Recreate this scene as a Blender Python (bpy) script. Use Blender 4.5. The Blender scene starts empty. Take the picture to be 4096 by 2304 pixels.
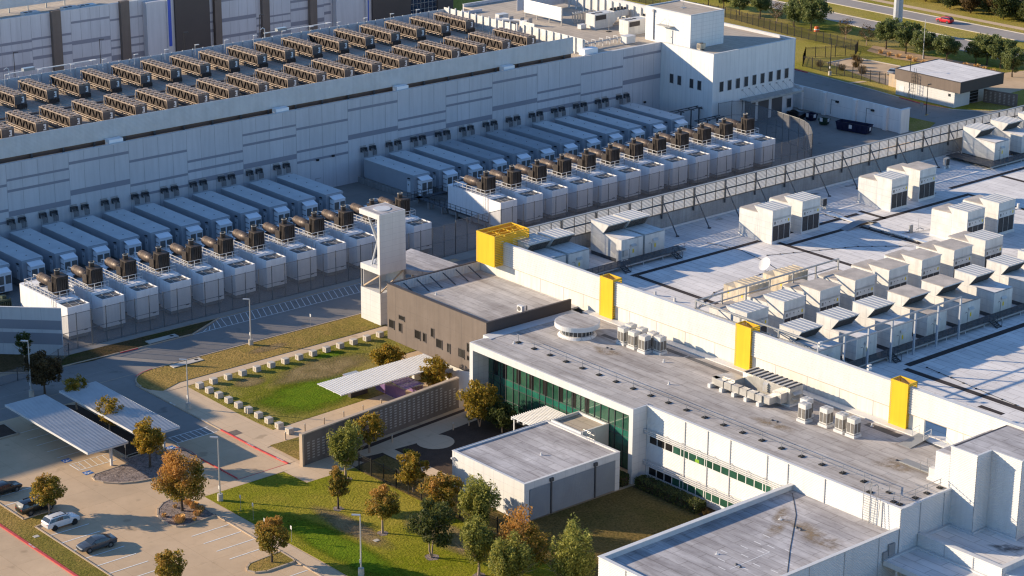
import bpy, math, random
from mathutils import Vector, Matrix
random.seed(7)
sc = bpy.context.scene
COL = sc.collection
rad = math.radians

# ---------------------------------------------------------------- camera
cam = bpy.data.cameras.new("Camera")
camo = bpy.data.objects.new("Camera", cam)
COL.objects.link(camo)
cam.sensor_width = 36.0
cam.lens = 36.0 * 8778.36 / 4096.0
cam.clip_start = 5.0
cam.clip_end = 6000.0
yaw, pit, rol = rad(49.246), rad(18.561), rad(0.362)
fw = Vector((math.cos(yaw)*math.cos(pit), math.sin(yaw)*math.cos(pit), -math.sin(pit)))
rt = Vector((math.sin(yaw), -math.cos(yaw), 0.0))
up = rt.cross(fw)
r2 = rt*math.cos(rol) + up*math.sin(rol)
u2 = -rt*math.sin(rol) + up*math.cos(rol)
m = Matrix((r2, u2, -fw)).transposed().to_4x4()
m.translation = Vector((-220.0, -240.0, 114.3))
camo.matrix_world = m
sc.camera = camo

# ---------------------------------------------------------------- world and sun
SUN_AZ = -37.7     # clockwise from +Y
SUN_EL = 17.2
w = bpy.data.worlds.new("World")
sc.world = w
w.use_nodes = True
nt = w.node_tree
sky = nt.nodes.new("ShaderNodeTexSky")
sky.sky_type = 'NISHITA'
sky.sun_disc = False
sky.sun_elevation = rad(SUN_EL)
sky.sun_rotation = rad(SUN_AZ)
sky.air_density = 1.0
sky.dust_density = 0.1
sky.ozone_density = 1.0
tint = nt.nodes.new("ShaderNodeMix"); tint.data_type = 'RGBA'; tint.blend_type = 'MULTIPLY'; tint.inputs[0].default_value = 1.0
tint.inputs[7].default_value = (0.74, 0.98, 1.30, 1.0)
nt.links.new(sky.outputs[0], tint.inputs[6]); nt.links.new(tint.outputs[2], nt.nodes["Background"].inputs[0])
nt.nodes["Background"].inputs[1].default_value = 0.094
sl = bpy.data.lights.new("Sun", 'SUN')
sl.energy = 5.0
sl.angle = rad(0.55)
sl.color = (1.0, 0.81, 0.575)
so = bpy.data.objects.new("Sun", sl)
COL.objects.link(so)
a, e = rad(SUN_AZ), rad(SUN_EL)
sd = Vector((math.sin(a)*math.cos(e), math.cos(a)*math.cos(e), math.sin(e)))
so.rotation_euler = sd.to_track_quat('Z', 'Y').to_euler()
so.location = (-200, 260, 140)
sc.view_settings.view_transform = 'Standard'
sc.view_settings.look = 'None'
sc.view_settings.exposure = 0.70
sc.view_settings.gamma = 1.0
sc.cycles.filter_width = 1.25
sc.cycles.max_bounces = 6
sc.cycles.diffuse_bounces = 3
sc.cycles.transparent_max_bounces = 12
sc.cycles.caustics_reflective = False
sc.cycles.caustics_refractive = False

# ---------------------------------------------------------------- materials
class NT:
    def __init__(s, name):
        s.m = bpy.data.materials.new(name); s.m.use_nodes = True
        s.t = s.m.node_tree; s.n = s.t.nodes; s.b = s.n["Principled BSDF"]; s.tc = None
    def new(s, typ, **k):
        n = s.n.new(typ)
        for a_, v in k.items(): setattr(n, a_, v)
        return n
    def l(s, a_, b_): s.t.links.new(a_, b_)
    def coord(s, kind='W', scale=(1, 1, 1), rot=0.0):
        if kind == 'W': src = s.new("ShaderNodeNewGeometry").outputs["Position"]
        else: src = s.new("ShaderNodeTexCoord").outputs["Object"]
        mp = s.new("ShaderNodeMapping"); s.l(src, mp.inputs[0])
        mp.inputs["Scale"].default_value = scale; mp.inputs["Rotation"].default_value = (0, 0, rot)
        return mp.outputs[0]
    def noise(s, co, scale, detail=4, rough=0.55):
        n = s.new("ShaderNodeTexNoise"); s.l(co, n.inputs["Vector"])
        n.inputs["Scale"].default_value = scale; n.inputs["Detail"].default_value = detail; n.inputs["Roughness"].default_value = rough
        return n.outputs["Fac"]
    def ramp(s, fac, stops):
        r = s.new("ShaderNodeValToRGB"); s.l(fac, r.inputs[0]); el = r.color_ramp.elements
        while len(el) < len(stops): el.new(0.5)
        for e_, (p, c) in zip(el, stops):
            e_.position = p; e_.color = (c[0], c[1], c[2], 1) if isinstance(c, tuple) else (c, c, c, 1)
        return r.outputs[0]
    def mix(s, fac, c1, c2, mode='MIX'):
        x = s.new("ShaderNodeMix", data_type='RGBA', blend_type=mode)
        for i, v in ((0, fac), (6, c1), (7, c2)):
            if hasattr(v, 'is_linked'): s.l(v, x.inputs[i])
            elif i == 0: x.inputs[0].default_value = v
            else: x.inputs[i].default_value = (v[0], v[1], v[2], 1)
        return x.outputs[2]
    def math(s, op, a_, b_=0.0):
        x = s.new("ShaderNodeMath", operation=op)
        for i, v in ((0, a_), (1, b_)):
            if hasattr(v, 'is_linked'): s.l(v, x.inputs[i])
            else: x.inputs[i].default_value = v
        return x.outputs[0]
    def bump(s, h, strength=0.3, dist=0.05):
        b = s.new("ShaderNodeBump"); s.l(h, b.inputs["Height"])
        b.inputs["Strength"].default_value = strength; b.inputs["Distance"].default_value = dist
        s.l(b.outputs[0], s.b.inputs["Normal"])
    def out(s, col, rough=0.6, metal=0.0, spec=0.4):
        if hasattr(col, 'is_linked'): s.l(col, s.b.inputs["Base Color"])
        else: s.b.inputs["Base Color"].default_value = (col[0], col[1], col[2], 1)
        s.b.inputs["Roughness"].default_value = rough; s.b.inputs["Metallic"].default_value = metal
        s.b.inputs["Specular IOR Level"].default_value = spec
        return s.m

def plain(name, c, rough=0.55, metal=0.0, var=0.12, scale=0.8, kind='W', spec=0.4, fine=0.0, streak=0.0, panel=0.0):
    t = NT(name); co = t.coord(kind)
    f = t.noise(co, scale, 5, 0.6)
    lo = tuple(x*(1-var) for x in c); hi = tuple(min(1, x*(1+var)) for x in c)
    col = t.ramp(f, [(0.3, lo), (0.7, hi)])
    if fine:
        g = t.noise(co, scale*14, 3, 0.7)
        col = t.mix(fine, col, t.ramp(g, [(0.35, tuple(x*0.6 for x in c)), (0.65, hi)]))
    if streak:
        sn = t.noise(t.coord(kind, (1.6, 1.6, 0.10)), 1.0, 4, 0.6)
        col = t.mix(t.ramp(sn, [(0.42, 0.0), (0.72, streak)]), col, tuple(x*0.55 for x in c))
    if panel:
        sx = t.new("ShaderNodeSeparateXYZ"); t.l(co, sx.inputs[0]); wn = t.new("ShaderNodeTexWhiteNoise"); wn.noise_dimensions = '1D'
        t.l(t.math('FLOOR', t.math('DIVIDE', t.math('ADD', sx.outputs[0], 52.4), 2.97)), wn.inputs["W"])
        col = t.mix(t.math('MULTIPLY', wn.outputs["Value"], panel), col, tuple(x*0.6 for x in c))
    return t.out(col, rough, metal, spec)

M = {}
def roof_mat(name, base, stain, rough=0.5, amt=1.0, rot=0.0):
    t = NT(name); co = t.coord('W', rot=rot)
    br = t.new("ShaderNodeTexBrick"); t.l(t.coord('W', rot=rad(90)+rot), br.inputs["Vector"])
    br.inputs["Scale"].default_value = 0.42; br.inputs["Mortar Size"].default_value = 0.025
    br.inputs["Brick Width"].default_value = 2.2; br.inputs["Row Height"].default_value = 0.62
    br.inputs["Color1"].default_value = (1, 1, 1, 1); br.inputs["Color2"].default_value = (0.91, 0.91, 0.92, 1)
    br.inputs["Mortar"].default_value = (0.68, 0.67, 0.66, 1)
    n1 = t.noise(co, 0.11, 7, 0.65); n2 = t.noise(t.coord('W', (0.9, 0.13, 1), rot), 0.55, 7, 0.68); n3 = t.noise(t.coord('W', (1, 0.4, 1), rot), 1.3, 6, 0.75)
    c = t.ramp(n1, [(0.32, tuple(b*(1-0.42*amt)+s_*0.42*amt for b, s_ in zip(base, stain))), (0.62, base)])
    c = t.mix(t.ramp(n2, [(0.44, 0.0), (0.66, 0.6*amt)]), c, stain)
    c = t.mix(t.ramp(n3, [(0.48, 0.0), (0.72, 0.4*amt)]), c, stain)
    c = t.mix(1.0, c, br.outputs[0], 'MULTIPLY')
    return t.out(c, 0.85, 0, 0.15)
M['roof'] = roof_mat('roof_membrane', (0.62, 0.585, 0.55), (0.25, 0.22, 0.20), amt=1.15)
M['roof_clean'] = roof_mat('roof_membrane_clean', (0.86, 0.83, 0.80), (0.44, 0.42, 0.41), amt=0.65)
M['roof_dirty'] = roof_mat('roof_membrane_dirty', (0.62, 0.60, 0.60), (0.20, 0.18, 0.18), amt=1.15)
M['roof_tan'] = roof_mat('roof_membrane_tan', (0.54, 0.47, 0.385), (0.34, 0.29, 0.24), amt=0.6)
M['roof_top'] = plain('unit_roof_tan', (0.50, 0.44, 0.38), 0.6, 0, 0.3, 0.5, 'W', 0.3, 0.25)
M['white'] = plain('white_panel', (0.66, 0.66, 0.655), 0.45, 0, 0.04, 0.4, streak=0.16)
M['whitem'] = plain('white_metal', (0.62, 0.62, 0.62), 0.4, 0.0, 0.07, 0.5, streak=0.2)
M['unitw'] = plain('unit_white', (0.66, 0.65, 0.62), 0.5, 0.0, 0.13, 0.6, 'W', 0.4, 0.08, streak=0.35)
M['unitc'] = plain('unit_cream', (0.58, 0.50, 0.38), 0.6, 0.0, 0.3, 0.8, 'W', 0.4, 0.2, streak=0.5)
M['genw'] = plain('genset_white', (0.88, 0.88, 0.89), 0.4, 0.0, 0.05, 0.4, streak=0.25)
M['ribroof'] = plain('ribbed_galvanised', (0.50, 0.50, 0.50), 0.4, 0.25, 0.08, 0.5)
M['wall'] = plain('precast_panel', (0.60, 0.60, 0.63), 0.8, 0, 0.05, 0.08, 'W', 0.2, 0.05, streak=0.25, panel=0.16)
M['band'] = plain('painted_band', (0.27, 0.275, 0.32), 0.8, 0, 0.05, 0.1, 'W', 0.2)
M['joint'] = plain('panel_joint', (0.30, 0.30, 0.32), 0.8, 0, 0.0)
M['wall2'] = plain('white_precast', (0.80, 0.79, 0.775), 0.75, 0, 0.05, 0.1, 'W', 0.2, streak=0.22)
M['joint2'] = plain('pale_joint', (0.55, 0.55, 0.55), 0.8, 0, 0.0)
M['pjoint'] = plain('tile_joint', (0.50, 0.50, 0.51), 0.8, 0, 0.0)
M['creamwall'] = plain('cream_precast', (0.76, 0.73, 0.66), 0.7, 0, 0.06, 0.3, 'W', 0.2, streak=0.4)
M['container'] = plain('enclosure_grey', (0.36, 0.39, 0.43), 0.55, 0.0, 0.06, 0.3)
M['containerroof'] = plain('enclosure_roof', (0.66, 0.70, 0.73), 0.5, 0.1, 0.08, 0.4)
M['containerdark'] = plain('enclosure_roof_weathered', (0.42, 0.46, 0.50), 0.5, 0.1, 0.08, 0.4)
M['containerpanshade'] = plain('enclosure_roof_pan_shade', (0.27, 0.31, 0.35), 0.5, 0.1, 0.1, 0.4)  # darker pan colour stands in for shade in the gaps between roof ribs
M['acw'] = plain('ac_white', (0.88, 0.89, 0.91), 0.45, 0.0, 0.05, 0.5)
M['coil'] = plain('coil_dark', (0.055, 0.05, 0.05), 0.7, 0.0, 0.3, 3.0)
M['grille'] = plain('grille_grey', (0.17, 0.16, 0.15), 0.7, 0.2, 0.2, 3.0)
M['brown'] = plain('chiller_brown', (0.05, 0.036, 0.03), 0.6, 0.1, 0.4, 2.0, 'O')
M['tan'] = plain('chiller_frame_tan', (0.36, 0.285, 0.225), 0.55, 0.1, 0.25, 1.5, 'O')
M['panelbr'] = plain('chiller_panel', (0.12, 0.105, 0.10), 0.55, 0.1, 0.2, 1.0, 'O')
M['silencer'] = plain('silencer_brown', (0.105, 0.08, 0.066), 0.5, 0.35, 0.25, 1.5, 'O')
M['stack'] = plain('stack_dark', (0.055, 0.045, 0.04), 0.55, 0.2, 0.3, 1.5, 'O')
M['steel'] = plain('galvanised_steel', (0.40, 0.40, 0.40), 0.45, 0.5, 0.15, 1.0)
M['dsteel'] = plain('dark_steel', (0.09, 0.095, 0.105), 0.5, 0.3, 0.15, 1.0)
M['black'] = plain('black_paint', (0.02, 0.02, 0.022), 0.45, 0.0, 0.2, 1.0)
M['rubber'] = plain('black_rubber', (0.025, 0.025, 0.025), 0.8, 0.0, 0.2, 1.0)
M['yellow'] = plain('yellow_metal', (0.80, 0.49, 0.022), 0.45, 0.0, 0.03, 0.5, streak=0.3)
M['brownwall'] = plain('brown_precast', (0.185, 0.150, 0.128), 0.75, 0, 0.10, 0.25, 'W', 0.2, 0.08, streak=0.25)
M['brownjoint'] = plain('brown_joint', (0.13, 0.11, 0.10), 0.8, 0, 0)
M['brownside'] = plain('dark_brown_metal', (0.075, 0.063, 0.06), 0.6, 0.1, 0.06, 0.3)
M['conc'] = plain('concrete_wall', (0.33, 0.325, 0.315), 0.85, 0, 0.22, 0.35, 'W', 0.2, 0.2, streak=0.5)
M['conclight'] = plain('concrete_light', (0.52, 0.48, 0.42), 0.85, 0, 0.12, 0.8, 'W', 0.2, 0.15)
M['cmu'] = plain('block_wall', (0.19, 0.155, 0.13), 0.85, 0, 0.18, 0.5, 'W', 0.2, 0.2, streak=0.3)
M['cmulight'] = plain('block_light', (0.40, 0.36, 0.32), 0.85, 0, 0.15, 0.5, 'W', 0.2)
M['cap'] = plain('coping_tan', (0.48, 0.38, 0.28), 0.8, 0, 0.1, 0.5, 'W', 0.2)
M['red'] = plain('fire_lane_red', (0.52, 0.085, 0.085), 0.7, 0, 0.3, 1.2, 'W', 0.2, 0.3)
M['linew'] = plain('line_white', (0.88, 0.86, 0.82), 0.7, 0, 0.18, 1.5, 'W', 0.2, 0.2)
M['liney'] = plain('line_yellow', (0.66, 0.42, 0.12), 0.7, 0, 0.2, 1.5, 'W', 0.2, 0.2)
M['blue'] = plain('accessible_blue', (0.03, 0.14, 0.42), 0.7, 0, 0.2, 1.5, 'W', 0.2)
M['bluestrip'] = plain('blue_panel', (0.03, 0.09, 0.50), 0.4, 0, 0.05, 1.0)
M['walkpad'] = plain('walk_pad_dark', (0.055, 0.045, 0.043), 0.85, 0, 0.35, 0.7, 'W', 0.2, 0.3)
M['walkpad2'] = plain('walk_pad_grey', (0.13, 0.13, 0.135), 0.8, 0, 0.2, 0.7, 'W', 0.2, 0.2)
def rough_mat(n, c, lo, sc_):
    t = NT(n); co = t.coord('W'); a_ = t.noise(co, sc_, 5, 0.8); b_ = t.noise(co, 0.5, 3, 0.6)
    k = t.ramp(a_, [(0.36, lo), (0.5, c), (0.66, tuple(x*1.5 for x in c))]); k = t.mix(t.ramp(b_, [(0.4, 0.0), (0.7, 0.3)]), k, lo); t.bump(a_, 1.0, 0.2)
    return t.out(k, 0.95, 0, 0.1)
M['gravel'] = rough_mat('mulch_gravel', (0.30, 0.245, 0.22), (0.10, 0.075, 0.065), 3.0)
M['mulch'] = plain('bark_mulch', (0.085, 0.06, 0.045), 0.95, 0, 0.35, 0.7, 'W', 0.1, 0.6)
M['yardgravel'] = plain('yard_gravel', (0.26, 0.24, 0.22), 0.95, 0, 0.15, 0.2, 'W', 0.1, 0.4)
M['trunk'] = plain('bark_pale', (0.36, 0.27, 0.20), 0.9, 0, 0.3, 2.0, 'O', 0.1)
M['trunkd'] = plain('bark_dark', (0.10, 0.075, 0.055), 0.9, 0, 0.3, 2.0, 'O', 0.1)
M['lime'] = plain('lime_board', (0.22, 0.40, 0.03), 0.6, 0, 0.05)
M['navy'] = plain('navy_skip', (0.01, 0.012, 0.045), 0.5, 0.1, 0.3, 1.0)
M['greenskip'] = plain('green_skip', (0.02, 0.05, 0.03), 0.5, 0.1, 0.3, 1.0)
M['greenbox'] = plain('transformer_green', (0.035, 0.06, 0.045), 0.5, 0.1, 0.2, 1.0)
M['yellowtag'] = plain('warning_yellow', (0.80, 0.60, 0.02), 0.6, 0, 0.02)
M['orangepl'] = plain('orange_plastic', (0.8, 0.16, 0.03), 0.6, 0, 0.1)
M['polew'] = plain('pole_grey', (0.55, 0.55, 0.54), 0.4, 0.4, 0.08, 1.0)
M['fencesteel'] = plain('fence_steel', (0.15, 0.16, 0.17), 0.5, 0.3, 0.08, 0.5)
M['utility'] = plain('pole_blue_grey', (0.42, 0.45, 0.50), 0.5, 0.3, 0.08, 0.5)
M['straw'] = plain('straw_grass', (0.62, 0.38, 0.15), 0.9, 0, 0.3, 2.0, 'W', 0.1)
M['duct'] = plain('duct_galvanised', (0.55, 0.53, 0.49), 0.35, 0.4, 0.2, 0.7, 'W')
M['door'] = plain('door_grey', (0.28, 0.29, 0.30), 0.6, 0.1, 0.08, 0.5)
M['rollup'] = plain('rollup_door', (0.135, 0.125, 0.12), 0.6, 0.1, 0.08, 0.5)
M['garagedoor'] = plain('grey_corrugated', (0.28, 0.31, 0.34), 0.5, 0.2, 0.06, 0.5)
M['blinds'] = plain('window_dark', (0.035, 0.04, 0.045), 0.25, 0.0, 0.25, 0.4, 'W', 0.8)
def stain_mat(name, c):
    t = NT(name); n = t.noise(t.coord('W'), 0.9, 6, 0.7); ob = t.new("ShaderNodeTexCoord").outputs["UV"]
    t.out(c, 0.8, 0, 0.2); at = t.new("ShaderNodeAttribute"); at.attribute_name = "edge"
    f = t.math('MULTIPLY', at.outputs["Fac"], t.ramp(n, [(0.35, 0.0), (0.65, 1.0)]))
    f = t.math('MULTIPLY', f, 0.8)
    tr = t.new("ShaderNodeBsdfTransparent"); mx = t.new("ShaderNodeMixShader"); t.l(f, mx.inputs[0])
    t.l(tr.outputs[0], mx.inputs[1]); t.l(t.b.outputs[0], mx.inputs[2]); t.l(mx.outputs[0], t.n["Material Output"].inputs[0]); return t.m
M['stain'] = stain_mat('ponding_stain', (0.33, 0.24, 0.14)); M['staind'] = stain_mat('dark_stain', (0.08, 0.07, 0.065))
M['patchw'] = plain('membrane_patch', (0.74, 0.73, 0.71), 0.5, 0, 0.06, 1.0)
M['foil'] = plain('foil_cover', (0.85, 0.85, 0.85), 0.2, 0.4, 0.06, 0.8)
M['tailred'] = plain('tail_lamp', (0.3, 0.01, 0.01), 0.3)
M['lampglass'] = plain('lamp_lens', (0.7, 0.72, 0.74), 0.2, 0.0, 0.02)
M['carglass'] = plain('car_glass', (0.02, 0.025, 0.03), 0.08, 0.0, 0.02, 1.0, 'O', 0.9)
M['alloy'] = plain('alloy_rim', (0.25, 0.25, 0.26), 0.3, 0.7, 0.05)
def carpaint(n, c):
    t = NT(n); t.b.inputs["Coat Weight"].default_value = 0.7; t.b.inputs["Coat Roughness"].default_value = 0.06
    M[n] = t.out(c, 0.35, 0.1, 0.5)
carpaint('paint_white', (0.70, 0.71, 0.72)); carpaint('paint_black', (0.008, 0.009, 0.011)); carpaint('paint_grey', (0.05, 0.06, 0.075))
carpaint('paint_red', (0.55, 0.008, 0.02)); carpaint('paint_silver', (0.32, 0.35, 0.37))

def glass_mat(name, c, fac=0.35):
    t = NT(name); co = t.coord('W')
    f = t.noise(co, 0.35, 4, 0.6)
    col = t.ramp(f, [(0.3, tuple(x*0.4 for x in c)), (0.75, c)])
    return t.out(col, 0.06, 0.0, 0.9)
M['greenglass'] = glass_mat('green_glass', (0.045, 0.14, 0.095))
M['greenglassl'] = glass_mat('green_spandrel', (0.035, 0.20, 0.14))
M['darkglass'] = plain('dark_glass', (0.015, 0.014, 0.014), 0.35, 0, 0.2, 0.4, 'W', 0.35)
M['blueglass'] = glass_mat('blue_glass', (0.01, 0.035, 0.08))
t = NT('dichroic_glass')
co = t.coord('W'); f = t.noise(co, 0.5, 3)
M['purple'] = t.out(t.ramp(f, [(0.3, (0.14, 0.05, 0.32)), (0.55, (0.26, 0.16, 0.42)), (0.75, (0.42, 0.22, 0.16))]), 0.15, 0.2, 0.8)

def mesh_mat(name, c, alpha):
    t = NT(name); t.out(c, 0.7, 0.2)
    tr = t.new("ShaderNodeBsdfTransparent"); mx = t.new("ShaderNodeMixShader"); mx.inputs[0].default_value = alpha
    t.l(tr.outputs[0], mx.inputs[1]); t.l(t.b.outputs[0], mx.inputs[2])
    t.l(mx.outputs[0], t.n["Material Output"].inputs[0]); return t.m
M['fabric'] = mesh_mat('fence_fabric', (0.26, 0.26, 0.27), 0.42)
M['perf'] = mesh_mat('yellow_perforated', (0.80, 0.46, 0.015), 0.62)
M['tunnelglass'] = mesh_mat('clear_tinted_glass', (0.30, 0.18, 0.42), 0.55)

def grass_mat(name, green, brown, bias=0.5, scale=0.045):
    t = NT(name); co = t.coord('W')
    n1 = t.noise(co, scale, 6, 0.62); n2 = t.noise(co, 0.55, 5, 0.7); n3 = t.noise(co, 3.2, 4, 0.75)
    f = t.math('ADD', t.math('MULTIPLY', n1, 0.7), t.math('MULTIPLY', n2, 0.3))
    c = t.ramp(f, [(bias-0.07, brown), (bias+0.08, green)])
    c = t.mix(t.ramp(n3, [(0.35, 0.75), (0.62, 0.0)]), c, tuple(x*0.45 for x in green))
    c = t.mix(t.ramp(n2, [(0.5, 0.0), (0.8, 0.5)]), c, tuple(x*1.25 for x in brown))
    t.bump(n3, 0.9, 0.25)
    return t.out(c, 0.95, 0, 0.05)
M['grass'] = grass_mat('lawn_grass', (0.20, 0.19, 0.035), (0.46, 0.30, 0.10), 0.53)
M['grassg'] = grass_mat('lawn_grass_green', (0.225, 0.25, 0.012), (0.44, 0.35, 0.055), 0.50)
M['grassd'] = grass_mat('lawn_grass_dry', (0.20, 0.21, 0.018), (0.46, 0.34, 0.12), 0.50)
M['grassv'] = grass_mat('verge_grass', (0.34, 0.31, 0.045), (0.52, 0.40, 0.12), 0.50)
def soft_grass(name, g1, b1, bias, k=2.6):
    gp = grass_mat(name, g1, b1, bias); t = gp.node_tree; N = t.nodes; L = t.links
    at = N.new("ShaderNodeAttribute"); at.attribute_name = "edge"; tr = N.new("ShaderNodeBsdfTransparent"); mx = N.new("ShaderNodeMixShader")
    nz = N.new("ShaderNodeTexNoise"); nz.inputs["Scale"].default_value = 0.35; nz.inputs["Detail"].default_value = 6; gg = N.new("ShaderNodeNewGeometry"); L.new(gg.outputs["Position"], nz.inputs["Vector"])
    a_ = N.new("ShaderNodeMath"); a_.operation = 'MULTIPLY'; b_ = N.new("ShaderNodeMath"); b_.operation = 'MULTIPLY'; b_.inputs[1].default_value = k; b_.use_clamp = True
    L.new(at.outputs["Fac"], a_.inputs[0]); L.new(nz.outputs["Fac"], a_.inputs[1]); L.new(a_.outputs[0], b_.inputs[0]); L.new(b_.outputs[0], mx.inputs[0])
    L.new(tr.outputs[0], mx.inputs[1]); L.new(N["Principled BSDF"].outputs[0], mx.inputs[2]); L.new(mx.outputs[0], N["Material Output"].inputs[0]); return gp
M['grasspatch'] = soft_grass('watered_grass', (0.15, 0.24, 0.012), (0.25, 0.27, 0.02), 0.42)
M['drypatch'] = soft_grass('worn_grass', (0.34, 0.26, 0.12), (0.44, 0.30, 0.17), 0.45, 2.0)
M['grassbackshade'] = grass_mat('back_lawn_shaded_grass', (0.085, 0.09, 0.02), (0.24, 0.165, 0.06), 0.56, 0.08)  # darker copy of the lawn grass, with shadow put into its colour
M['grassvergeshade'] = grass_mat('verge_shaded_grass', (0.07, 0.085, 0.02), (0.15, 0.095, 0.05), 0.55, 0.12)  # mulchy brown verge grass, darkened further in colour for the shade lying there
M['dirt'] = plain('bare_soil', (0.42, 0.29, 0.18), 0.95, 0, 0.3, 0.4, 'W', 0.1, 0.3)

def pave_mat(name, c, stain, jx=4.6, rough=0.8, amt=0.5, joint=0.02):
    t = NT(name); co = t.coord('W')
    br = t.new("ShaderNodeTexBrick"); t.l(co, br.inputs["Vector"]); br.offset = 0.0
    br.inputs["Scale"].default_value = 1.0; br.inputs["Brick Width"].default_value = jx; br.inputs["Row Height"].default_value = jx
    br.inputs["Mortar Size"].default_value = joint; br.inputs["Mortar Smooth"].default_value = 0.2
    br.inputs["Color1"].default_value = (1, 1, 1, 1); br.inputs["Color2"].default_value = (0.94, 0.945, 0.95, 1); br.inputs["Mortar"].default_value = (0.70, 0.68, 0.66, 1)
    n1 = t.noise(co, 0.07, 7, 0.65); n2 = t.noise(co, 0.6, 6, 0.7); n3 = t.noise(co, 6.0, 3, 0.7)
    k = t.ramp(n1, [(0.35, tuple(x*(1-0.45*amt) for x in c)), (0.65, c)])
    k = t.mix(t.ramp(n2, [(0.5, 0.0), (0.85, amt)]), k, stain)
    k = t.mix(t.ramp(n3, [(0.3, 0.12), (0.7, 0.0)]), k, stain)
    k = t.mix(1.0, k, br.outputs[0], 'MULTIPLY')
    sp = t.noise(co, 0.42, 2, 0.4); k = t.mix(t.ramp(sp, [(0.66, 0.0), (0.74, 0.45)]), k, tuple(x*0.6 for x in stain))
    return t.out(k, 0.9, 0, 0.12)
M['lot'] = pave_mat('tan_concrete', (0.68, 0.50, 0.325), (0.44, 0.315, 0.20), 4.6, 0.8, 0.5)
M['road'] = pave_mat('grey_concrete', (0.31, 0.285, 0.26), (0.19, 0.17, 0.155), 5.2, 0.8, 0.4)
M['walk'] = pave_mat('sidewalk_concrete', (0.70, 0.53, 0.36), (0.46, 0.34, 0.22), 2.9, 0.8, 0.35)
M['walkg'] = pave_mat('grey_sidewalk', (0.40, 0.37, 0.33), (0.28, 0.25, 0.22), 3.0, 0.8, 0.3)
M['street'] = pave_mat('street_concrete', (0.40, 0.365, 0.335), (0.28, 0.255, 0.235), 5.5, 0.8, 0.4)

def leaf_mat(name, cols, top=None, scale=0.45):
    t = NT(name)
    g = t.new("ShaderNodeNewGeometry"); r = g.outputs["Random Per Island"]
    co = t.coord('W'); f = t.noise(co, scale, 3, 0.6)
    c = t.ramp(t.math('ADD', t.math('MULTIPLY', r, 0.45), t.math('MULTIPLY', f, 0.75)), [(p, c_) for p, c_ in cols])
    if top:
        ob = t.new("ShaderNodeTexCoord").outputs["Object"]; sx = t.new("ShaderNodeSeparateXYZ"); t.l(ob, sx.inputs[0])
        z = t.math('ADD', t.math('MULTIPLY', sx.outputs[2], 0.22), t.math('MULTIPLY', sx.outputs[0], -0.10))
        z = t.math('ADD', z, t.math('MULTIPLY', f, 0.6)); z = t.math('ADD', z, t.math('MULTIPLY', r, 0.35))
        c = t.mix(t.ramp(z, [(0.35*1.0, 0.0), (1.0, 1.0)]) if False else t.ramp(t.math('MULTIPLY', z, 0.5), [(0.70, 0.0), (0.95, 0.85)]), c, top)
    t.b.inputs["Subsurface Weight"].default_value = 0.0
    m_ = t.out(c, 0.6, 0, 0.3)
    tl = t.new("ShaderNodeBsdfTranslucent"); t.l(c, tl.inputs[0]); mx = t.new("ShaderNodeMixShader"); mx.inputs[0].default_value = 0.45
    t.l(t.b.outputs[0], mx.inputs[1]); t.l(tl.outputs[0], mx.inputs[2]); t.l(mx.outputs[0], t.n["Material Output"].inputs[0])
    return m_
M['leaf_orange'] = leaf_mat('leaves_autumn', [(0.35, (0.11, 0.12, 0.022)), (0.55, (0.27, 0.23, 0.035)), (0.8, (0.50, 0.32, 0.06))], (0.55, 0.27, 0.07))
M['leaf_green'] = leaf_mat('leaves_olive', [(0.35, (0.11, 0.125, 0.03)), (0.6, (0.27, 0.28, 0.06)), (0.85, (0.46, 0.42, 0.10))])
M['leaf_dark'] = leaf_mat('leaves_deep_green', [(0.35, (0.04, 0.055, 0.018)), (0.6, (0.085, 0.11, 0.03)), (0.85, (0.17, 0.17, 0.045))])
M['leaf_yellow'] = leaf_mat('leaves_yellow', [(0.35, (0.13, 0.115, 0.015)), (0.6, (0.34, 0.25, 0.03)), (0.85, (0.52, 0.30, 0.045))])
M['leaf_oak'] = leaf_mat('leaves_oak', [(0.35, (0.075, 0.10, 0.035)), (0.6, (0.16, 0.20, 0.065)), (0.85, (0.28, 0.30, 0.11))])
M['leaf_brown'] = leaf_mat('leaves_brown', [(0.35, (0.05, 0.035, 0.018)), (0.6, (0.11, 0.075, 0.03)), (0.85, (0.20, 0.13, 0.05))])

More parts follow.
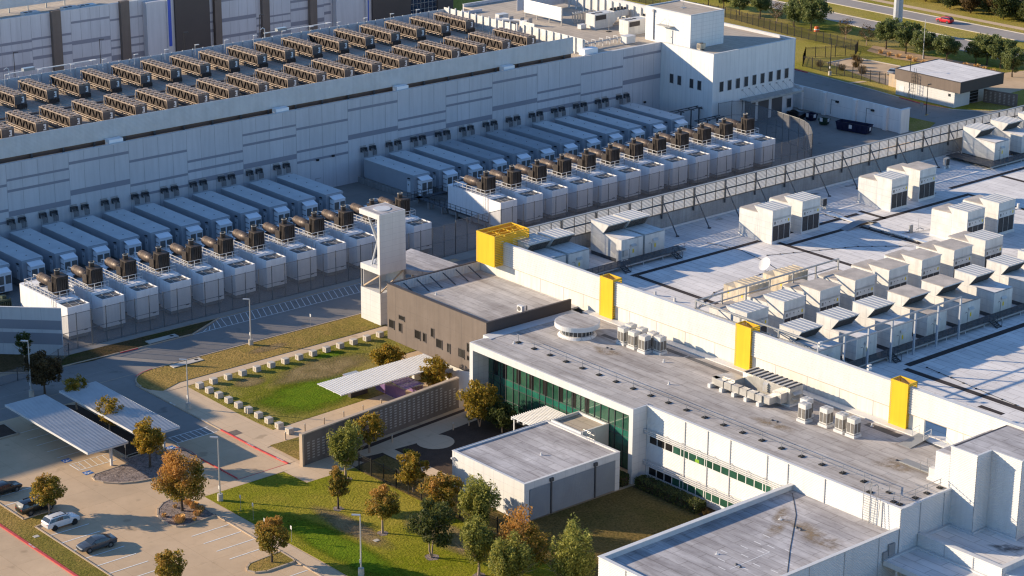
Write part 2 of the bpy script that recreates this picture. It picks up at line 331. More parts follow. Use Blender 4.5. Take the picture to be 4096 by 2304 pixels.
# ---------------------------------------------------------------- mesh helpers
ORG = {}
class MB:
    def __init__(s): s.v = []; s.f = []; s.m = []
    def add(s, vs, fs, m=0):
        o = len(s.v); s.v += [tuple(p) for p in vs]; s.f += [tuple(i+o for i in f) for f in fs]; s.m += [m]*len(fs); return s
    def box(s, x0, x1, y0, y1, z0, z1, m=0):
        if x1 < x0: x0, x1 = x1, x0
        if y1 < y0: y0, y1 = y1, y0
        if z1 < z0: z0, z1 = z1, z0
        return s.add([(x0,y0,z0),(x1,y0,z0),(x1,y1,z0),(x0,y1,z0),(x0,y0,z1),(x1,y0,z1),(x1,y1,z1),(x0,y1,z1)],
              [(0,3,2,1),(4,5,6,7),(0,1,5,4),(1,2,6,5),(2,3,7,6),(3,0,4,7)], m)
    def quad(s, a_, b_, c_, d_, m=0): return s.add([a_, b_, c_, d_], [(0,1,2,3)], m)
    def prism(s, poly, z0, z1, m=0):
        ar = sum(poly[i][0]*poly[(i+1) % len(poly)][1]-poly[(i+1) % len(poly)][0]*poly[i][1] for i in range(len(poly)))
        if ar < 0: poly = poly[::-1]
        n = len(poly); vs = [(x, y, z0) for x, y in poly]+[(x, y, z1) for x, y in poly]
        fs = [tuple(range(n-1, -1, -1)), tuple(range(n, 2*n))]+[(i, (i+1) % n, n+(i+1) % n, n+i) for i in range(n)]
        return s.add(vs, fs, m)
    def sheet(s, poly, z, m=0):
        ar = sum(poly[i][0]*poly[(i+1) % len(poly)][1]-poly[(i+1) % len(poly)][0]*poly[i][1] for i in range(len(poly)))
        if ar < 0: poly = poly[::-1]
        return s.add([(x, y, z) for x, y in poly], [tuple(range(len(poly)))], m)
    def ex(s, prof, axis, t0, t1, m=0):      # closed profile extruded along x (prof=(y,z)) or y (prof=(x,z))
        n = len(prof); P = (lambda p, t_: (t_, p[0], p[1])) if axis == 'x' else (lambda p, t_: (p[0], t_, p[1]))
        vs = [P(p, t0) for p in prof]+[P(p, t1) for p in prof]
        fs = [tuple(range(n-1, -1, -1)), tuple(range(n, 2*n))]+[(i, (i+1) % n, n+(i+1) % n, n+i) for i in range(n)]
        return s.add(vs, fs, m)
    def cyl(s, p, q, r, n=10, r2=None, m=0, cap=True):
        p = Vector(p); q = Vector(q); d = (q-p).normalized(); r2 = r if r2 is None else r2
        u = d.orthogonal().normalized(); v = d.cross(u)
        vs = [p+(u*math.cos(2*math.pi*i/n)+v*math.sin(2*math.pi*i/n))*r for i in range(n)]+[q+(u*math.cos(2*math.pi*i/n)+v*math.sin(2*math.pi*i/n))*r2 for i in range(n)]
        fs = [(i, (i+1) % n, n+(i+1) % n, n+i) for i in range(n)]
        if cap: fs += [tuple(range(n-1, -1, -1)), tuple(range(n, 2*n))]
        return s.add(vs, fs, m)
    def tube(s, pts, r, n=5, m=0):
        for a_, b_ in zip(pts, pts[1:]): s.cyl(a_, b_, r, n, None, m)
        return s
    def beam(s, p, q, w_, h_, m=0):
        p = Vector(p); q = Vector(q); d = (q-p).normalized(); u = d.cross(Vector((0, 0, 1)))
        if u.length < 1e-3: u = Vector((1, 0, 0))
        u.normalize(); v = u.cross(d)
        vs = [c+u*a_*w_/2+v*b_*h_/2 for c in (p, q) for a_, b_ in ((-1,-1),(1,-1),(1,1),(-1,1))]
        return s.add(vs, [(0,3,2,1),(4,5,6,7),(0,1,5,4),(1,2,6,5),(2,3,7,6),(3,0,4,7)], m)
    def ribbon(s, pts, w_, z0, z1, m=0):    # kerb-like strip along a polyline
        for (x0, y0), (x1, y1) in zip(pts, pts[1:]):
            d = Vector((x1-x0, y1-y0)); L = d.length
            if L < 1e-4: continue
            d /= L; n_ = Vector((-d.y, d.x))*w_/2; e_ = d*(w_*0.2)
            s.prism([(x0-e_.x+n_.x, y0-e_.y+n_.y), (x0-e_.x-n_.x, y0-e_.y-n_.y), (x1+e_.x-n_.x, y1+e_.y-n_.y), (x1+e_.x+n_.x, y1+e_.y+n_.y)], z0, z1, m)
        return s
    def soft(s, ring, z):                    # fan from a centre, with an 'edge' weight fading to the rim
        n = len(ring); cx = sum(p[0] for p in ring)/n; cy = sum(p[1] for p in ring)/n; o = len(s.v)
        if not hasattr(s, 'edge'): s.edge = []
        s.v.append((cx, cy, z)); s.edge.append(1.0)
        for k, w_ in ((0.55, 0.8), (1.0, 0.0)):
            for x, y in ring: s.v.append((cx+(x-cx)*k, cy+(y-cy)*k, z)); s.edge.append(w_)
        for i in range(n):
            j = (i+1) % n; s.f += [(o, o+1+i, o+1+j), (o+1+i, o+1+n+i, o+1+n+j, o+1+j)]; s.m += [0, 0]
        return s
    def ribx(s, X, y0, y1, z0, z1, pitch=0.2, dep=0.05, m=0, slot=False):   # horizontally ribbed sheet facing -x
        n = max(1, int(round((z1-z0)/pitch))); p = (z1-z0)/n
        pr = []
        for i in range(n):
            z = z0+i*p; pr += [(X, z), (X-dep, z+p*0.02), (X-dep, z+p*0.76), (X, z+p*0.80)] if slot else [(X, z), (X-dep, z+p*0.25), (X-dep, z+p*0.7), (X, z+p*0.95)]
        pr += [(X, z1)]
        vs = [(a_, y0, b_) for a_, b_ in pr]+[(a_, y1, b_) for a_, b_ in pr]; k = len(pr)
        return s.add(vs, [(i, i+1, k+i+1, k+i) for i in range(k-1)], m)
    def riby(s, Y, x0, x1, z0, z1, pitch=0.2, dep=0.05, m=0, slot=False):   # facing -y
        n = max(1, int(round((z1-z0)/pitch))); p = (z1-z0)/n
        pr = []
        for i in range(n):
            z = z0+i*p; pr += [(Y, z), (Y-dep, z+p*0.02), (Y-dep, z+p*0.76), (Y, z+p*0.80)] if slot else [(Y, z), (Y-dep, z+p*0.25), (Y-dep, z+p*0.7), (Y, z+p*0.95)]
        pr += [(Y, z1)]
        vs = [(x0, a_, b_) for a_, b_ in pr]+[(x1, a_, b_) for a_, b_ in pr]; k = len(pr)
        return s.add(vs, [(i, k+i, k+i+1, i+1) for i in range(k-1)], m)
    def build(s, name, mats, parent=None, world=False, smooth=False):
        if isinstance(mats, str): mats = [mats]
        me = bpy.data.meshes.new(name)
        off = ORG.get(parent.name, Vector((0, 0, 0))) if (parent and world) else Vector((0, 0, 0))
        me.from_pydata([(x-off[0], y-off[1], z-off[2]) for x, y, z in s.v], [], s.f)
        for k in mats: me.materials.append(M[k])
        if len(mats) > 1: me.polygons.foreach_set("material_index", s.m)
        if hasattr(s, 'edge'):
            at_ = me.attributes.new('edge', 'FLOAT', 'POINT'); at_.data.foreach_set('value', s.edge)
        if smooth: me.polygons.foreach_set("use_smooth", [True]*len(s.f))
        me.update()
        o = bpy.data.objects.new(name, me); COL.objects.link(o)
        if parent: o.parent = parent
        ORG[o.name] = off
        return o

BAD = []
def tag(o, label, cat, group=None):
    BAD.append(label)
    o['label'] = label; o['category'] = cat
    if group: o['group'] = group
    return o
def thing(name, label, cat, loc=(0, 0, 0), rz=0.0, group=None):
    o = bpy.data.objects.new(name, None); COL.objects.link(o); o.empty_display_size = 0.5
    o.location = loc; o.rotation_euler = (0, 0, rz); ORG[o.name] = Vector(loc)
    return tag(o, label, cat, group)
def struct(mb, name, mats):
    o = mb.build(name, mats); o['kind'] = 'structure'; return o
def stuff(o, label=None, cat=None):
    o['kind'] = 'stuff'
    if label: o['label'] = label; o['category'] = cat
    return o
KIDS = {}
def kids(o):
    if o.name not in KIDS: KIDS[o.name] = [c for c in bpy.data.objects if c.parent == o]
    return KIDS[o.name]
def dup(root, loc, rz=None, label=None, group=None, sc_=None):
    def cp(o, par):
        c = o.copy(); COL.objects.link(c)
        if par: c.parent = par
        for k in kids(o): cp(k, c)
        return c
    r = cp(root, None); r.location = loc
    if rz is not None: r.rotation_euler = (0, 0, rz)
    if sc_ is not None: r.scale = sc_ if isinstance(sc_, tuple) else (sc_,)*3
    if label: r['label'] = label
    if group: r['group'] = group
    return r
ORDW = ['first','second','third','fourth','fifth','sixth','seventh','eighth','ninth','tenth','eleventh','twelfth','thirteenth','fourteenth','fifteenth','sixteenth','seventeenth','eighteenth','nineteenth','twentieth']
def orw(i): return ORDW[i] if i < 20 else ('twentieth','thirtieth','fortieth')[(i+1)//10-2] if (i+1) % 10 == 0 else ('twenty-','thirty-','forty-')[(i+1)//10-2]+ORDW[(i+1) % 10-1]
def arc(cx, cy, r, a0, a1, n=8): return [(cx+r*math.cos(rad(a0+(a1-a0)*i/n)), cy+r*math.sin(rad(a0+(a1-a0)*i/n))) for i in range(n+1)]
def text(body, size, loc, rot, mat, parent=None, name='lettering', ext=0.004):
    cu = bpy.data.curves.new(name, 'FONT'); cu.body = body; cu.size = size; cu.align_x = 'CENTER'; cu.align_y = 'CENTER'; cu.extrude = ext
    tmp = bpy.data.objects.new(name, cu); COL.objects.link(tmp)
    dg = bpy.context.evaluated_depsgraph_get(); me = bpy.data.meshes.new_from_object(tmp.evaluated_get(dg))
    bpy.data.objects.remove(tmp); me.materials.clear(); me.materials.append(M[mat])
    o = bpy.data.objects.new(name, me); COL.objects.link(o); o.location = loc; o.rotation_euler = rot
    if parent: o.parent = parent; o.location = Vector(loc)-ORG.get(parent.name, Vector((0, 0, 0)))
    return o
# ================================================================ SETTING: ground, roads, lawns
g = MB(); g.sheet([(-900,-900),(1500,-900),(1500,1500),(-900,1500)], -0.02); struct(g, 'ground', 'grassv')
g = MB(); g.sheet([(-260,-200),(133,-200),(133,260),(-260,260)], -0.012); struct(g, 'parking_lot', 'lot')
g = MB(); g.sheet([(-260,37.6),(-66,37.6),(133,37.6),(133,210),(-260,210)], -0.008); struct(g, 'equipment_yard_ground', 'yardgravel')
g = MB(); g.sheet([(-260,23.2),(133,23.2),(133,34.6),(-260,34.6)], -0.004)
g.sheet([(-140,23.1),(-64,23.1),(-66.2,21.6),(-67.6,19.6),(-68.3,17.5),(-68.3,-3),(-75.6,-3),(-75.6,19),(-140,19)], -0.0045)
struct(g, 'service_road', 'road')
g = MB(); g.sheet([(84,39.5),(133,39.5),(133,69),(84,69)], -0.003); g.sheet([(17,39),(21,39),(21,84.8),(3,84.8),(3,39)], -0.0035); struct(g, 'loading_yard_pavement', 'road')
g = MB(); g.sheet([(-69.8,36.2),(5,36.0),(5,37.6),(-69.8,37.7)], 0.03); g.sheet([(5,34.6),(60,34.6),(60,37.7),(5,37.7)], 0.03); struct(g, 'fence_side_path', 'walkg')
g = MB(); g.sheet([(-49.0,31.9),(-15.0,31.9),(-15.0,35.9),(-43.0,35.9)], 0.006); struct(g, 'hatched_bay_surface', 'road')
# boulevard beyond the campus
g = MB(); g.sheet([(204.2,-300),(215,-300),(215,500),(207.5,500),(207.0,132),(205.1,105),(203.4,66)], 0.0); struct(g, 'boulevard_near_carriageway', 'street')
g = MB(); g.sheet([(224.3,-300),(231.9,-300),(231.9,500),(224.3,500)], 0.0); struct(g, 'boulevard_far_carriageway', 'street')
g = MB(); g.sheet([(235.6,-300),(238.2,-300),(238.2,500),(235.6,500)], 0.0); struct(g, 'boulevard_footpath', 'walk')
g = MB()
for x in (203.9, 215.0, 224.2, 231.9): g.ribbon([(x, -300), (x, 66) if x < 204 else (x, 500)], 0.35, -0.02, 0.14)
g.ribbon([(203.4,66),(205.1,105),(207.0,132),(207.5,500)], 0.35, -0.02, 0.14)
struct(g, 'boulevard_kerb', 'conclight')
g = MB(); g.sheet([(270,60),(420,-60),(520,200),(330,300),(262,125)], 0.01); struct(g, 'distant_lot', 'lot')
# driveway round the guardhouse
g = MB(); g.sheet([(133,150),(150,150),(157.4,97),(156.7,86),(156,75),(154.6,63.5),(153.8,56.3),(155,48.7),(160,42.7),(168,40),(200,40),(204,36),(204,5),(190,22),(170,26),(150,30),(133,30)], 0.004); struct(g, 'entrance_drive', 'road')
g = MB(); g.sheet([(169.9,79.1),(173.0,74),(204.2,62),(204.2,52),(163,50),(163,72),(161.7,73.7),(168.6,97.2),(178.0,96.9),(179.2,83.6)], 0.008); struct(g, 'visitor_bay', 'lot')
g = MB(); g.sheet([(133.6,40),(133.6,74),(137,74),(142,58),(143,44)], 0.02); struct(g, 'yard_side_verge', 'grassd')
g = MB(); g.ribbon([(157.4,97.3),(156.7,86.0),(156.0,75.2),(154.6,63.5),(153.9,56.3),(154.8,49.2),(159.9,42.9),(168,40.2)], 0.3, 0, 0.14, 1)
g.ribbon([(156.5,110),(157.4,97.3),(157.2,93)], 0.5, 0, 0.15, 0); g.ribbon([(154.6,63.5),(153.9,56.3),(154.8,50.2)], 0.34, 0, 0.15, 0)
g.ribbon([(169.9,79.1),(179.2,83.8),(178.0,96.9),(168.6,97.2)], 0.3, 0, 0.14, 1); struct(g, 'drive_kerb', ['red','conclight'])
g = MB(); g.sheet([(156.8,80.5),(160.8,79.5),(160.9,78.3),(156.7,79.3)], 0.03); struct(g, 'gate_path', 'walk')
g = MB(); g.sheet([(181,150),(203,150),(203.6,66),(200,62),(186,66),(184,90),(183.5,110),(181.5,130)], 0.012); struct(g, 'tree_bed_soil', 'grassd')
g = MB(); g.sheet([(186,100),(192,103),(193,88),(196,70),(188,74),(184.5,90)], 0.02); struct(g, 'bare_bank', 'dirt')

# lawns
g = MB(); g.prism([(-24.7,23.1),(-62.2,22.9)]+arc(-63.0,18.0,4.9,92,225,10)+[(-62.9,15.9),(-24.7,16.4)][0:2], 0, 0.10); struct(g, 'strip_lawn', 'grass')
g = MB(); g.prism([(-25.9,14.45),(-62.9,13.95),(-63.1,0.4),(-62.8,-7.6),(-45.7,-6.7),(-40.9,-6.5),(-34.2,-6.5),(-33.0,4.6),(-25.9,4.6)], 0, 0.05); struct(g, 'courtyard_lawn', 'grassd')
g = MB()
blob = [(-49.5+7.6*math.cos(t_)*(1+0.16*math.sin(3*t_+1)), 0.6+4.6*math.sin(t_)*(1+0.2*math.sin(2*t_))) for t_ in [i*2*math.pi/28 for i in range(28)]]; blob = [((x+49.5)*1.45-50.5, (y-.6)*1.35-0.2) for x, y in blob]; blob = [(max(-62.4,min(-37,x)), max(-6.3,y)) for x, y in blob]
g.soft(blob, 0.056); g.soft([(-39.5+3.0*math.cos(i*.35),11.3+1.5*math.sin(i*.35)) for i in range(18)],0.056); struct(g, 'watered_lawn_patch', 'grasspatch')
g = MB(); g.soft([(-44+9.5*math.cos(i*.35)+1.2*math.sin(i*1.1), 7.2+4.2*math.sin(i*.35)+.6*math.cos(i*1.7)) for i in range(18)], 0.058); g.soft([(-55+3*math.cos(i*.35), 9.5+2*math.sin(i*.35)) for i in range(18)], 0.0585)
g.soft([(-73.5+2.0*math.cos(i*.35), -40+9*math.sin(i*.35)) for i in range(18)], 0.0605); g.soft([(-66+3.0*math.cos(i*.35), -50+10*math.sin(i*.35)) for i in range(18)], 0.061); g.soft([(-45+4.0*math.cos(i*.35), 19.5+1.4*math.sin(i*.35)) for i in range(18)], 0.106); struct(g, 'dry_lawn_patch', 'drypatch')
g = MB(); g.soft([(-78+3.0*math.cos(i*.35), -44+14*math.sin(i*.35)) for i in range(18)], 0.0615); struct(g, 'fresh_lawn_patch', 'grasspatch')
g = MB(); g.sheet([(-66.3,-11.9),(-61.5,-12.0),(-57,-11.4),(-47.5,-11.2),(-38,-11.2),(-38,-16.6),(-66.2,-19.6)], 0.055); struct(g, 'wall_side_verge', 'grass')
g = MB(); g.sheet([(-25,14.5),(-68.2,14.0),(-68.2,16.0),(-62.8,15.95),(-25,16.6)], 0.04)
g.sheet([(-68.2,14.0),(-62.9,13.9),(-63.1,-7.7),(-45.7,-6.75),(-36,-6.75),(-36,-11.2),(-47.5,-11.2),(-59.4,-11.9),(-66.9,-12.2),(-66.9,-18.5),(-68.15,-18.5)], 0.032)
g.sheet([(-84.3,-19.0),(-82.3,-20.6),(-82.2,-45),(-82.0,-110),(-84.5,-110),(-84.2,-43.4),(-84.2,-40),(-84.45,-35),(-84.4,-26.3)], 0.034)
g.sheet([(-84.3,-19.0),(-76.2,-18.8),(-68.15,-18.6),(-66.9,-18.6),(-66.9,-20.3),(-69.9,-20.35),(-82.25,-20.55)], 0.033)
g.sheet([(-66.85,-20.2),(-62.2,-20.2),(-60,-24.6),(-62.2,-25.25),(-69.7,-25.25),(-69.9,-20.4)], 0.031)
g.sheet([(-60.5,-21.0),(-57,-21.2),(-50,-20.3),(-36,-19.0),(-35.6,-22.4),(-46,-23.4),(-51,-24.0),(-57,-23.6),(-60.5,-23.0)], 0.056)
g.sheet(arc(-48.4,-25.2,2.6,0,360,24)[:-1], 0.06)
g.sheet([(-56.2,-23.5),(-54.3,-23.8),(-54.2,-38.3),(-56.2,-38.3)], 0.058)
struct(g, 'footpath', 'walk')
g = MB(); g.prism([(-82.25,-20.5),(-70,-20.5),(-69.8,-25.3),(-62.2,-25.3),(-61.2,-110),(-81.9,-110),(-81.9,-45)], 0, 0.05); struct(g, 'big_lawn', 'grassg')
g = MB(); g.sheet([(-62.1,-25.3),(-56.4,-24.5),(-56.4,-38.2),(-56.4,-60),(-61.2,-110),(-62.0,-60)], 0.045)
g.sheet([(-56.2,-52.8),(-35.4,-53.0),(-35.4,-77.6),(-66.5,-77.6),(-62,-60)], 0.046); struct(g, 'back_lawn', 'grassbackshade')
g = MB(); g.sheet([(-62.0,-21.0),(-57,-20.2),(-36.0,-18.2),(-35.1,-38.4),(-56.3,-38.6),(-56.4,-24.6),(-61.9,-25.2)], 0.028); g.sheet([(-54.1,-29.6),(-49,-29.6),(-45,-25.4),(-36,-24.6),(-35.2,-38.4),(-54.1,-38.4)], 0.04); g.sheet([(-38.4,-53.2),(-35.5,-53.2),(-35.5,-77.5),(-37.6,-77.5)], 0.055)
struct(g, 'planting_bed', 'mulch')
g = MB(); g.sheet([(-69.8,36.1),(-43.4,35.8),(-50.3,32.3),(-63.1,32.3),(-67.9,31.7),(-74,32.6),(-77.5,33.3),(-80.8,36.2),(-140,36.6),(-140,60),(-78,44),(-70.1,36.4)], 0.05); struct(g, 'fence_side_verge', 'grassvergeshade')
g = MB(); g.prism([(-106.2,200),(-106.2,-200),(-103.35,-200),(-103.3,-15.0),(-101.0,-14.6),(-99.6,-14.0),(-99.2,-13.0),(-99.6,-12.2),(-101,-12.0),(-103.35,-12.1),(-103.35,19)], 0, 0.07); struct(g, 'verge_lawn', 'grass')
# islands
isl1 = [(-84.0,-3.0),(-84.1,-5.1),(-89.4,-5.5),(-90.1,-6.2),(-90.3,-7.2),(-89.8,-8.5),(-88.5,-10.0),(-86.8,-10.9),(-85.1,-11.4),(-83.0,-11.6),(-79.0,-11.5),(-76.4,-10.6),(-75.8,-8.8),(-75.8,-6.0),(-76.2,-5.1),(-77.5,-4.8),(-81.4,-2.8)]
isl2 = [(-85.6,-18.5),(-87.4,-18.9),(-88.9,-20.1),(-89.9,-21.6),(-90.3,-23.4),(-90.3,-24.9),(-89.9,-26.0),(-89.2,-26.5),(-84.4,-26.3),(-84.3,-22.2),(-84.5,-19.1)]
isl3 = [(-84.2,-40.1),(-88.9,-40.5),(-89.8,-41.2),(-90.2,-41.9),(-89.8,-42.9),(-88.6,-43.5),(-84.7,-43.5),(-84.3,-43.2)]
islc = [(-83.2,18.0),(-79.8,18.4),(-78.6,17.4),(-78.4,-3.4),(-83.2,-3.6)]
islw = [(-92.5,18),(-96.5,17.5),(-97.3,14.8),(-95.2,13.4),(-90.2,13.3),(-90.0,17.6)]
g = MB(); g.prism(isl1, 0, 0.12); g.prism(isl2, 0, 0.12); struct(g, 'planting_island', 'gravel')
g = MB(); g.prism(isl3, 0, 0.12); struct(g, 'grass_island', 'grass')
g = MB(); g.prism(islc, 0, 0.12); g.prism(islw, 0, 0.12); struct(g, 'shaded_island', 'mulch')
g = MB()
for isl in (isl1, isl2, isl3, islc, islw): g.ribbon(isl+[isl[0]], 0.22, -0.01, 0.16)
g.ribbon([(-103.35,19),(-103.35,-12.1),(-101,-12.0),(-99.6,-12.2),(-99.2,-13.0),(-99.6,-14.0),(-101.0,-14.6),(-103.3,-15.0),(-103.3,-120)], 0.2, -0.01, 0.15)
g.ribbon([(-84.3,-26.3),(-84.4,-35),(-84.1,-39.9)], 0.2, -0.01, 0.13); g.ribbon([(-84.3,-43.5),(-84.4,-60)], 0.2, -0.01, 0.13)
g.ribbon([(-24.7,23.2),(-62.2,23.0)]+arc(-63.0,18.0,5.0,92,180,10), 0.2, -0.01, 0.15)
g.ribbon([(-140,35.9),(-80.9,35.9),(-77.7,33.2),(-73.7,32.4),(-63.1,32.1),(-50.5,32.1)], 0.2, -0.01, 0.15)
g.ribbon(arc(-63.0,18.0,5.25,170,180,2)+[(-68.25,18),(-68.3,-3.2)],0.2,-0.01,0.14); g.ribbon([(-50.5,31.9),(-43.0,35.8)], 0.2, -0.01, 0.15)
struct(g, 'kerb', 'cap')
# red fire lane paint with its white stencils
g = MB(); g.ribbon([(-68.3,-3.2),(-68.3,-11.5),(-68.05,-18.6)], 0.22, 0, 0.165); g.ribbon([(-66.4,21.9),(-64.8,22.7),(-63.0,23.05)],0.12,0,0.165); g.ribbon([(-68.05,-18.6),(-76.2,-18.75)], 0.12, 0.0, 0.04)
g.ribbon([(-75.9,-18.4),(-76.0,-9.1),(-75.7,-7.3),(-75.9,-5.4),(-76.4,-4.6)], 0.1, 0, 0.17)
g.ribbon([(-106.35,60),(-106.35,-120)], 0.34, -0.01, 0.13); g.ribbon([(-63,31.95),(-60,31.95)], 0.14, 0, 0.16)
struct(g, 'red_kerb_marking', 'red')
for i, (x, y, z, a_) in enumerate([(-68.3,-10.2,0.17,-90),(-68.15,-16.9,0.17,-90),(-106.35,-19.6,0.134,-90),(-68.3,9.2,0.145,-90),(-68.3,1.0,0.145,-90)]):
    o = text('FIRE LANE', 0.34, (x, y, z), (0, 0, rad(a_)), 'linew', None, 'fire_lane_marking'); o['kind'] = 'structure'
# painted lines
g = MB()
def pline(x0, y0, x1, y1, w_=0.15, z=0.006, m_=0):
    d = Vector((x1-x0, y1-y0)); d.normalize(); n_ = Vector((-d.y, d.x))*w_/2
    g.sheet([(x0+n_.x, y0+n_.y), (x0-n_.x, y0-n_.y), (x1-n_.x, y1-n_.y), (x1+n_.x, y1+n_.y)], z, m_)
for y in [-2.9-0.9+0.0, -6.75, -9.4, -18.25, -21.0, -23.8, -26.6, -29.3, -32.0, -34.75, -37.5, -40.3, -43, -46]: pline(-103.1, y, -97.7, y)
for y in [-29.5, -32.2, -35.0, -37.8, -46.2, -49, -51.8]: pline(-90.0, y, -84.6, y)
for y in [13.5, 10.75, 8.1, 5.3, 2.6, -0.4]: pline(-90.3, y, -84.6, y, 0.1)
for y in [-2.9]: pline(-90.2, y, -84.6, y)
pline(-90.2,-0.4,-90.2,-2.9); 
for x in [-88.9,-88.0,-87.1,-86.2,-85.3]: pline(x, -0.45, x-0.25, -2.85, 0.1)
for i in range(7): pline(-82.5+i*1.15, -3.6, -82.9+i*1.15, -5.2, 0.1)
pline(-75.4,-0.9,-69.0,-0.9,0.12); pline(-75.4,-3.2,-69.0,-3.2,0.12)
for i in range(8): pline(-75.2+i*0.82, -0.95, -75.2+i*0.82, -3.15, 0.09)
pline(-50.2,32.0,-15,32.0,0.12,0.012); pline(-43.3,35.6,-15,35.6,0.1,0.012)
for i in range(31): pline(-48.2+i*1.07, 32.1, -47.0+i*1.07+(0.35 if i > 4 else 0), min(35.5, 33.0+i*0.75), 0.1, 0.012)
pline(-121,30,-121,-80,0.12,-0.002)
o = struct(g, 'parking_line_marking', ['linew','liney'])
g = MB(); pline(-113.2,60,-113.2,-80,0.12,0.004)
pline(146.2,49.5,147.6,49.9,0.5,0.02); struct(g, 'road_line_marking', 'liney')
# faint joint lines along the service road
g = MB(); pline(-130,27.1,100,27.0,0.07,0.002); struct(g, 'road_joint_marking', 'walkg')
# accessible symbols: blue square with a white wheelchair figure
def access(x, y, rz=-90):
    t_ = MB(); c, s_ = math.cos(rad(rz)), math.sin(rad(rz)); q = lambda px, py: (x+px*c-py*s_, y+px*s_+py*c)
    t_.sheet([q(-.55,-.6), q(.55,-.6), q(.55,.6), q(-.55,.6)], 0.010, 1)
    for a_, b_ in [((.02,.40),(.0,-.02)), ((.0,.18),(.24,.18)), ((.0,-.02),(.27,-.02)), ((.27,-.02),(.38,-.30))]:
        d = Vector((b_[0]-a_[0], b_[1]-a_[1])).normalized(); n_ = Vector((-d.y, d.x))*0.05
        t_.sheet([q(a_[0]+n_.x, a_[1]+n_.y), q(a_[0]-n_.x, a_[1]-n_.y), q(b_[0]-n_.x, b_[1]-n_.y), q(b_[0]+n_.x, b_[1]+n_.y)], 0.015, 0)
    rin = arc(-.02,-.16,.22,100,350,12); ro = arc(-.02,-.16,.31,100,350,12)
    for i in range(12): t_.sheet([q(*rin[i]), q(*ro[i]), q(*ro[i+1]), q(*rin[i+1])], 0.015, 0)
    t_.sheet([q(*p) for p in arc(.0,.46,.09,0,360,10)[:-1]], 0.015, 0)
    return struct(t_, 'accessible_bay_marking', ['linew','blue'])
access(-89.7,-4.3); access(-89.8,1.05); access(-76.9,-4.0)
o = text('NO', 0.42, (-89.2,-1.35,0.01), (0,0,rad(-90)), 'linew', None, 'no_parking_marking'); o['kind'] = 'structure'
o = text('PARKING', 0.42, (-89.75,-1.65,0.01), (0,0,rad(-90)), 'linew', None, 'no_parking_marking'); o['kind'] = 'structure'
g = MB(); g.sheet([(-68.0,-4.4),(-66.6,-4.4),(-66.6,-6.0),(-68.0,-6.0)], 0.038); struct(g, 'tactile_paving', 'cmu')
# inlets and covers
def inlet(x, y, lab, L=5.2):
    th = thing('storm_inlet', lab, 'storm drain', (x, y, 0)); q = MB(); q.box(-L/2, L/2, -0.65, 0.65, -0.02, 0.2); q.build('slab', 'conclight', th)
    q = MB(); q.cyl((L*0.34, 0.1, 0.2), (L*0.34, 0.1, 0.215), 0.32, 14); q.build('manhole_cover', 'rubber', th); q = MB(); q.box(-L/2+.3, L/2-.3, -0.72, -0.655, 0.02, 0.13); q.build('opening', 'black', th)
inlet(-55.0, 33.1, 'concrete kerb inlet slab in the dark verge below the mesh fence'); inlet(-57.8, 21.9, 'concrete kerb inlet slab at the sunlit end of the strip lawn')
# ================================================================ BUILDINGS
def joints(mb, axis, P, a0, a1, step, z0, z1, m, w_=0.035, proud=0.006, first=None):
    a_ = a0+(step if first is None else first)
    while a_ < a1-0.05:
        if axis == 'x': mb.box(a_-w_/2, a_+w_/2, P-proud, P, z0, z1, m)
        else: mb.box(P-proud, P, a_-w_/2, a_+w_/2, z0, z1, m)
        a_ += step
def hjoints(mb, axis, P, a0, a1, zs, m, w_=0.035, proud=0.005):
    for z in zs:
        if axis == 'x': mb.box(a0, a1, P-proud, P, z-w_/2, z+w_/2, m)
        else: mb.box(P-proud, P, a0, a1, z-w_/2, z+w_/2, m)
def roof_box(par, poly_rects, z_roof, z_par, roofmat, capmat='white', th_=0.3, name='roof'):
    q = MB()
    for x0, x1, y0, y1 in poly_rects: q.box(x0+0.01, x1-0.01, y0+0.01, y1-0.01, z_roof-0.3, z_roof)
    return q.build(name, roofmat, par, True)
def parapet(par, x0, x1, y0, y1, z0, z1, mat='white', t_=0.3, skip='', name='parapet'):
    q = MB()
    if 'w' not in skip: q.box(x0, x0+t_, y0, y1, z0, z1)
    if 'e' not in skip: q.box(x1-t_, x1, y0, y1, z0, z1)
    if 's' not in skip: q.box(x0+t_, x1-t_, y0, y0+t_, z0, z1)
    if 'n' not in skip: q.box(x0+t_, x1-t_, y1-t_, y1, z0, z1)
    return q.build(name, mat, par, True)

# ---------------------------------------------------------------- the long data hall
TYPES = {'A': [(13.2,13.6),(11.25,11.7),(7.0,7.95)], 'B': [(14.05,14.55),(8.55,9.5)], 'C': [(12.35,12.8),(8.0,8.45),(5.95,6.4)], 'D': [(10.25,10.7),(8.4,8.87),(6.15,7.05)]}
DH = thing('data_hall', 'long windowless pale grey panel hall with dark horizontal bands and brown chillers on its roof', 'building', (40, 84.9, 0))
q = MB(); YW = 84.9
q.box(-88, 101.24, YW, 85.4, 0, 16.2, 0)
seq = 'DDBCACADABCDACBDABDCB'; x = -52.4-11.88*9
for i in range(22):
    ty = ('BCDABCDAC' + 'ABCDACBDABDCB')[i] ; x0 = x+i*11.88; x1 = min(x0+11.88, 101.2)
    if x0 > 101: break
    if x0 < -88: continue
    for z0, z1 in TYPES[ty]: q.box(x0+0.04, x1-0.04, YW-0.008, YW, z0, z1, 1)
    for k in range(4):
        xj = x0+k*2.97
        if xj < 101: q.box(xj-0.025, xj+0.025, YW-0.012, YW, 0.02, 16.1, 2)
q.box(-88, -87.6, 85.4, 136, 0, 16.2, 0); q.box(125.9, 126.2, 69.54, 142.9, 0, 16.2, 0); q.box(-88, 94.6, 136, 136.4, 0, 16.2, 0); q.box(94.6, 126.2, 142.6, 142.9, 0, 16.2, 0)
q.build('facade_wall', ['wall','band','joint'], DH, True)
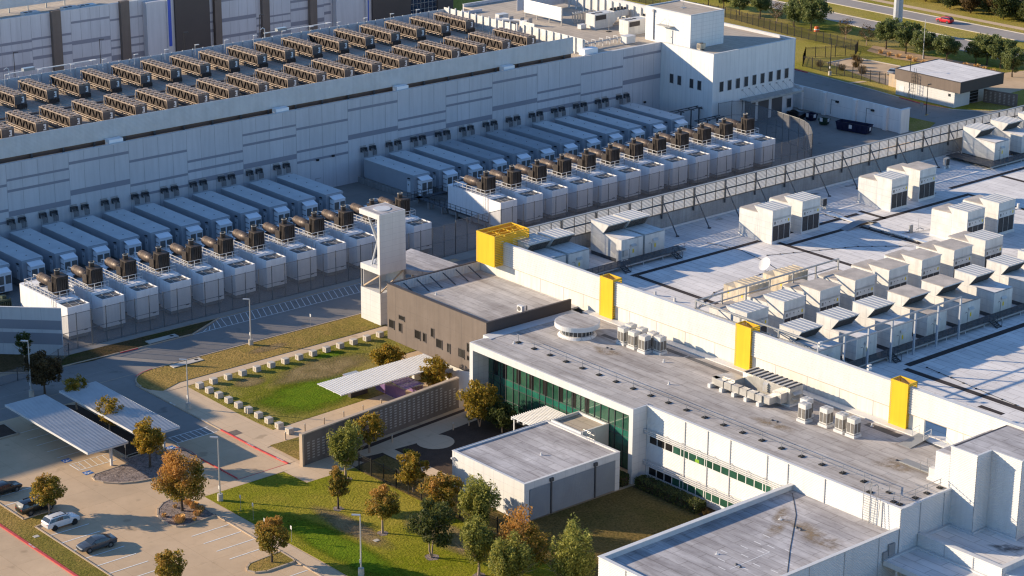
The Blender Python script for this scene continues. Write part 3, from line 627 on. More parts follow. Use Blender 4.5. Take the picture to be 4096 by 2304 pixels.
q = MB(); q.box(101.24, 125.9, 69.54, 69.9, 0, 16.2, 0); q.box(101.24, 101.6, 69.9, 84.9, 0, 16.2, 0)
joints(q, 'x', 69.54, 101.24, 125.9, 1.26, 0.1, 16.1, 1, 0.03); joints(q, 'y', 101.24, 69.54, 84.9, 1.28, 0.1, 16.1, 1, 0.03)
q.build('corner_wall', ['wall2','joint2'], DH, True)
q = MB(); q.box(-87.6, 125.9, 85.4, 136, 15.3, 15.6); q.box(101.6, 125.9, 69.9, 85.4, 15.3, 15.6); q.box(94.6, 125.9, 136, 142.6, 15.3, 15.6)
q.build('roof', 'roof_tan', DH, True)
q = MB(); q.box(-88, 101.1, 84.86, 85.5, 16.2, 16.26); q.box(101.2, 126.3, 69.5, 69.95, 16.2, 16.26); q.box(101.2, 101.7, 69.95, 84.86, 16.2, 16.262); q.box(125.8, 126.3, 69.95, 143, 16.2, 16.26); q.box(94.5, 125.8, 142.5, 143, 16.2, 16.262)
q.build('coping', 'whitem', DH, True)
for y in (82.1, 79.8, 76.2, 73.9):
    wn = MB(); wn.box(101.15, 101.238, y-1.2, y, 7.95, 10.05); wn = wn.build('window', 'joint2', DH, True); p = MB(); p.box(101.11, 101.15, y-1.1, y-0.1, 8.05, 9.95); p.build('pane', 'blinds', wn, True)
for x in (103.2,105.6,108.1,110.6,113.1,115.6,118.1,120.6,123.05):
    wn = MB(); wn.box(x, x+1.25, 69.45, 69.538, 7.9, 10.15); wn = wn.build('window', 'joint2', DH, True); p = MB(); p.box(x+0.1, x+1.15, 69.41, 69.45, 8.0, 10.05); p.build('pane', 'blinds', wn, True)
wn = MB(); wn.box(124.1, 125.7, 69.45, 69.538, 1.2, 3.5); wn = wn.build('window', 'joint2', DH, True); p = MB(); p.box(124.25, 125.5, 69.41, 69.45, 1.4, 3.3); p.build('pane', 'blinds', wn, True)
for x in (111.2, 115.3, 119.5): 
    p = MB(); p.box(x, x+3.2, 69.46, 69.538, 0.02, 5.0); [p.box(x+0.02, x+3.18, 69.45, 69.46, 0.3+0.35*k, 0.33+0.35*k, 0) for k in range(13)]; p.build('rollup_door', 'rollup', DH, True)
q = MB(); q.box(109.6, 125.9, 66.4, 69.5, 5.35, 5.55); q.box(109.6, 125.9, 66.3, 66.4, 5.2, 5.65)
for i in range(8): q.cyl((110.2+i*2.1, 66.8, 5.6), (110.2+i*2.1, 69.5, 7.4), 0.04, 5); q.box(110.0+i*2.1, 110.4+i*2.1, 69.42, 69.53, 7.25, 7.5)
q.build('awning', 'steel', DH, True)
for x, y in ((11.2, YW), (92.6, YW)):
    q = MB(); q.box(x, x+1.1, y-0.05, y-0.013, 0.05, 2.3); dd = q.build('door', 'wall', DH, True); q = MB(); q.box(x-0.08, x, y-0.06, y-0.013, 0.05, 2.4); q.box(x, x+1.18, y-0.06, y-0.013, 2.3, 2.4); q.build('frame', 'joint', dd, True)
for x, y, z in ((11.6, YW-0.05, 6.0), (15.2, YW-0.05, 6.2), (96.6, YW-0.05, 4.0)):
    q = MB(); q.box(x-0.25, x+0.25, y-0.3, y, z-0.2, z+0.15); q.build('wall_light', 'black', DH, True)

# penthouse on the corner block
PH = thing('rooftop_penthouse', 'white tiled rooftop penthouse with a canopied door, on the pale corner block', 'penthouse', (107, 84, 15.6))
q = MB(); X0, X1, Y0, Y1 = 102.5, 112.5, 77.7, 91.2
q.box(X0, X1, Y0, Y1, 15.62, 22.75, 0); joints(q, 'y', X0, Y0, Y1, 2.2, 16.2, 22.6, 1); joints(q, 'x', Y0, X0, X1, 3.3, 16.2, 22.6, 1)
zs = [16.9+k*0.83 for k in range(7)]; hjoints(q, 'y', X0, Y0, Y1, zs, 1); hjoints(q, 'x', Y0, X0, X1, zs, 1); q.build('wall', ['wall2','pjoint'], PH, True)
q = MB(); q.box(X0+0.3, X1-0.3, Y0+0.3, Y1-0.3, 22.5, 22.76); q.build('roof', 'roof_tan', PH, True); parapet(PH, X0-0.03, X1+0.03, Y0-0.03, Y1+0.03, 22.7, 22.95, 'whitem', 0.3)
q = MB(); q.box(102.35, 102.49, 82.9, 84.8, 16.1, 18.9); dd = q.build('door', 'white', PH, True); q = MB(); q.box(102.28, 102.35, 83.1, 83.2, 17.3, 17.5); q.build('handle', 'black', dd, True)
q = MB(); q.box(101.2, 102.5, 82.6, 86.6, 19.6, 19.78); q.tube([(101.3, 83.2, 19.75), (102.5, 83.9, 21.0)], 0.03); q.tube([(101.3, 86, 19.75), (102.5, 85.3, 21.0)], 0.03); q.build('canopy', 'steel', PH, True)
q = MB(); q.cyl((102.38, 88.6, 16), (102.38, 88.6, 22.3), 0.13, 8); q.box(102.15, 102.5, 88.35, 88.85, 22.0, 22.5); q.build('downpipe', 'joint', PH, True)
q = MB(); q.cyl((107.4,85.0,22.76),(107.4,85.0,25.5),0.03,5); q.tube([(107.0,84.7,22.8),(107.4,85,23.8),(107.8,84.7,22.8)],0.03); q.box(106.8,108,84.5,85.5,22.77,22.83)
tag(q.build('lightning_mast','steel'), 'thin lightning mast on the penthouse roof', 'mast')
t_ = thing('rooftop_condenser', 'beige condenser standing beside the corner of the rooftop penthouse', 'air conditioner', (104.0, 75.9, 15.6)); q = MB(); q.box(-0.8, 0.8, -0.5, 0.5, 0.35, 1.5); q.build('casing', 'unitc', t_); q = MB(); q.box(-0.7,-0.6,-0.4,0.4,0,0.35); q.box(0.6,0.7,-0.4,0.4,0,0.35); q.build('foot','steel',t_); q = MB(); q.cyl((0,0,1.5),(0,0,1.56),0.42,14); q.build('fan','coil',t_); q = MB(); q.box(-0.81,-0.8,-0.4,0.4,0.5,1.4); q.build('grille','grille',t_)

# screens on the hall roof
def screen_post_row(par, x0, x1, y, z0, z1, step, side=1, mat='whitem'):
    q = MB(); x = x0
    while x <= x1: q.box(x-0.09, x+0.09, y-0.12*(side < 0)-0.0, y+0.12*(side > 0)+0.0, z0, z1); x += step
    return q
t_ = thing('roof_screen', 'long pale ribbed screen along the front edge of the chiller roof', 'screen wall', (0, 87.4, 15.6))
q = MB(); q.riby(87.4, -87, 78.3, 16.55, 19.92, 0.22, 0.03); q.box(-87, 78.3, 87.41, 87.5, 16.55, 19.98); q.build('sheeting', 'whitem', t_, True)
MB().box(-87, 78.3, 88.0, 88.3, 15.6, 16.7).build('sun_blocking_board', 'brownside', t_, True)  # board added behind the screen to block low sun from the floor strip
x = -70.4
while x < 78.3: MB().box(x-0.15, x+0.15, 87.51, 87.8, 15.6, 19.8).build('post', 'dsteel', t_, True); x += 6.1
t_ = thing('roof_screen', 'pale grey ribbed screen with upright posts behind the rear row of rooftop chillers', 'screen wall', (0, 130.7, 15.6))
q = MB(); q.riby(133.6, -87, 82.0, 15.7, 18.15, 0.25, 0.03); q.box(-87, 82.0, 133.61, 133.7, 15.7, 18.15); q.build('sheeting', 'whitem', t_, True)
x = -55.0
while x < 81: MB().box(x-0.09, x+0.09, 133.4, 133.55, 15.6, 18.3).build('post', 'whitem', t_, True); x += 2.45
t_ = thing('roof_screen', 'sunlit ribbed screen with upright posts closing the right end of the chiller field', 'screen wall', (81.6, 110, 15.6))
q = MB(); q.ribx(81.6, 87.6, 107.0, 15.9, 19.0, 0.25, 0.04); q.ribx(81.6, 109.5, 133.6, 15.9, 18.6, 0.25, 0.04); q.box(81.61, 81.7, 87.6, 107, 15.9, 19); q.box(81.61, 81.7, 109.5, 133.6, 15.9, 18.6); q.ribx(83.8, 105.8, 110.6, 15.9, 19.0, 0.25, 0.04); q.box(83.81, 83.9, 105.8, 110.6, 15.9, 19); q.build('sheeting', 'unitw', t_, True)
y = 88.0
while y < 133: MB().box(81.32, 81.55, y-0.12, y+0.12, 15.6, 19.0).build('post', 'white', t_, True); y += 2.3
t_ = thing('roof_screen', 'ribbed screen with posts behind the two cream packaged units', 'screen wall', (124.5, 110, 15.6))
q = MB(); q.ribx(113.2, 96, 128.9, 16.2, 19.2, 0.25, 0.04); q.box(113.21, 113.3, 96, 129, 16.2, 19.2); q.build('sheeting', 'unitw', t_, True)
y = 96.5
while y < 129: MB().box(112.85, 113.15, y-0.15, y+0.15, 15.6, 19.2).build('post', 'whitem', t_, True); y += 2.35
t_ = thing('roof_screen', 'grey ribbed screen at the back left of the upper roof', 'screen wall', (105, 129, 15.6))
q = MB(); q.riby(129.0, 99, 113.2, 16.2, 19.2, 0.25, 0.04); q.box(99, 113.2, 129.01, 129.1, 16.2, 19.2)
q.build('sheeting', 'wall', t_, True)
t_ = thing('white_screen_panel', 'big plain white screen panel standing on short legs on the upper roof', 'screen wall', (97, 117.5, 15.6))
q = MB(); q.ribx(98.0, 113.0, 125.5, 16.6, 19.6, 0.3, 0.03); q.box(98.01, 98.12, 113.0, 125.5, 16.6, 19.6); q.build('sheeting', 'white', t_, True)
q = MB(); [q.box(98.15, 98.4, y-0.12, y+0.12, 15.6, 19.5) for y in (113.2, 117.2, 121.3, 125.3)]; q.build('leg', 'steel', t_, True)

# ---------------------------------------------------------------- distant hall behind
FH = thing('distant_hall', 'distant panel hall with dark columns, blue strip and black block', 'building', (60, 185, 0))
q = MB(); FY = 185.0; q.box(-190, 88.5, FY, FY+0.5, 0, 18.0, 0)
FT = [[(14.9,15.4),(10.1,11.0),(6.3,7.0)], [(14.2,14.65),(9.6,10.0),(7.8,8.3),(5.2,6.4)], [(12.2,12.8),(10.2,10.8),(6.6,7.6)], [(12.5,13.0),(10.4,10.9),(8.2,8.9)]]
x = 17.4-9.8*16; i = 0
while x < 88:
    for z0, z1 in FT[i % 4]: q.box(x+0.03, min(x+9.77, 88), FY-0.01, FY, z0, z1, 1)
    for k in range(4): q.box(x+k*2.45-0.03, x+k*2.45+0.03, FY-0.014, FY, 0, 17.9, 2)
    x += 9.8; i += 1
q.box(-190, -189.5, FY+0.5, FY+90, 0, 18, 0); q.box(118.5, 119, FY+0.5, FY+90, 0, 18, 0); q.box(88.5, 97.0, 183.4, FY+0.4, 0, 19.4, 0); q.box(35.7, 40.8, 183.2, FY-0.02, 0, 17.6, 0)
q.box(110.4, 119, FY, FY+.5, 0, 18, 0); q.build('facade_wall', ['wall','band','joint'], FH, True)
q = MB(); q.box(-189.5, 118.5, FY+0.5, FY+90, 17.0, 17.3); q.build('roof', 'roof_tan', FH, True)
q = MB(); q.box(-190, 35.6, FY-0.05, FY+0.6, 18.0, 18.08); q.box(56, 88.5, FY-0.05, FY+0.6, 18.0, 18.08); q.build('coping', 'white', FH, True)
for x0, x1 in ((-23.5,-21.2),(-5.4,-3.1),(12.3,14.5),(29.6,31.8),(54.4,56.2),(67.6,69.6),(81.3,83.3)):
    q = MB(); q.box(x0, x1, FY-1.0, FY-0.02, 0, 18.5); q.build('column', 'brownwall', FH, True)
q = MB(); q.box(42.6, 51.8, 182.2, FY-0.02, 0, 18.6); q.build('dark_block', 'brownside', FH, True); q = MB(); q.box(98.6, 110.3, 182.2, FY+0.4, 0, 18.6); q.build('dark_block', 'brownside', FH, True)
q = MB(); q.box(40.8, 42.6, 182.8, FY-0.03, 0, 18.0, 0); q.prism([(41.0,182.8),(41.8,182.8),(41.8,182.75),(41.0,182.75)],7,17.9,1); q.build('lit_strip', ['wall','bluestrip'], FH, True)
q = MB(); q.box(97.0, 98.6, 182.8, FY+0.3, 0, 18.0, 0); q.box(97.5, 97.8, 182.76, 182.8, 4, 18.0, 1); q.build('lit_strip', ['wall','bluestrip'], FH, True)
q = MB(); q.box(110.3, 119, 182.9, FY-.02, 5.2, 12); gl = q.build('glazed_bay', 'blueglass', FH, True)
q = MB(); [q.box(110.35+k*1.2, 110.43+k*1.2, 182.85, 182.9, 5.2, 12) for k in range(8)]; [q.box(110.3, 119, 182.84, 182.88, z, z+0.07) for z in (5.2, 6.4, 7.9, 9.4)]; q.build('mullion', 'steel', gl, True)
q = MB(); q.box(119.0, 124.0, 182.4, FY+2, 0, 14); q.build('dark_block', 'brownside', FH, True)
t_ = thing('roof_screen', 'pale ribbed rooftop screen on posts on the distant hall at the top left corner', 'screen wall', (5, 194.5, 17.3))
q = MB(); q.riby(193.5, -189, 26, 18.4, 22.0, 0.3, 0.04); q.box(-189, 26, 193.51, 193.6, 18.4, 22); q.build('sheeting', 'whitem', t_, True)
for k in range(6): MB().box(4.6*k-2.12, 4.6*k-1.88, 193.61, 193.9, 17.3, 21.8).build('post', 'steel', t_, True)
for i, (x, y) in enumerate(((9.6, 188.6), (19.2, 188.2), (23.4, 187.9))):
    t_ = thing('twin_fan_unit', '%s of the flat twin-fan units on the distant hall roof, counted from the left' % orw(i), 'roof fan', (x, y, 17.3), 0, 'twin-fan roof units')
    q = MB(); q.box(-1.9, 1.9, -1.1, 1.1, 0, 0.75); q.build('housing', 'whitem', t_); 
    for dx in (-1.2, -0.1): q = MB(); q.cyl((dx, -0.2, 0.75), (dx, -0.2, 0.8), 0.48, 14); q.build('fan', 'black', t_)
# building out of frame on the left that shades the parking lot
OB = thing('grey_office_block', 'tall grey panel block beyond the left edge of the car park', 'building', (-150, 80, 0))
q = MB(); q.box(-230, -112.4, 61.6, 110, 0, 23.7, 0); joints(q, 'x', 61.6, -230, -112.4, 3, 0, 23.6, 1); q.build('wall', ['wall','joint'], OB, True)
q = MB(); q.box(-229.6, -112.8, 62, 109.6, 23.7, 24.0); q.build('roof', 'roof_tan', OB, True)

# striped yard wall on the left
t_ = thing('striped_yard_wall', 'tall blue-grey wall with two broad darker bands, at the left end of the generator yard', 'wall', (-70.1, 36.4, 0))
dx_, dy_ = -6.7/9.4, 6.6/9.4
def sw(s0, s1, d0, d1, z0, z1, q, m_): 
    P = lambda s_, d_: (-70.1+dx_*s_-dy_*d_*-1*0-dy_*d_, 36.4+dy_*s_+dx_*d_)
    q.prism([P(s0, d0), P(s1, d0), P(s1, d1), P(s0, d1)], z0, z1, m_)
q = MB(); sw(0, 60, -0.25, 0, 0, 7.45, q, 0); sw(0.03, 60, 0, 0.008, 4.1, 5.55, q, 1); sw(0.03, 60, 0, 0.008, 1.75, 3.55, q, 1)
for k in range(9): sw(3.0+k*3.0, 3.03+k*3.0, 0, 0.012, 0, 7.4, q, 2)
q.build('panel', ['wall','band','joint'], t_, True); q = MB(); sw(0, 60, -0.3, 0.04, 7.45, 7.52, q, 0); q.build('coping', 'whitem', t_, True)
# return of the wall behind
# ---------------------------------------------------------------- white tower
TW = thing('white_tower', 'slender white tiled tower with an open notch, a round roof disc and slanting steel struts', 'tower', (-24, 19, 0))
q = MB(); tx, ty_ = -25.66, 16.7
def tj(q, x0, x1, y0, y1, z0, z1, step=0.92):
    k = z0+step
    zs = []
    while k < z1-0.1: zs.append(k); k += step
    hjoints(q, 'y', x0, y0, y1, zs, 1); hjoints(q, 'x', y0, x0, x1, zs, 1); joints(q, 'x', y0, x0, x1, 2.56, z0, z1, 1); joints(q, 'y', x0, y0, y1, 2.5, z0, z1, 1)
q.box(tx, -20.6, ty_, 21.7, 0, 5.3, 0); tj(q, tx, -20.6, ty_, 21.7, 0, 5.3)
q.build('base', ['white','pjoint'], TW, True)
q = MB(); q.box(tx, -20.6, ty_, 21.7, 8.3, 9.2, 0); q.build('middle_slab', 'white', TW, True)
q = MB(); q.box(tx+0.4, -20.6, ty_, ty_+0.6, 9.2, 17.15, 0); q.box(tx, tx+0.4, ty_, ty_+0.6, 9.2, 17.15, 0); k = [9.9+i*0.92 for i in range(9)]; hjoints(q, 'x', ty_, tx, -20.6, k, 1); joints(q, 'x', ty_, tx, -20.6, 2.56, 9.2, 17.9, 1); q.build('upright_wall', ['white','pjoint'], TW, True)
q = MB(); q.box(tx, -20.6, ty_, 21.8, 17.15, 17.95); q.build('top_slab', 'white', TW, True)
q = MB(); q.box(tx+0.25, -20.85, ty_+0.25, 21.5, 17.95, 17.99); q.build('top_membrane', 'roof_dirty', TW, True)
q = MB(); q.cyl((-23.2, 19.2, 17.99), (-23.2, 19.2, 18.07), 1.35, 28); q.build('roof_disc', 'whitem', TW, True)
q = MB(); q.cyl((-23.6, 19.6, 9.2), (-23.6, 19.6, 9.28), 1.3, 24); q.build('floor_disc', 'whitem', TW, True)
for x, y in ((tx+0.1, 21.55), (tx+0.1, 16.85), (-20.75, 21.55), (-20.75, 16.85)):
    q = MB(); q.box(x-0.09, x+0.09, y-0.09, y+0.09, 5.3, 8.3); q.build('post', 'steel', TW, True)
q = MB(); q.box(-21.0, -20.7, 17, 21.4, 5.3, 8.3, 0); q.box(-25.3, -21.0, 21.3, 21.5, 5.3, 8.3, 0); q.build('inner_wall', 'wall2', TW, True)
q = MB(); q.beam((tx+0.3, 21.4, 5.4), (tx+0.3, 17.0, 8.2), 0.22, 0.22); q.beam((-25.4, 16.85, 5.4), (-21, 16.85, 8.2), 0.2, 0.2)
q.build('lower_strut', 'cap', TW, True)
q = MB(); q.beam((-24.9, 20.6, 17.1), (-25.0, 18.2, 13.2), 0.2, 0.2); q.beam((-25.0, 18.2, 13.2), (-24.9, 19.8, 9.2), 0.2, 0.2); q.beam((-24.6, 17.6, 12.2), (-24.6, 19.4, 9.2), 0.2, 0.2); q.beam((-24.9, 20.6, 17.1), (-24.6, 17.5, 12.2), 0.16, 0.16); q.build('upper_strut', 'utility', TW, True)
t_ = thing('link_canopy', 'flat grey link canopy on dark posts running from the white tower towards the brown building', 'canopy', (-16, 18, 0))
q = MB(); q.prism([(-20.5,16.9),(-20.5,22.3),(-13.2,24.8),(-12.6,13.6),(-18.5,13.0)], 7.4, 8.2); q.build('deck', 'roof_dirty', t_, True)
q = MB(); [q.box(x-0.15, x+0.15, y-0.15, y+0.15, 0, 7.4) for x, y in ((-19.8,14.2),(-16,14),(-13.4,14.5),(-19.8,21.5),(-14,23.5))]; q.beam((-20,14,4.5),(-16,14,7.3),0.2,0.2); q.build('post', 'dsteel', t_, True)
q = MB(); q.box(-20.2,-13.0,14.2,21,4.2,4.5); q.build('walkway', 'liney', t_, True)

# ---------------------------------------------------------------- brown building
BB = thing('brown_building', 'flat-roofed brown panel building raised above the lawn, with small scattered dark windows', 'building', (-25, -6, 0))
BX = -33.25; BY0, BY1 = -17.85, 4.6
q = MB(); q.box(BX, BX+0.5, BY0+.1, BY1, 3.05, 11.6, 0)
joints(q, 'y', BX, BY0, BY1, 2.56, 3.06, 11.55, 1, 0.04, 0.006, 0.4); hjoints(q, 'y', BX, BY0+.1, BY1, [5.9, 8.6], 1, 0.03); q.box(BX, -16.2, BY1, BY1+0.4, 3.05, 11.6, 0); q.box(-33.2,-15.6,BY0+.2,BY1,3.06,3.3,1)
q.build('front_wall', ['brownwall','brownjoint'], BB, True)
q = MB(); q.box(BX+0.01, -17.2, BY0, BY0+0.25, 3.05, 11.6); q.build('side_wall', 'brownside', BB, True)
q = MB(); q.box(BX-0.03, BX+0.6, BY0-0.03, BY1+0.45, 11.6, 11.68); q.box(BX+0.6, -17.2, BY0-0.03, BY0+0.35, 11.6, 11.682); q.box(BX+0.6, -15.7, BY1+.05, BY1+0.45, 11.6, 11.682); q.build('coping', 'brownside', BB, True)
q = MB(); q.box(BX+0.5, -15.7, BY0+0.25, BY1, 9.9, 10.2); q.build('roof', 'roof', BB, True)
q = MB()
for k in range(58): q.box(BX+0.6+k*0.3, BX+0.75+k*0.3, BY1-0.1, BY1-0.001, 10.2, 11.55)
q.box(BX+0.5, -15.7, BY1-0.04, BY1-0.02, 10.2, 11.58); q.build('inner_lining', 'whitem', BB, True)
for i in range(6):
    q = MB(); x = -30.6+2.5*i; q.beam((x, BY1-0.2, 11.3), (x, BY1-3.2, 10.2), 0.13, 0.13); q.build('brace', 'dsteel', BB, True)
q = MB(); q.box(-30.5, -16, -17.4, -0.5, 0, 3.04); q.build('underside_wall', 'white', BB, True)
W = [(3.35,4.5,5.0,6.2),(0.86,2.15,6.9,7.5),(1.53,2.18,5.0,6.24),(-2.89,-1.61,5.0,6.24),(-4.17,-3.53,5.0,6.26),(-6.03,-5.42,6.26,7.5),(-7.92,-6.65,5.0,6.25),(-9.79,-9.16,4.95,6.2),(-12.98,-11.71,4.98,6.2),(-14.3,-13.61,6.26,7.5),(-14.3,-13.65,4.98,5.6)]
for y0, y1, z0, z1 in W:
    wn = MB(); wn.box(BX-0.10, BX-0.012, y0-0.05, y1+0.05, z0-0.14, z0); wn.box(BX-0.08, BX-0.012, y0-0.06, y0, z0, z1); wn.box(BX-0.08, BX-0.012, y1, y1+0.06, z0, z1); wn.box(BX-0.08, BX-0.012, y0-0.06, y1+0.06, z1, z1+0.06)
    wn = wn.build('window', 'brownjoint', BB, True); p = MB(); p.box(BX-0.03, BX-0.012, y0, y1, z0, z1); p.build('pane', 'darkglass', wn, True)
t_ = thing('condenser_unit', 'small white single-fan condenser near the corner of the brown building roof', 'air conditioner', (-23.9, -14.4, 10.2)); q = MB(); q.box(-0.25,0.25,-0.55,0.55,0.15,1.1); q.build('casing','white',t_); q = MB(); q.cyl((-0.26,0.1,0.65),(-0.3,0.1,0.65),0.33,14); q.build('fan','grille',t_); q=MB(); q.tube([(0.5,-0.6,0),(0.5,-0.6,1.1),(0.5,-0.8,1.1),(0.5,-0.8,0.5)],0.06); q.build('pipe','dsteel',t_)

# ---------------------------------------------------------------- white office with frame
OF = thing('white_office', 'long white office with a projecting white portal frame, green glass front and strip windows', 'building', (-25, -55, 0))
WX = -35.37; FX = -37.85
q = MB(); q.box(FX, WX, -19.7, -20.4, 0, 9.35); hj = [0.9+0.95*k for k in range(9)]
q.build('portal_left_pillar', 'white', OF, True)
q = MB(); q.box(WX, -34.0, -20.38, -19.75, 0, 10.3); q.box(-34, -17.2, -19.9, -18.0, 0, 10.1); q.build('left_return', 'white', OF, True)
q = MB(); q.box(FX, WX+0.2, -52.52, -19.7, 9.35, 10.39); q.build('portal_beam', 'white', OF, True)
q = MB(); q.box(FX, WX, -52.52, -51.78, 0, 9.35, 0); hjoints(q, 'x', -52.52, FX, WX, hj+[9.6], 1); joints(q, 'x', -52.52, FX, WX, 1.24, 0, 10.3, 1); q.build('portal_right_pillar', ['white','pjoint'], OF, True)
q = MB(); q.box(FX+0.05, -35.0, -20.41, -20.4, 0.0, 9.3, 0); [q.box(FX+0.05, -35.0, -20.418, -20.41, z, z+0.04, 1) for z in hj]; [q.box(x, x+0.04, -20.418, -20.41, 0, 9.3, 1) for x in (-36.9, -35.9)]; q.build('left_reveal', ['white','pjoint'], OF, True)
# curtain wall
GX = -35.0
q = MB(); q.box(GX, GX+0.1, -51.78, -20.42, 0.1, 9.35); cw = q.build('curtain_wall', 'greenglass', OF, True)
q = MB(); q.box(GX-0.03, GX-0.005, -51.78, -23.6, 4.6, 5.5); q.box(GX-0.03, GX-0.005, -51.78, -46.5, 3.3, 4.6); q.build('spandrel', 'greenglassl', cw, True)
q = MB(); y = -51.7; i = 0
while y < -20.5:
    q.box(GX-0.1, GX-0.031, y-0.035, y+0.035, 0.1, 9.35); y += 1.55 if i % 2 else 1.2; i += 1
for z in (0.1, 2.4, 4.55, 5.5, 9.3): q.box(GX-0.07, GX-0.031, -51.78, -20.42, z-0.03, z+0.03)
q.build('mullion', 'dsteel', cw, True)
for y in (-22.5,-24.4,-27.3,-30,-32.8,-36,-38.6,-41.2): MB().box(GX-0.025, GX-0.004, y, y+0.9, 5.6, 9.2).build('blind', 'darkglass', cw, True)
# main ribbed walls and strip windows
q = MB(); q.box(WX, WX+0.4, -94.4, -52.54, 0, 10.3, 0)
q.ribx(WX-0.001, -94.4, -52.56, 7.05, 10.3, 0.2, 0.04, 1); q.ribx(WX-0.001, -94.4, -52.56, 2.95, 5.35, 0.2, 0.04, 1); q.ribx(WX-0.001, -94.4, -52.56, 0.0, 0.9, 0.2, 0.04, 1)
for y in (-59.5,-63.5,-67.4,-73.6,-77.0,-82.9,-91.7): q.box(WX-0.12, WX-0.06, y-0.06, y+0.06, 0, 10.25, 2)
q.build('front_wall', ['white','white','pjoint'], OF, True)
q = MB(); q.riby(-94.45, WX, -26.3, 4.0, 10.25, 0.2, 0.04, 0); q.box(WX+0.4, -26.3, -94.44, -94.1, 0, 10.25, 0); q.box(WX, WX+.4, -94.44,-94.4,0,10.25,0)
for x in (-31.9, -27.6): q.box(x-0.05, x+0.05, -94.57, -94.5, 4.0, 10.25, 1)
q.build('side_wall', ['white','pjoint'], OF, True)
for (z0, z1, y1_) in ((5.4, 6.5, -73.9), (1.05, 2.15, -76.5)):
    y = -53.2; 
    while y > y1_:
        wn = MB(); wn.box(WX-0.10, WX-0.045, y-1.42, y, z0-0.05, z1+0.05); wn = wn.build('window', 'white', OF, True)
        p = MB(); p.box(WX-0.115, WX-0.10, y-1.34, y-0.09, z0+0.02, z1-0.02); p.build('pane', 'greenglass' if y < -57 else 'darkglass', wn, True); y -= 1.42
q = MB(); q.box(WX-0.13,WX-0.12,-62.2,-61.5,5.45,5.9); q.build('lime_board', 'lime', OF, True)
for z in (6.72, 6.98, 7.24, 2.4, 2.66, 2.92):
    q = MB(); y1_ = -78.0; q.box(WX-0.62, WX-0.50, y1_, -52.6, z-0.05, z+0.05); [q.box(WX-0.5, WX-0.05, y-0.02, y+0.02, z-0.03, z+0.03) for y in [-53.5-2.84*k for k in range(9)]]; q.build('sunshade_louvre', 'whitem', OF, True)
q = MB(); q.box(-35.3, -15.8, -94.1, -20.4, 9.9, 10.2); q.box(FX+0.25, -34.9, -52.3, -19.95, 10.39, 10.402); q.build('roof', 'roof', OF, True)
q = MB(); q.box(WX-0.1, WX+0.35, -94.55, -52.53, 10.3, 10.38); q.box(WX+0.35, -26.2, -94.6, -94.15, 10.25, 10.382)
q.box(-17.0, -15.72, -94, -20, 10.21, 10.34); q.build('coping', 'white', OF, True)
# roof markings: stained patches and walk pads, lying on the roof
def roofpatch(pts, z, mat, name='walk_pad', lab=None):
    [MB().sheet(p, z).build(name, mat, OF, True) for i, p in enumerate(pts)]
def rblob(cx, cy, rx, ry, a0=0.0, n=22, sd=1):
    rr = random.Random(sd); ph = [rr.random()*6.28 for _ in range(4)]; out = []
    for i in range(n):
        t_ = 2*math.pi*i/n; k = 1+0.22*math.sin(2*t_+ph[0])+0.15*math.sin(3*t_+ph[1])+0.1*math.sin(5*t_+ph[2])
        px, py = rx*k*math.cos(t_), ry*k*math.sin(t_); out.append((cx+px*math.cos(a0)-py*math.sin(a0), cy+px*math.sin(a0)+py*math.cos(a0)))
    return out
roofpatch([[(-18.9,-38.2),(-18.0,-38.2),(-18.0,-42.5),(-18.9,-42.5)],[(-18.9,-42.8),(-18.0,-42.8),(-18.1,-50.5),(-19.0,-50.5)],[(-18.8,-74.5),(-17.6,-74.5),(-17.6,-80.0),(-18.8,-80.0)],[(-17.3,-82.9),(-16.9,-82.9),(-17.2,-88),(-17.9,-88)],[(-20.8,-31.6),(-21.6,-31.6),(-21.6,-28.8),(-20.8,-28.8)]], 10.206, 'walkpad2')
for (cx, cy, rx, ry, a0, sd) in ((-25.4,-34.2,0.8,2.2,0.3,1),(-27.5,-67.0,0.9,2.6,0.2,2),(-25.6,-85.6,1.2,2.6,0.15,4)): MB().soft(rblob(cx, cy, rx*1.5, ry*1.4, a0, 22, sd), 10.204).build('water_stain', 'stain', OF, True)
for x, y in ((-24.4,-33.2),(-26.5,-66.1),(-24.4,-84.6)):
    q = MB(); q.cyl((x,y,10.2),(x,y,10.34),0.26,10,0.12); q.cyl((x+0.1,y-0.75,10.2),(x+0.1,y-0.75,10.34),0.26,10,0.12); q.build('roof_drain','dsteel',OF,True)

# rotunda skylight
RT = thing('rotunda_skylight', 'round glazed rooftop lantern with a wide white disc roof, beside the dark brown wall', 'skylight', (-23.9, -26.5, 10.2))
q = MB(); q.cyl((0,0,0),(0,0,0.35),2.75,40,2.45); q.build('kerb_ring','roof_clean',RT); q = MB(); q.cyl((0,0,0.35),(0,0,1.35),2.15,40,None,0,False); dr = q.build('glazed_drum','blinds',RT)
q = MB()
for i in range(22): a_ = 2*math.pi*i/22; q.cyl((2.17*math.cos(a_),2.17*math.sin(a_),0.35),(2.17*math.cos(a_),2.17*math.sin(a_),1.35),0.045,5)
q.build('mullion','white',dr)
q = MB(); q.cyl((0,0,1.35),(0,0,2.0),3.2,56); q.build('disc_roof','white',RT); q = MB(); q.cyl((0,0,2.0),(0,0,2.02),3.1,56); q.build('disc_membrane','roof',RT)

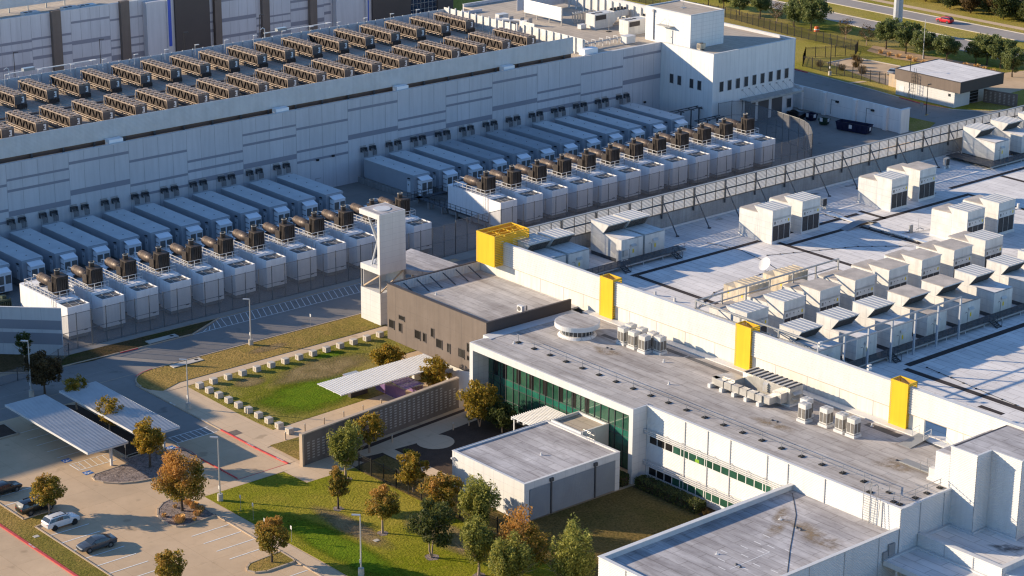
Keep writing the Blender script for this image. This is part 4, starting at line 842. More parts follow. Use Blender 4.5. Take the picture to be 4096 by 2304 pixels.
# ---------------------------------------------------------------- screen wall between office roof and data roof
SC = thing('ribbed_screen_wall', 'long white ribbed screen over a cream panel base, carrying the yellow boxes', 'screen wall', (-15.7, -50, 10.2))
sx = -15.7
q = MB(); q.ribx(sx, -130, -0.2, 12.4, 15.76, 0.34, 0.07, 0, True); q.box(sx+0.01, sx+0.5, -130, -0.2, 12.4, 15.78); q.build('ribbed_sheeting','white',SC,True)
q = MB()
for y0, y1 in ((-130,-85.0),(-81.5,4.5)): q.box(sx+0.12, sx+0.42, y0, y1, 9.9, 12.39, 0)
for y in (-4.6,-9.2,-14.3,-18.6,-28.3,-33.8,-39.5,-45.2,-56.4,-62.0,-67.6,-73.2,-87.6,-93.2): q.box(sx+0.1, sx+0.12, y-0.04, y+0.04, 10.2, 12.38, 1)
q.build('panel_base',['creamwall','pjoint'],SC,True)
q = MB(); q.box(sx-0.1, sx+0.55, -130, -0.2, 15.78, 15.84); q.build('coping','white',SC,True)
q = MB(); q.box(sx-0.02, sx+0.12, -130, -0.2, 12.3, 12.38); q.build('bottom_trim','cap',SC,True)
# yellow boxes
def ybox(y0, y1, z0, z1, x0, x1, lab):
    t_ = thing('yellow_box', lab, 'yellow louvred box', (x0, (y0+y1)/2, z0))
    q = MB(); q.box(x0, x0+0.08, y0+0.06, y1-0.03, z0, z1-0.1, 0)
    n = int((z1-z0)/0.27)
    for k in range(n):
        z = z0+0.05+k*0.27; q.box(x0+0.1, x1, y0, y0+0.05, z, z+0.17, 0); q.box(x0-0.02, x0, y1-0.22, y1-0.12, z, z+0.12, 1)
    q.build('louvred_side',['yellow','cap'],t_,True)
    q = MB(); q.box(x0-0.01, x0+0.12, y0, y0+0.1, z0, z1); q.box(x0-0.01, x0+0.12, y1-0.1, y1, z0, z1); q.box(x1-0.1, x1, y0, y0+0.1, z0, z1); q.box(x1-0.1, x1, y1-0.1, y1, z0, z1)
    q.box(x0-0.02, x1, y0-0.01, y0+0.14, z1-0.16, z1); q.box(x0-0.02, x1, y1-0.14, y1+0.01, z1-0.16, z1); q.box(x0-0.02, x0+0.14, y0+0.14, y1-0.14, z1-0.16, z1); q.box(x1-0.14, x1, y0+0.14, y1-0.14, z1-0.16, z1)
    q.build('frame','yellow',t_,True)
    q = MB(); q.box(x0+0.1, x1-0.02, y1-0.06, y1-0.01, z0, z1-0.1); q.box(x1-0.06, x1-0.02, y0+0.1, y1-0.1, z0, z1-0.1); q.build('back_panel','perf',t_,True)
    return t_
ybox(-25.35,-22.6,10.2,16.25,-16.1,-14.3,'yellow box beside the round lantern, second from the left of four')
ybox(-52.2,-49.4,10.2,16.35,-16.1,-14.3,'yellow box beside the long air duct, third from the left of four')
ybox(-79.05,-76.25,10.2,16.3,-16.1,-14.3,'yellow box beside the small doorway with the ramp, rightmost of four')
Y1 = ybox(-0.95,3.3,12.3,17.15,-17.5,-10.6,'biggest yellow box, wide and see-through, where screen and louvre walls meet')
q = MB(); [q.box(-17.3,-10.7,y,y+0.14,16.9,17.02) for y in (0.3,1.9)]; [q.box(x,x+0.14,-0.8,3.2,16.75,16.89) for x in (-15.4,-13.2)]; q.beam((-17,-0.5,16.6),(-13,3,16.6),0.1,0.1); q.beam((-13,-0.5,16.6),(-11,3,16.6),0.1,0.1); q.build('roof_beam','yellow',Y1,True)
q = MB(); q.box(-17.2,-10.8,-0.6,3.0,12.3,12.4); q.build('floor','perf',Y1,True)

# ---------------------------------------------------------------- data roof building (right)
DR = thing('plant_hall', 'wide low hall with a huge white membrane roof carrying rows of air handling units', 'building', (50, -60, 0))
q = MB(); q.box(-15.2, 150, 1.9, 2.3, 0, 12.9, 0)
for k in range(28): q.box(-11+k*5.8, -10.96+k*5.8, 1.89, 1.9, 10.2, 12.85, 1)
q.box(-15.2, 150, 1.885, 1.9, 11.4, 11.44, 1)
q.build('concrete_upstand',['conc','joint'],DR,True)
q = MB(); q.box(-15.2, 150, -180, 1.88, 9.9, 10.2); q.build('roof','roof_clean',DR,True)
q = MB(); q.box(-15.2,-15.0,-180,1.9,0,9.9); q.box(149.8,150,-180,1.9,0,9.9); q.build('wall','conc',DR,True)
q = MB(); q.box(-15,150,1.7,1.885,10.2,10.45); q.build('base_flashing','white',DR,True)
# dark walk pads
i = 0
def pads(x0, y0, x1, y1, w_=0.95, L=4.2, gap=0.12):
    global i
    d = Vector((x1-x0, y1-y0)); T_ = d.length; d.normalize(); n_ = Vector((-d.y, d.x))*w_/2; s_ = 0
    q = MB()
    while s_ < T_:
        e_ = min(s_+L, T_); a_ = (x0+d.x*s_, y0+d.y*s_); b_ = (x0+d.x*e_, y0+d.y*e_)
        q.sheet([(a_[0]+n_.x, a_[1]+n_.y), (a_[0]-n_.x, a_[1]-n_.y), (b_[0]-n_.x, b_[1]-n_.y), (b_[0]+n_.x, b_[1]+n_.y)], 10.206+0.002*(i % 2)); s_ = e_
    i += 1; q.build('walk_pad','walkpad',DR,True)
pads(0.1,-12.4,52.0,-12.4); pads(76,-12.4,149,-12.4); pads(0.7,-12.9,0.7,-40); pads(29.8,-16.8,75.3,-16.8); pads(29.8,-12.9,29.9,-34.5); pads(53.4,-17.3,53.4,-11.5); pads(75.5,-16.3,75.5,-30); pads(46.6,-17.5,46.8,-31); pads(89.5,-13,89.5,-26); pads(2.1,-64.2,149,-64.2,1.1); pads(0.9,-64.9,0.9,-120,1.05); pads(-2.3,-79.8,-2.3,-83.6,0.9)
pads(9.2,-26.5,9.3,-38.6); pads(70,-12.4,72,-12.4)
q = MB(); [q.soft(rblob(*a_), 10.203) for a_ in ((54.5,0.3,1.8,0.7,0,22,3),(64,-.2,2.2,0.5,0,22,5),(32,0.2,1.2,0.5,0,22,6))]; q.build('ponding_stain','staind',DR,True)
q = MB()
for (x0,y0,x1,y1) in ((12,-8,34,-8.3),(35,-7.6,60,-7.9),(60,-8,90,-7.4),(-6,-32,14,-30)): q.sheet([(x0,y0),(x1,y1),(x1,y1-0.12),(x0,y0-0.12)],10.2055)
q.build('membrane_seam','patchw',DR,True)
# louvre wall on top of the upstand
LW = thing('louvre_wall', 'very long pale horizontal louvre screen with dark posts and slanting braces, on a concrete upstand', 'louvre screen', (50, 2.1, 12.9))
q = MB(); n = 9
for (za, zb) in ((12.95, 14.35), (14.5, 15.95)):
    k = int((zb-za)/0.21)
    for j in range(k): z = za+0.08+j*(zb-za-0.08)/k; q.box(-8.5,150,1.95,2.24,z,z+0.045)
q.build('louvre_blades','white',LW,True)
q = MB(); q.box(-8.6,150.1,1.90,2.28,15.97,16.1); q.build('top_rail','steel',LW,True)
q = MB(); q.box(-8.5,150,1.78,1.92,14.36,14.48); q.box(-8.5,150,1.78,1.92,12.86,12.95); q.build('mid_rail','dsteel',LW,True)
q = MB(); x = -8.5
while x < 150: q.box(x-0.035,x+0.035,1.8,1.92,12.95,15.97); x += 2.42
q.build('mullion','dsteel',LW,True)
for i in range(21):
    x = -1.74+7.28*i; q = MB(); q.box(x-0.1,x+0.1,1.55,1.79,12.2,15.97); po = q.build('post','dsteel',LW,True)
    if i > 2: q = MB(); q.cyl((x, 1.6, 15.2), (x-0.4 if i > 0 else x, -2.45, 10.2), 0.11, 6); q.cyl((x-0.4,-2.45,10.2),(x-0.4,-2.45,10.35),0.3,8); q.build('brace','dsteel',po,True)

# ---------------------------------------------------------------- garage in front
GR = thing('garage_block', 'white tiled flat-roofed garage block with three wide grey corrugated bays', 'building', (-48, -45, 0))
gx0, gx1, gy0, gy1 = -56.35, -40.15, -52.66, -38.6
q = MB(); q.box(gx0,gx1,gy0+0.35,gy1,0,5.0,0); q.box(gx0,gx0+.8,gy0,gy0+.35,0,4.3,0); q.box(gx1-.8,gx1,gy0,gy0+.35,0,4.3,0); q.box(gx0+.8,gx1-.8,gy0+.2,gy0+.35,0,4.3,0); joints(q,'y',gx0,gy0,gy1,1.95,0,5.2,1); hjoints(q,'y',gx0,gy0,gy1,[1.0,2.05,3.1,4.15],1); q.box(gx0,gx1,gy0,gy0+0.35,4.3,5.22,0); q.box(gx0,gx0+0.3,gy0+0.35,gy1,5.0,5.22,0); q.box(gx1-0.3,gx1,gy0+0.35,gy1,5.0,5.22,0); q.box(gx0+0.3,gx1-0.3,gy1-0.3,gy1,5.0,5.22,0)
joints(q,'x',gy0,gx0,gx1,1.7,4.3,5.2,1); hjoints(q,'x',gy0,gx0,gx0+0.75,[1.0,2.05,3.1,4.15],1); hjoints(q,'x',gy0,gx1-0.75,gx1,[1.0,2.05,3.1,4.15],1); q.build('wall',['white','pjoint'],GR,True)
q = MB(); q.box(gx0+0.3,gx1-0.3,gy0+0.3,gy1-0.3,5.0,5.06); q.build('roof','roof_dirty',GR,True)
q = MB(); q.box(gx0-0.04,gx1+0.04,gy0-0.04,gy0+0.34,5.22,5.27); q.box(gx0-0.04,gx0+0.34,gy0+0.34,gy1,5.22,5.27); q.box(gx1-0.34,gx1+0.04,gy0+0.34,gy1,5.22,5.27); q.box(gx0-.04,gx1+.04,gy1,gy1+.04,5.22,5.27); q.build('coping','white',GR,True)
for x0, x1 in ((-55.5,-52.05),(-51.8,-44.6),(-44.35,-40.95)):
    q = MB(); q.riby(gy0-0.005,x0,x1,0.1,4.25,0.13,0.04); q.build('corrugated_bay','garagedoor',GR,True)
for x in (-51.93,-44.48):
    q = MB(); q.box(x-0.09,x+0.09,gy0-0.16,gy0-0.001,0.1,4.5); q.box(x-0.28,x+0.28,gy0-0.26,gy0-0.002,4.5,4.95); q.build('downpipe','dsteel',GR,True)
q = MB(); q.box(gx0-0.5,gx0-0.02,gy1-0.5,gy1-0.3,4.3,4.5); q.build('corner_lamp','white',GR,True)
t_ = thing('link_room', 'low white link room with sunken pale roof against the green glass', 'building', (-38,-42,0))
q = MB(); q.box(-40.1,-35.15,-45.2,-39.3,0,5.1); q.box(-40.1,-39.85,-45.2,-39.3,5.1,5.5); q.box(-35.4,-35.15,-45.2,-39.3,5.1,5.5); q.box(-39.85,-35.4,-45.2,-44.95,5.1,5.5); q.box(-39.85,-35.4,-39.55,-39.3,5.1,5.5); q.build('wall','white',t_,True)
q = MB(); q.box(-39.85,-35.4,-44.95,-39.55,5.1,5.14); q.build('roof','roof_tan',t_,True)
t_ = thing('caged_roof_ladder','steel caged access ladder at the back edge of the garage roof','ladder',(-40.3,-46.5,5.0)); q = MB()
for y in (-47.6,-46.2): q.tube([(-39.95,y,3.6),(-39.95,y,6.3),(-40.6,y,6.4),(-40.9,y,5.3)],0.035)
for z in (4.0,4.6,5.2,5.8): q.cyl((-39.95,-47.6,z),(-39.95,-46.2,z),0.03,5)
for y in (-47.4,-47.0,-46.6): q.tube([(-39.5,y,4.2),(-39.5,y,6.3)],0.03)
q.tube([(-40.6,-47.6,6.4),(-40.6,-46.2,6.4)],0.03); q.build('ladder_frame','steel',t_,True)
t_ = thing('slatted_pergola','white slatted pergola roof attached to the green glass front','pergola',(-40,-36,0))
q = MB()
for y in (-34.3,-35.5,-36.7,-37.9): q.box(-42.7,-36.2,y-0.09,y+0.09,4.6,4.85)
q.build('beam','white',t_,True); q = MB(); x = -42.6
while x < -36.2: q.box(x,x+0.08,-38.2,-34.1,4.86,5.0); x += 0.36
q.build('slats','white',t_,True); q = MB(); [q.box(x-0.07,x+0.07,y-0.07,y+0.07,0,4.6) for x,y in ((-42.3,-34.4),(-42.3,-37.8))]; q.build('post','white',t_,True)
t_ = thing('patio_table','small white patio table in the shade beside the garage block','table',(-43.2,-36.8,0.04)); q=MB(); q.cyl((0,0,0.7),(0,0,0.75),0.75,16); q.build('tabletop','white',t_); q=MB(); q.cyl((0,0,0),(0,0,0.7),0.05,6); q.cyl((0,0,0),(0,0,0.04),0.35,10); q.build('leg','white',t_)
t_ = thing('patio_bench','small white patio bench beside the round table','bench',(-44.6,-37.2,0.04)); q=MB(); q.box(-0.6,0.6,-0.2,0.2,0.42,0.47); q.build('seat','white',t_); q=MB(); q.box(-0.5,-0.4,-0.2,0.2,0,0.42); q.box(0.4,0.5,-0.2,0.2,0,0.42); q.build('leg','white',t_)

# low wing at the bottom
LB = thing('low_wing', 'low white ribbed wing with a large dirty flat roof at the bottom of the view', 'building', (-50,-86,0))
q = MB(); q.box(-67.0,WX-0.1,-77.9,-77.6,0,7.85,0); q.ribx(-67.0,-94.3,-77.6,0,7.8,0.2,0.04,0); q.box(-66.99,-66.7,-94.3,-77.9,0,7.85,0); q.riby(-94.35,-66.98,WX-0.1,0,7.8,0.2,0.04,0); q.box(-66.98,WX-0.1,-94.34,-94.05,0,7.85,0)
for x in (-38.9,-44.8,-50.7,-56.6): q.box(x-0.05,x+0.05,-94.44,-94.41,0,7.8,1)
for y in (-82,-88): q.box(-67.1,-67.06,y-0.05,y+0.05,0,7.8,1)
q.build('wall',['white','pjoint'],LB,True)
q = MB(); q.box(-66.7,WX-0.1,-94.05,-77.9,6.85,7.15); q.build('roof','roof_dirty',LB,True)
q = MB(); q.box(-67.12,-66.6,-94.5,-77.5,7.85,7.92); q.box(-66.6,WX-0.1,-94.5,-94.0,7.85,7.92); q.box(-66.6,WX-0.1,-78.1,-77.5,7.85,7.92); q.build('coping','white',LB,True)
q = MB(); rr = random.Random(5)
for x,y in ((-47.5,-84.9),(-49.6,-85.5),(-51.6,-85.3),(-53.2,-86.9),(-51,-87.3),(-49.2,-87.2),(-54.2,-84.6),(-56,-86),(-55.6,-89.2),(-53.9,-89.4),(-50.9,-91.5),(-53.6,-91.8),(-48.5,-89.3),(-57.5,-87.5)): q.sheet([(x-0.08,y-0.55),(x+0.08,y-0.55),(x+0.08,y+0.55),(x-0.08,y+0.55)],7.158)
q.sheet([(-57,-88.2),(-50.4,-88.0),(-50.4,-88.12),(-57,-88.32)],7.160); q.sheet([(-50.4,-86.9),(-50.25,-86.9),(-50.25,-88.1),(-50.4,-88.1)],7.162); q.build('repair_mark','patchw',LB,True)
q = MB(); q.soft(rblob(-43.5,-83.2,4.5,1.5,0.5,22,8),7.154); q.soft(rblob(-43.0,-88.5,5.0,2.2,1.5,22,9),7.1545); q.build('water_stain','stain',LB,True)
for x,y in ((-43.1,-85.6),(-55.6,-87.9)): q=MB(); q.cyl((x,y,7.15),(x,y,7.3),0.25,10,0.12); q.cyl((x-0.1,y-0.7,7.15),(x-0.1,y-0.7,7.3),0.25,10,0.12); q.build('roof_drain','dsteel',LB,True)
for x,y in ((-42.9,-82.8),(-55.3,-84.6)): q=MB(); q.cyl((x,y,7.15),(x,y,7.5),0.06,6); q.cyl((x,y,7.15),(x,y,7.2),0.25,10); q.build('vent_pipe','white',LB,True)
q = MB(); q.tube([(-36.2,-78.6,7.17),(-40.5,-83.1,7.17),(-48.0,-89.0,7.17),(-54,-94,7.17)],0.035,4); tag(q.build('roof_cable','rubber'),'thin dark cable snaking across the dirty roof of the low wing','cable')

# tall ribbed block bottom right
TB = thing('tall_ribbed_block', 'tall stepped white ribbed block at the right bottom corner', 'building', (-20,-98,0))
X = -26.3; X2 = -23.65
q = MB(); q.ribx(X,-97.8,-94.0,4.6,15.5,0.21,0.04,0); q.box(X+0.01,X2+0.01,-97.8,-94.0,4.6,15.5,0); q.riby(-97.82,X,X2,4.6,15.5,0.21,0.04,0)
q.ribx(X2,-102.1,-97.83,4.6,15.5,0.21,0.04,0); q.box(X2+0.01,-15.9,-102.1,-94.0,4.6,15.5,0); q.riby(-102.12,X2,-15.9,4.6,15.5,0.21,0.04,0); q.build('wall','white',TB,True)
q = MB(); q.box(X+0.2,-15.9,-97.6,-94.2,15.5,15.56); q.box(X2+0.2,-15.9,-101.9,-97.6,15.5,15.561); q.build('roof','roof_dirty',TB,True)
q = MB(); q.box(X-0.07,X+0.2,-97.9,-93.9,15.5,15.62); q.box(X+0.2,X2,-97.9,-97.6,15.5,15.62); q.box(X2-0.07,X2+0.2,-102.2,-97.9,15.5,15.62); q.box(X2+.2,-15.9,-102.2,-101.9,15.5,15.62); q.build('coping','white',TB,True)
q = MB(); q.ribx(X,-93.98,-91.85,10.2,14.3,0.21,0.04,0); q.box(X+0.01,-15.9,-93.98,-91.85,10.2,14.3,0); q.box(X+0.2,-16,-93.9,-92.0,14.3,14.34,1); q.build('lower_step',['white','roof_dirty'],TB,True)
q = MB(); q.box(X+.1,-16,-94.3,-94.05,15.5,15.58); q.build('dark_trim','brownside',TB,True)
LR = thing('lower_annex', 'shaded low annex with a white-edged roof below the tall ribbed block', 'building', (-25,-100,0))
q = MB(); q.box(-31.6,20,-130,-94.55,0,5.6,0); q.ribx(-32.1,-106.6,-94.55,0,6.3,0.21,0.04,0); q.box(-32.09,-31.6,-106.6,-94.55,0,6.3,0); q.riby(-106.62,-32.05,-15,0,6.3,0.21,0.04,0); q.box(-31.6,-15,-106.6,-106.2,0,6.3,0)
for y in (-98.5,-102.6): q.box(-32.2,-32.16,y-0.05,y+0.05,0,6.25,1)
q.build('wall',['white','pjoint'],LR,True)
q = MB(); q.box(-31.6,-14,-106.2,-94.6,5.6,5.72); q.build('roof','roof_clean',LR,True)
q = MB(); q.box(-32.2,-31.5,-106.7,-94.5,6.3,6.38); q.box(-31.5,-15,-106.7,-106.1,6.3,6.38); q.box(-31.5,-26.4,-94.9,-94.55,5.72,5.95); q.box(-26.6,-26.35,-97.9,-94.9,5.72,5.95); q.box(-26.35,-23.9,-98.1,-97.9,5.72,5.95); q.box(-24.0,-23.7,-102.4,-98.1,5.72,5.95); q.build('coping','white',LR,True)
q = MB(); q.soft(rblob(-26.3,-103.0,1.3,2.2,0.4,22,11),5.726); q.build('dark_stain','staind',LR,True)
t_ = thing('entrance_canopy_roof', 'low flat canopy roof with a white rim between the low wing and the annex', 'canopy', (-35,-98,0))
q = MB(); q.box(-38.0,-32.2,-115,-94.5,4.2,4.6); q.build('deck','roof_clean',t_,True); q = MB(); q.box(-38.1,-37.8,-115,-94.5,4.1,4.75); q.box(-37.8,-32.2,-94.8,-94.5,4.6,4.8); q.box(-32.5,-32.21,-115,-94.8,4.6,4.8); q.build('rim','white',t_,True)
q = MB(); [q.cyl((-37.4,y,0),(-37.4,y,4.1),0.15,8) for y in (-96,-101,-107)]; q.build('column','white',t_,True)
q = MB(); q.box(-38.2,-37.4,-94.6,-94.36,4.6,5.7); q.box(-37.3,-36.2,-94.62,-94.36,5.0,6.4); tag(q.build('electrical_box','door'),'pair of grey electrical boxes on the shaded ribbed wall above the canopy roof','electrical box')
# ================================================================ PLANT: repeated equipment
# ---- brown rooftop chillers (origin: front left foot, long axis +y)
def make_chiller():
    t = thing('rooftop_chiller', 'x', 'chiller', (0,0,0), 0, 'brown rooftop chillers'); L, Wd = 11.0, 2.45
    q = MB()
    for x in (0, Wd-0.1):
        q.box(x, x+0.1, 0, L, 0.15, 0.3); q.box(x, x+0.1, 0, L, 0.82, 0.94); q.box(x-0.02, x+0.12, 0, L, 2.26, 2.42)
        for k in range(8): y = k*(L-0.1)/7; q.box(x, x+0.1, y, y+0.1, 0, 0.9)
        for y in (0, L-0.12): q.box(x-0.01, x+0.11, y, y+0.12, 0.9, 2.3)
    for k in range(8): q.box(0.1, Wd-0.1, k*(L-0.12)/7, k*(L-0.12)/7+0.1, 2.28, 2.4)
    q.build('frame', 'tan', t)
    q = MB()
    for k in range(5):
        y0 = 0.15+k*2.15
        q.add([(0.12,y0+0.8,0.95),(Wd-.12,y0+0.8,0.95),(Wd-.12,y0+0.05,2.28),(0.12,y0+0.05,2.28),(0.12,y0+1.0,0.95),(Wd-.12,y0+1.0,0.95),(Wd-.12,y0+0.28,2.28),(0.12,y0+0.28,2.28)],[(0,1,2,3),(7,6,5,4),(0,3,7,4),(1,5,6,2)])
        q.add([(0.12,y0+1.1,0.95),(Wd-.12,y0+1.1,0.95),(Wd-.12,y0+1.85,2.28),(0.12,y0+1.85,2.28),(0.12,y0+1.3,0.95),(Wd-.12,y0+1.3,0.95),(Wd-.12,y0+2.08,2.28),(0.12,y0+2.08,2.28)],[(0,1,2,3),(7,6,5,4),(0,3,7,4),(1,5,6,2)])
    q.box(0.3, Wd-0.3, 0.6, L-0.2, 0.95, 2.2); q.build('condenser_coil', 'brown', t)
    q = MB(); rr = random.Random(3)
    for k in range(9): y = 0.7+k*1.15; q.cyl((0.35, y, 0.45), (0.35, y+0.8, 0.45), 0.2, 7); q.cyl((1.6, y, 0.5), (1.6, y+0.7, 0.5), 0.22, 7)
    q.box(0.2,2.0,0.6,10.6,0.28,0.36); q.box(0.3,0.5,0.6,10.6,.36,.5); q.box(1.5,1.7,.6,10.6,.36,.5); q.build('compressor_bank', 'brown', t)
    q = MB()
    for k in range(12): y = 0.6+k*0.85+rr.uniform(-.2,.2); q.cyl((0.05, y, 0.3), (0.05, y+0.35, 0.75), 0.06, 5)
    q.tube([(0.02,0.5,0.55),(0.02,10.5,0.6)],0.05,5); q.build('pipework', 'tan', t)
    q = MB(); q.box(0.02, Wd-0.02, 0.02, L-0.02, 2.3, 2.36); q.build('fan_deck', 'brown', t)
    for k in range(8):
        for x in (0.62, 1.82):
            q = MB(); q.cyl((x, 0.72+k*1.37, 2.36), (x, 0.72+k*1.37, 2.54), 0.52, 12, 0.55, 0); q.cyl((x, 0.72+k*1.37, 2.525), (x, 0.72+k*1.37, 2.53), 0.42, 12, None, 1)
            q.cyl((x,0.72+k*1.37,2.53),(x,0.72+k*1.37,2.58),0.13,8,None,0); q.build('fan', ['tan','stack'], t)
    q = MB(); q.box(0.02, Wd-0.02, -0.06, 0.0, 0.95, 2.28, 0); q.box(0.1, Wd-0.1, -0.4, 0.0, 0.3, 0.92, 1); q.build('control_panel', ['panelbr','brown'], t)
    q = MB(); q.box(1.45, 1.95, -0.075, -0.061, 1.9, 2.12); q.box(1.70, 1.95, -0.075, -0.061, 1.15, 1.9); q.box(1.38, 1.70, -0.075, -0.061, 1.15, 1.36); q.box(1.55,1.70,-0.075,-0.061,1.5,1.7); q.build('white_sign', 'linew', t)
    return t
C0 = make_chiller()
first = True
for row, y, x0, n, dx, nm in ((0, 98.7, -52.35, 20, 6.73, 'front'), (1, 119.4, -38.6, 18, 6.745, 'rear')):
    for k in range(n):
        if row == 1 and k == 0: x0 = -38.6
        lab = '%s brown rooftop chiller from the left in the %s row' % (orw(k), nm)
        loc = (x0+k*dx+0.0, y, 15.6); C0.scale = (1,1,1.15)
        if row == 0 and loc[0] > 77.5: continue
        if row == 1 and loc[0] > 78.5: continue
        if first: C0.location = loc; C0['label'] = lab; first = False
        else: dup(C0, loc, 0, lab)
# walkways between rows
t_ = thing('chiller_walkway', 'thin grey handrailed walkway between the two rows of brown chillers', 'walkway', (10, 113.5, 15.6)); q = MB(); q.box(-60, 78, 112.0, 112.9, 0.45+15.6, 0.5+15.6); q.box(-60,78,96.2,97.0,16.05,16.1); q.build('deck', 'dsteel', t_, True)
q = MB(); 
for y in (112.0, 96.2):
    q.box(-60,78,y-0.025,y+0.025,17.15,17.2); q.box(-60,78,y-0.02,y+0.02,16.6,16.64); x = -60
    while x < 78: q.box(x-0.03,x+0.03,y-0.03,y+0.03,15.6,17.2); x += 2.24
q.build('handrail','steel',t_,True)
q = MB(); [q.box(-60+13.46*k, -59.6+13.46*k, 97, 112, 15.9, 16.3) for k in range(11)]; q.box(-60,78,113.6,114.0,15.9,16.3); q.build('pipe_run','dsteel',t_,True)
L0 = thing('floodlight_pole','x','lamp',(0,0,15.6),0,'white lamps along the rear roof screen'); q=MB(); q.cyl((0,0,0),(0,0,3.9),0.05,6); q.build('pole','whitem',L0); q=MB(); q.box(0.0,0.9,-0.18,0.18,3.8,3.92); q.build('lamp_head','white',L0)
for k in range(16):
    loc = (-34.3+k*7.1, 131.6, 15.6); lab = '%s small white lamp from the left along the rear roof screen' % orw(k)
    if k == 0: L0.location = loc; L0['label'] = lab
    else: dup(L0, loc, 0, lab)
for i,(x0,x1,y,z,nm) in enumerate(((-25,-6,134.0,18.3,'left'),(34,51,134.0,18.3,'middle'))):
    t_=thing('gutter_bridge','long thin white rail with a box above the rear screen, %s one'%nm,'roof rail',(x0,y,z)); q=MB(); q.box(x0,x1,y,y+0.35,z+0.6,z+0.75); q.box(x1-1.2,x1,y-.3,y+.5,z+0.7,z+0.8); q.build('rail','white',t_,True); q=MB(); q.tube([(x0,y,z-2),(x0,y,z+1.6),(x0-0.5,y,z+1.9),(x0-1.0,y,z+1.6)],0.09); q.build('swan_neck_pipe','white',t_,True); q=MB(); q.box(x0+3,x0+5.4,y-0.4,y+0.6,z+0.76,z+1.3); q.build('box','paint_silver',t_,True)
# small boxes behind the front parapet
V0 = thing('parapet_cabinet','x','roof cabinet',(0,0,15.6),0,'pale cabinets behind the front parapet'); q=MB(); q.box(-1.4,1.4,-0.7,0.7,0.25,1.25); q.build('casing','acw',V0); q=MB(); q.box(-1.2,-1.0,-0.6,0.6,0,0.25); q.box(1.0,1.2,-0.6,0.6,0,0.25); q.build('foot','steel',V0)
for i,(x,y,s_) in enumerate(((-30.6,86.3,1),(4.6,86.3,1),(32.6,86.3,1),(59.7,86.5,1),(82.1,86.9,1.3))):
    lab='%s pale cabinet from the left between parapet and roof screen'%orw(i)
    if i==0: V0.location=(x,y,15.6); V0['label']=lab
    else: dup(V0,(x,y,15.6),0,lab,None,s_)

# ---- grey equipment enclosures in the yard (origin front-left bottom, +y long)
def make_enclosure(roof, nm='x'):
    t = thing('equipment_enclosure', nm, 'equipment container', (0,0,0), 0, 'grey equipment enclosures'); W_, L, H = 3.75, 15.2, 3.65
    q = MB(); q.box(0,W_,0,L,0.15,H-0.35); q.build('body','container',t); q = MB(); q.box(0.1,W_-0.1,0.2,L-0.2,-1.0,0.15); q.build('plinth','conc',t)
    q = MB(); q.box(-0.08,W_+0.08,-0.08,L+0.08,H-0.35,H); q.build('fascia','container',t)
    q = MB(); q.box(-0.02,W_+0.02,-0.02,L+0.02,H,H+0.03)
    for k in range(38): y = 0.12+k*0.4; q.box(-0.06,W_+0.06,y,y+0.2,H+0.03,H+0.13)
    q.m = [1]*6+[0]*(len(q.f)-6); q.build('ribbed_roof',[roof,'containerpanshade'],t)
    q = MB(); [q.cyl((W_/2,y,H+0.1),(W_/2,y,H+0.2),0.1,6) for y in (2,5.2,8.4,11.6,14)]; q.build('roof_fixing','dsteel',t)
    q = MB(); q.box(-0.02,0.0,1.0,1.95,0.2,2.4); d = q.build('door','containerroof',t); q=MB(); q.box(-0.03,-0.02,1.5,1.7,1.5,1.8); q.build('window','black',d)
    q = MB(); q.box(-0.3,-0.01,1.1,1.6,2.85,3.0); q.build('door_light','black',t)
    # cooling unit on the end
    ac = MB(); ac.box(0.85,3.35,-1.35,-0.08,-0.35,2.75); ac = ac.build('cooling_unit','acw',t)
    q = MB(); q.box(0.95,1.95,-1.38,-1.351,0.95,2.35); q.box(2.25,3.25,-1.38,-1.351,0.95,2.35); q.box(0.95,1.95,-1.38,-1.351,-0.25,0.7); q.build('grille','grille',ac)
    q = MB(); q.add([(0.75,-1.5,2.8),(3.3,-1.5,2.8),(3.3,-0.1,3.25),(0.75,-0.1,3.25),(0.75,-1.5,2.9),(3.3,-1.5,2.9),(3.3,-0.1,3.35),(0.75,-0.1,3.35)],[(0,3,2,1),(4,5,6,7),(0,1,5,4),(1,2,6,5),(2,3,7,6),(3,0,4,7)]); q.build('hood','acw',ac)
    q = MB(); [q.box(0.82,0.849,-1.1+0.3*k,-0.95+0.3*k,z,z+0.16) for k in range(4) for z in (0.3,1.0,1.9)]; q.build('louvre','coil',ac)
    return t
E0 = make_enclosure('containerroof'); E1 = make_enclosure('containerdark')
for g_, x0, n, nm in ((0, -65.5, 12, 'left'), (1, 21.2, 12, 'right')):
    for k in range(n):
        dark = g_ == 1 and 3 <= k <= 6
        src = E1 if dark else E0
        lab = '%s grey %s enclosure from the left in the %s-hand yard group' % (orw(k), 'weathered dark-roofed' if dark else 'ribbed-roof', nm)
        loc = (x0+6.06*k, 67.9, 1.15)
        if src['label'] == 'x': src.location = loc; src['label'] = lab
        else: dup(src, loc, 0, lab)
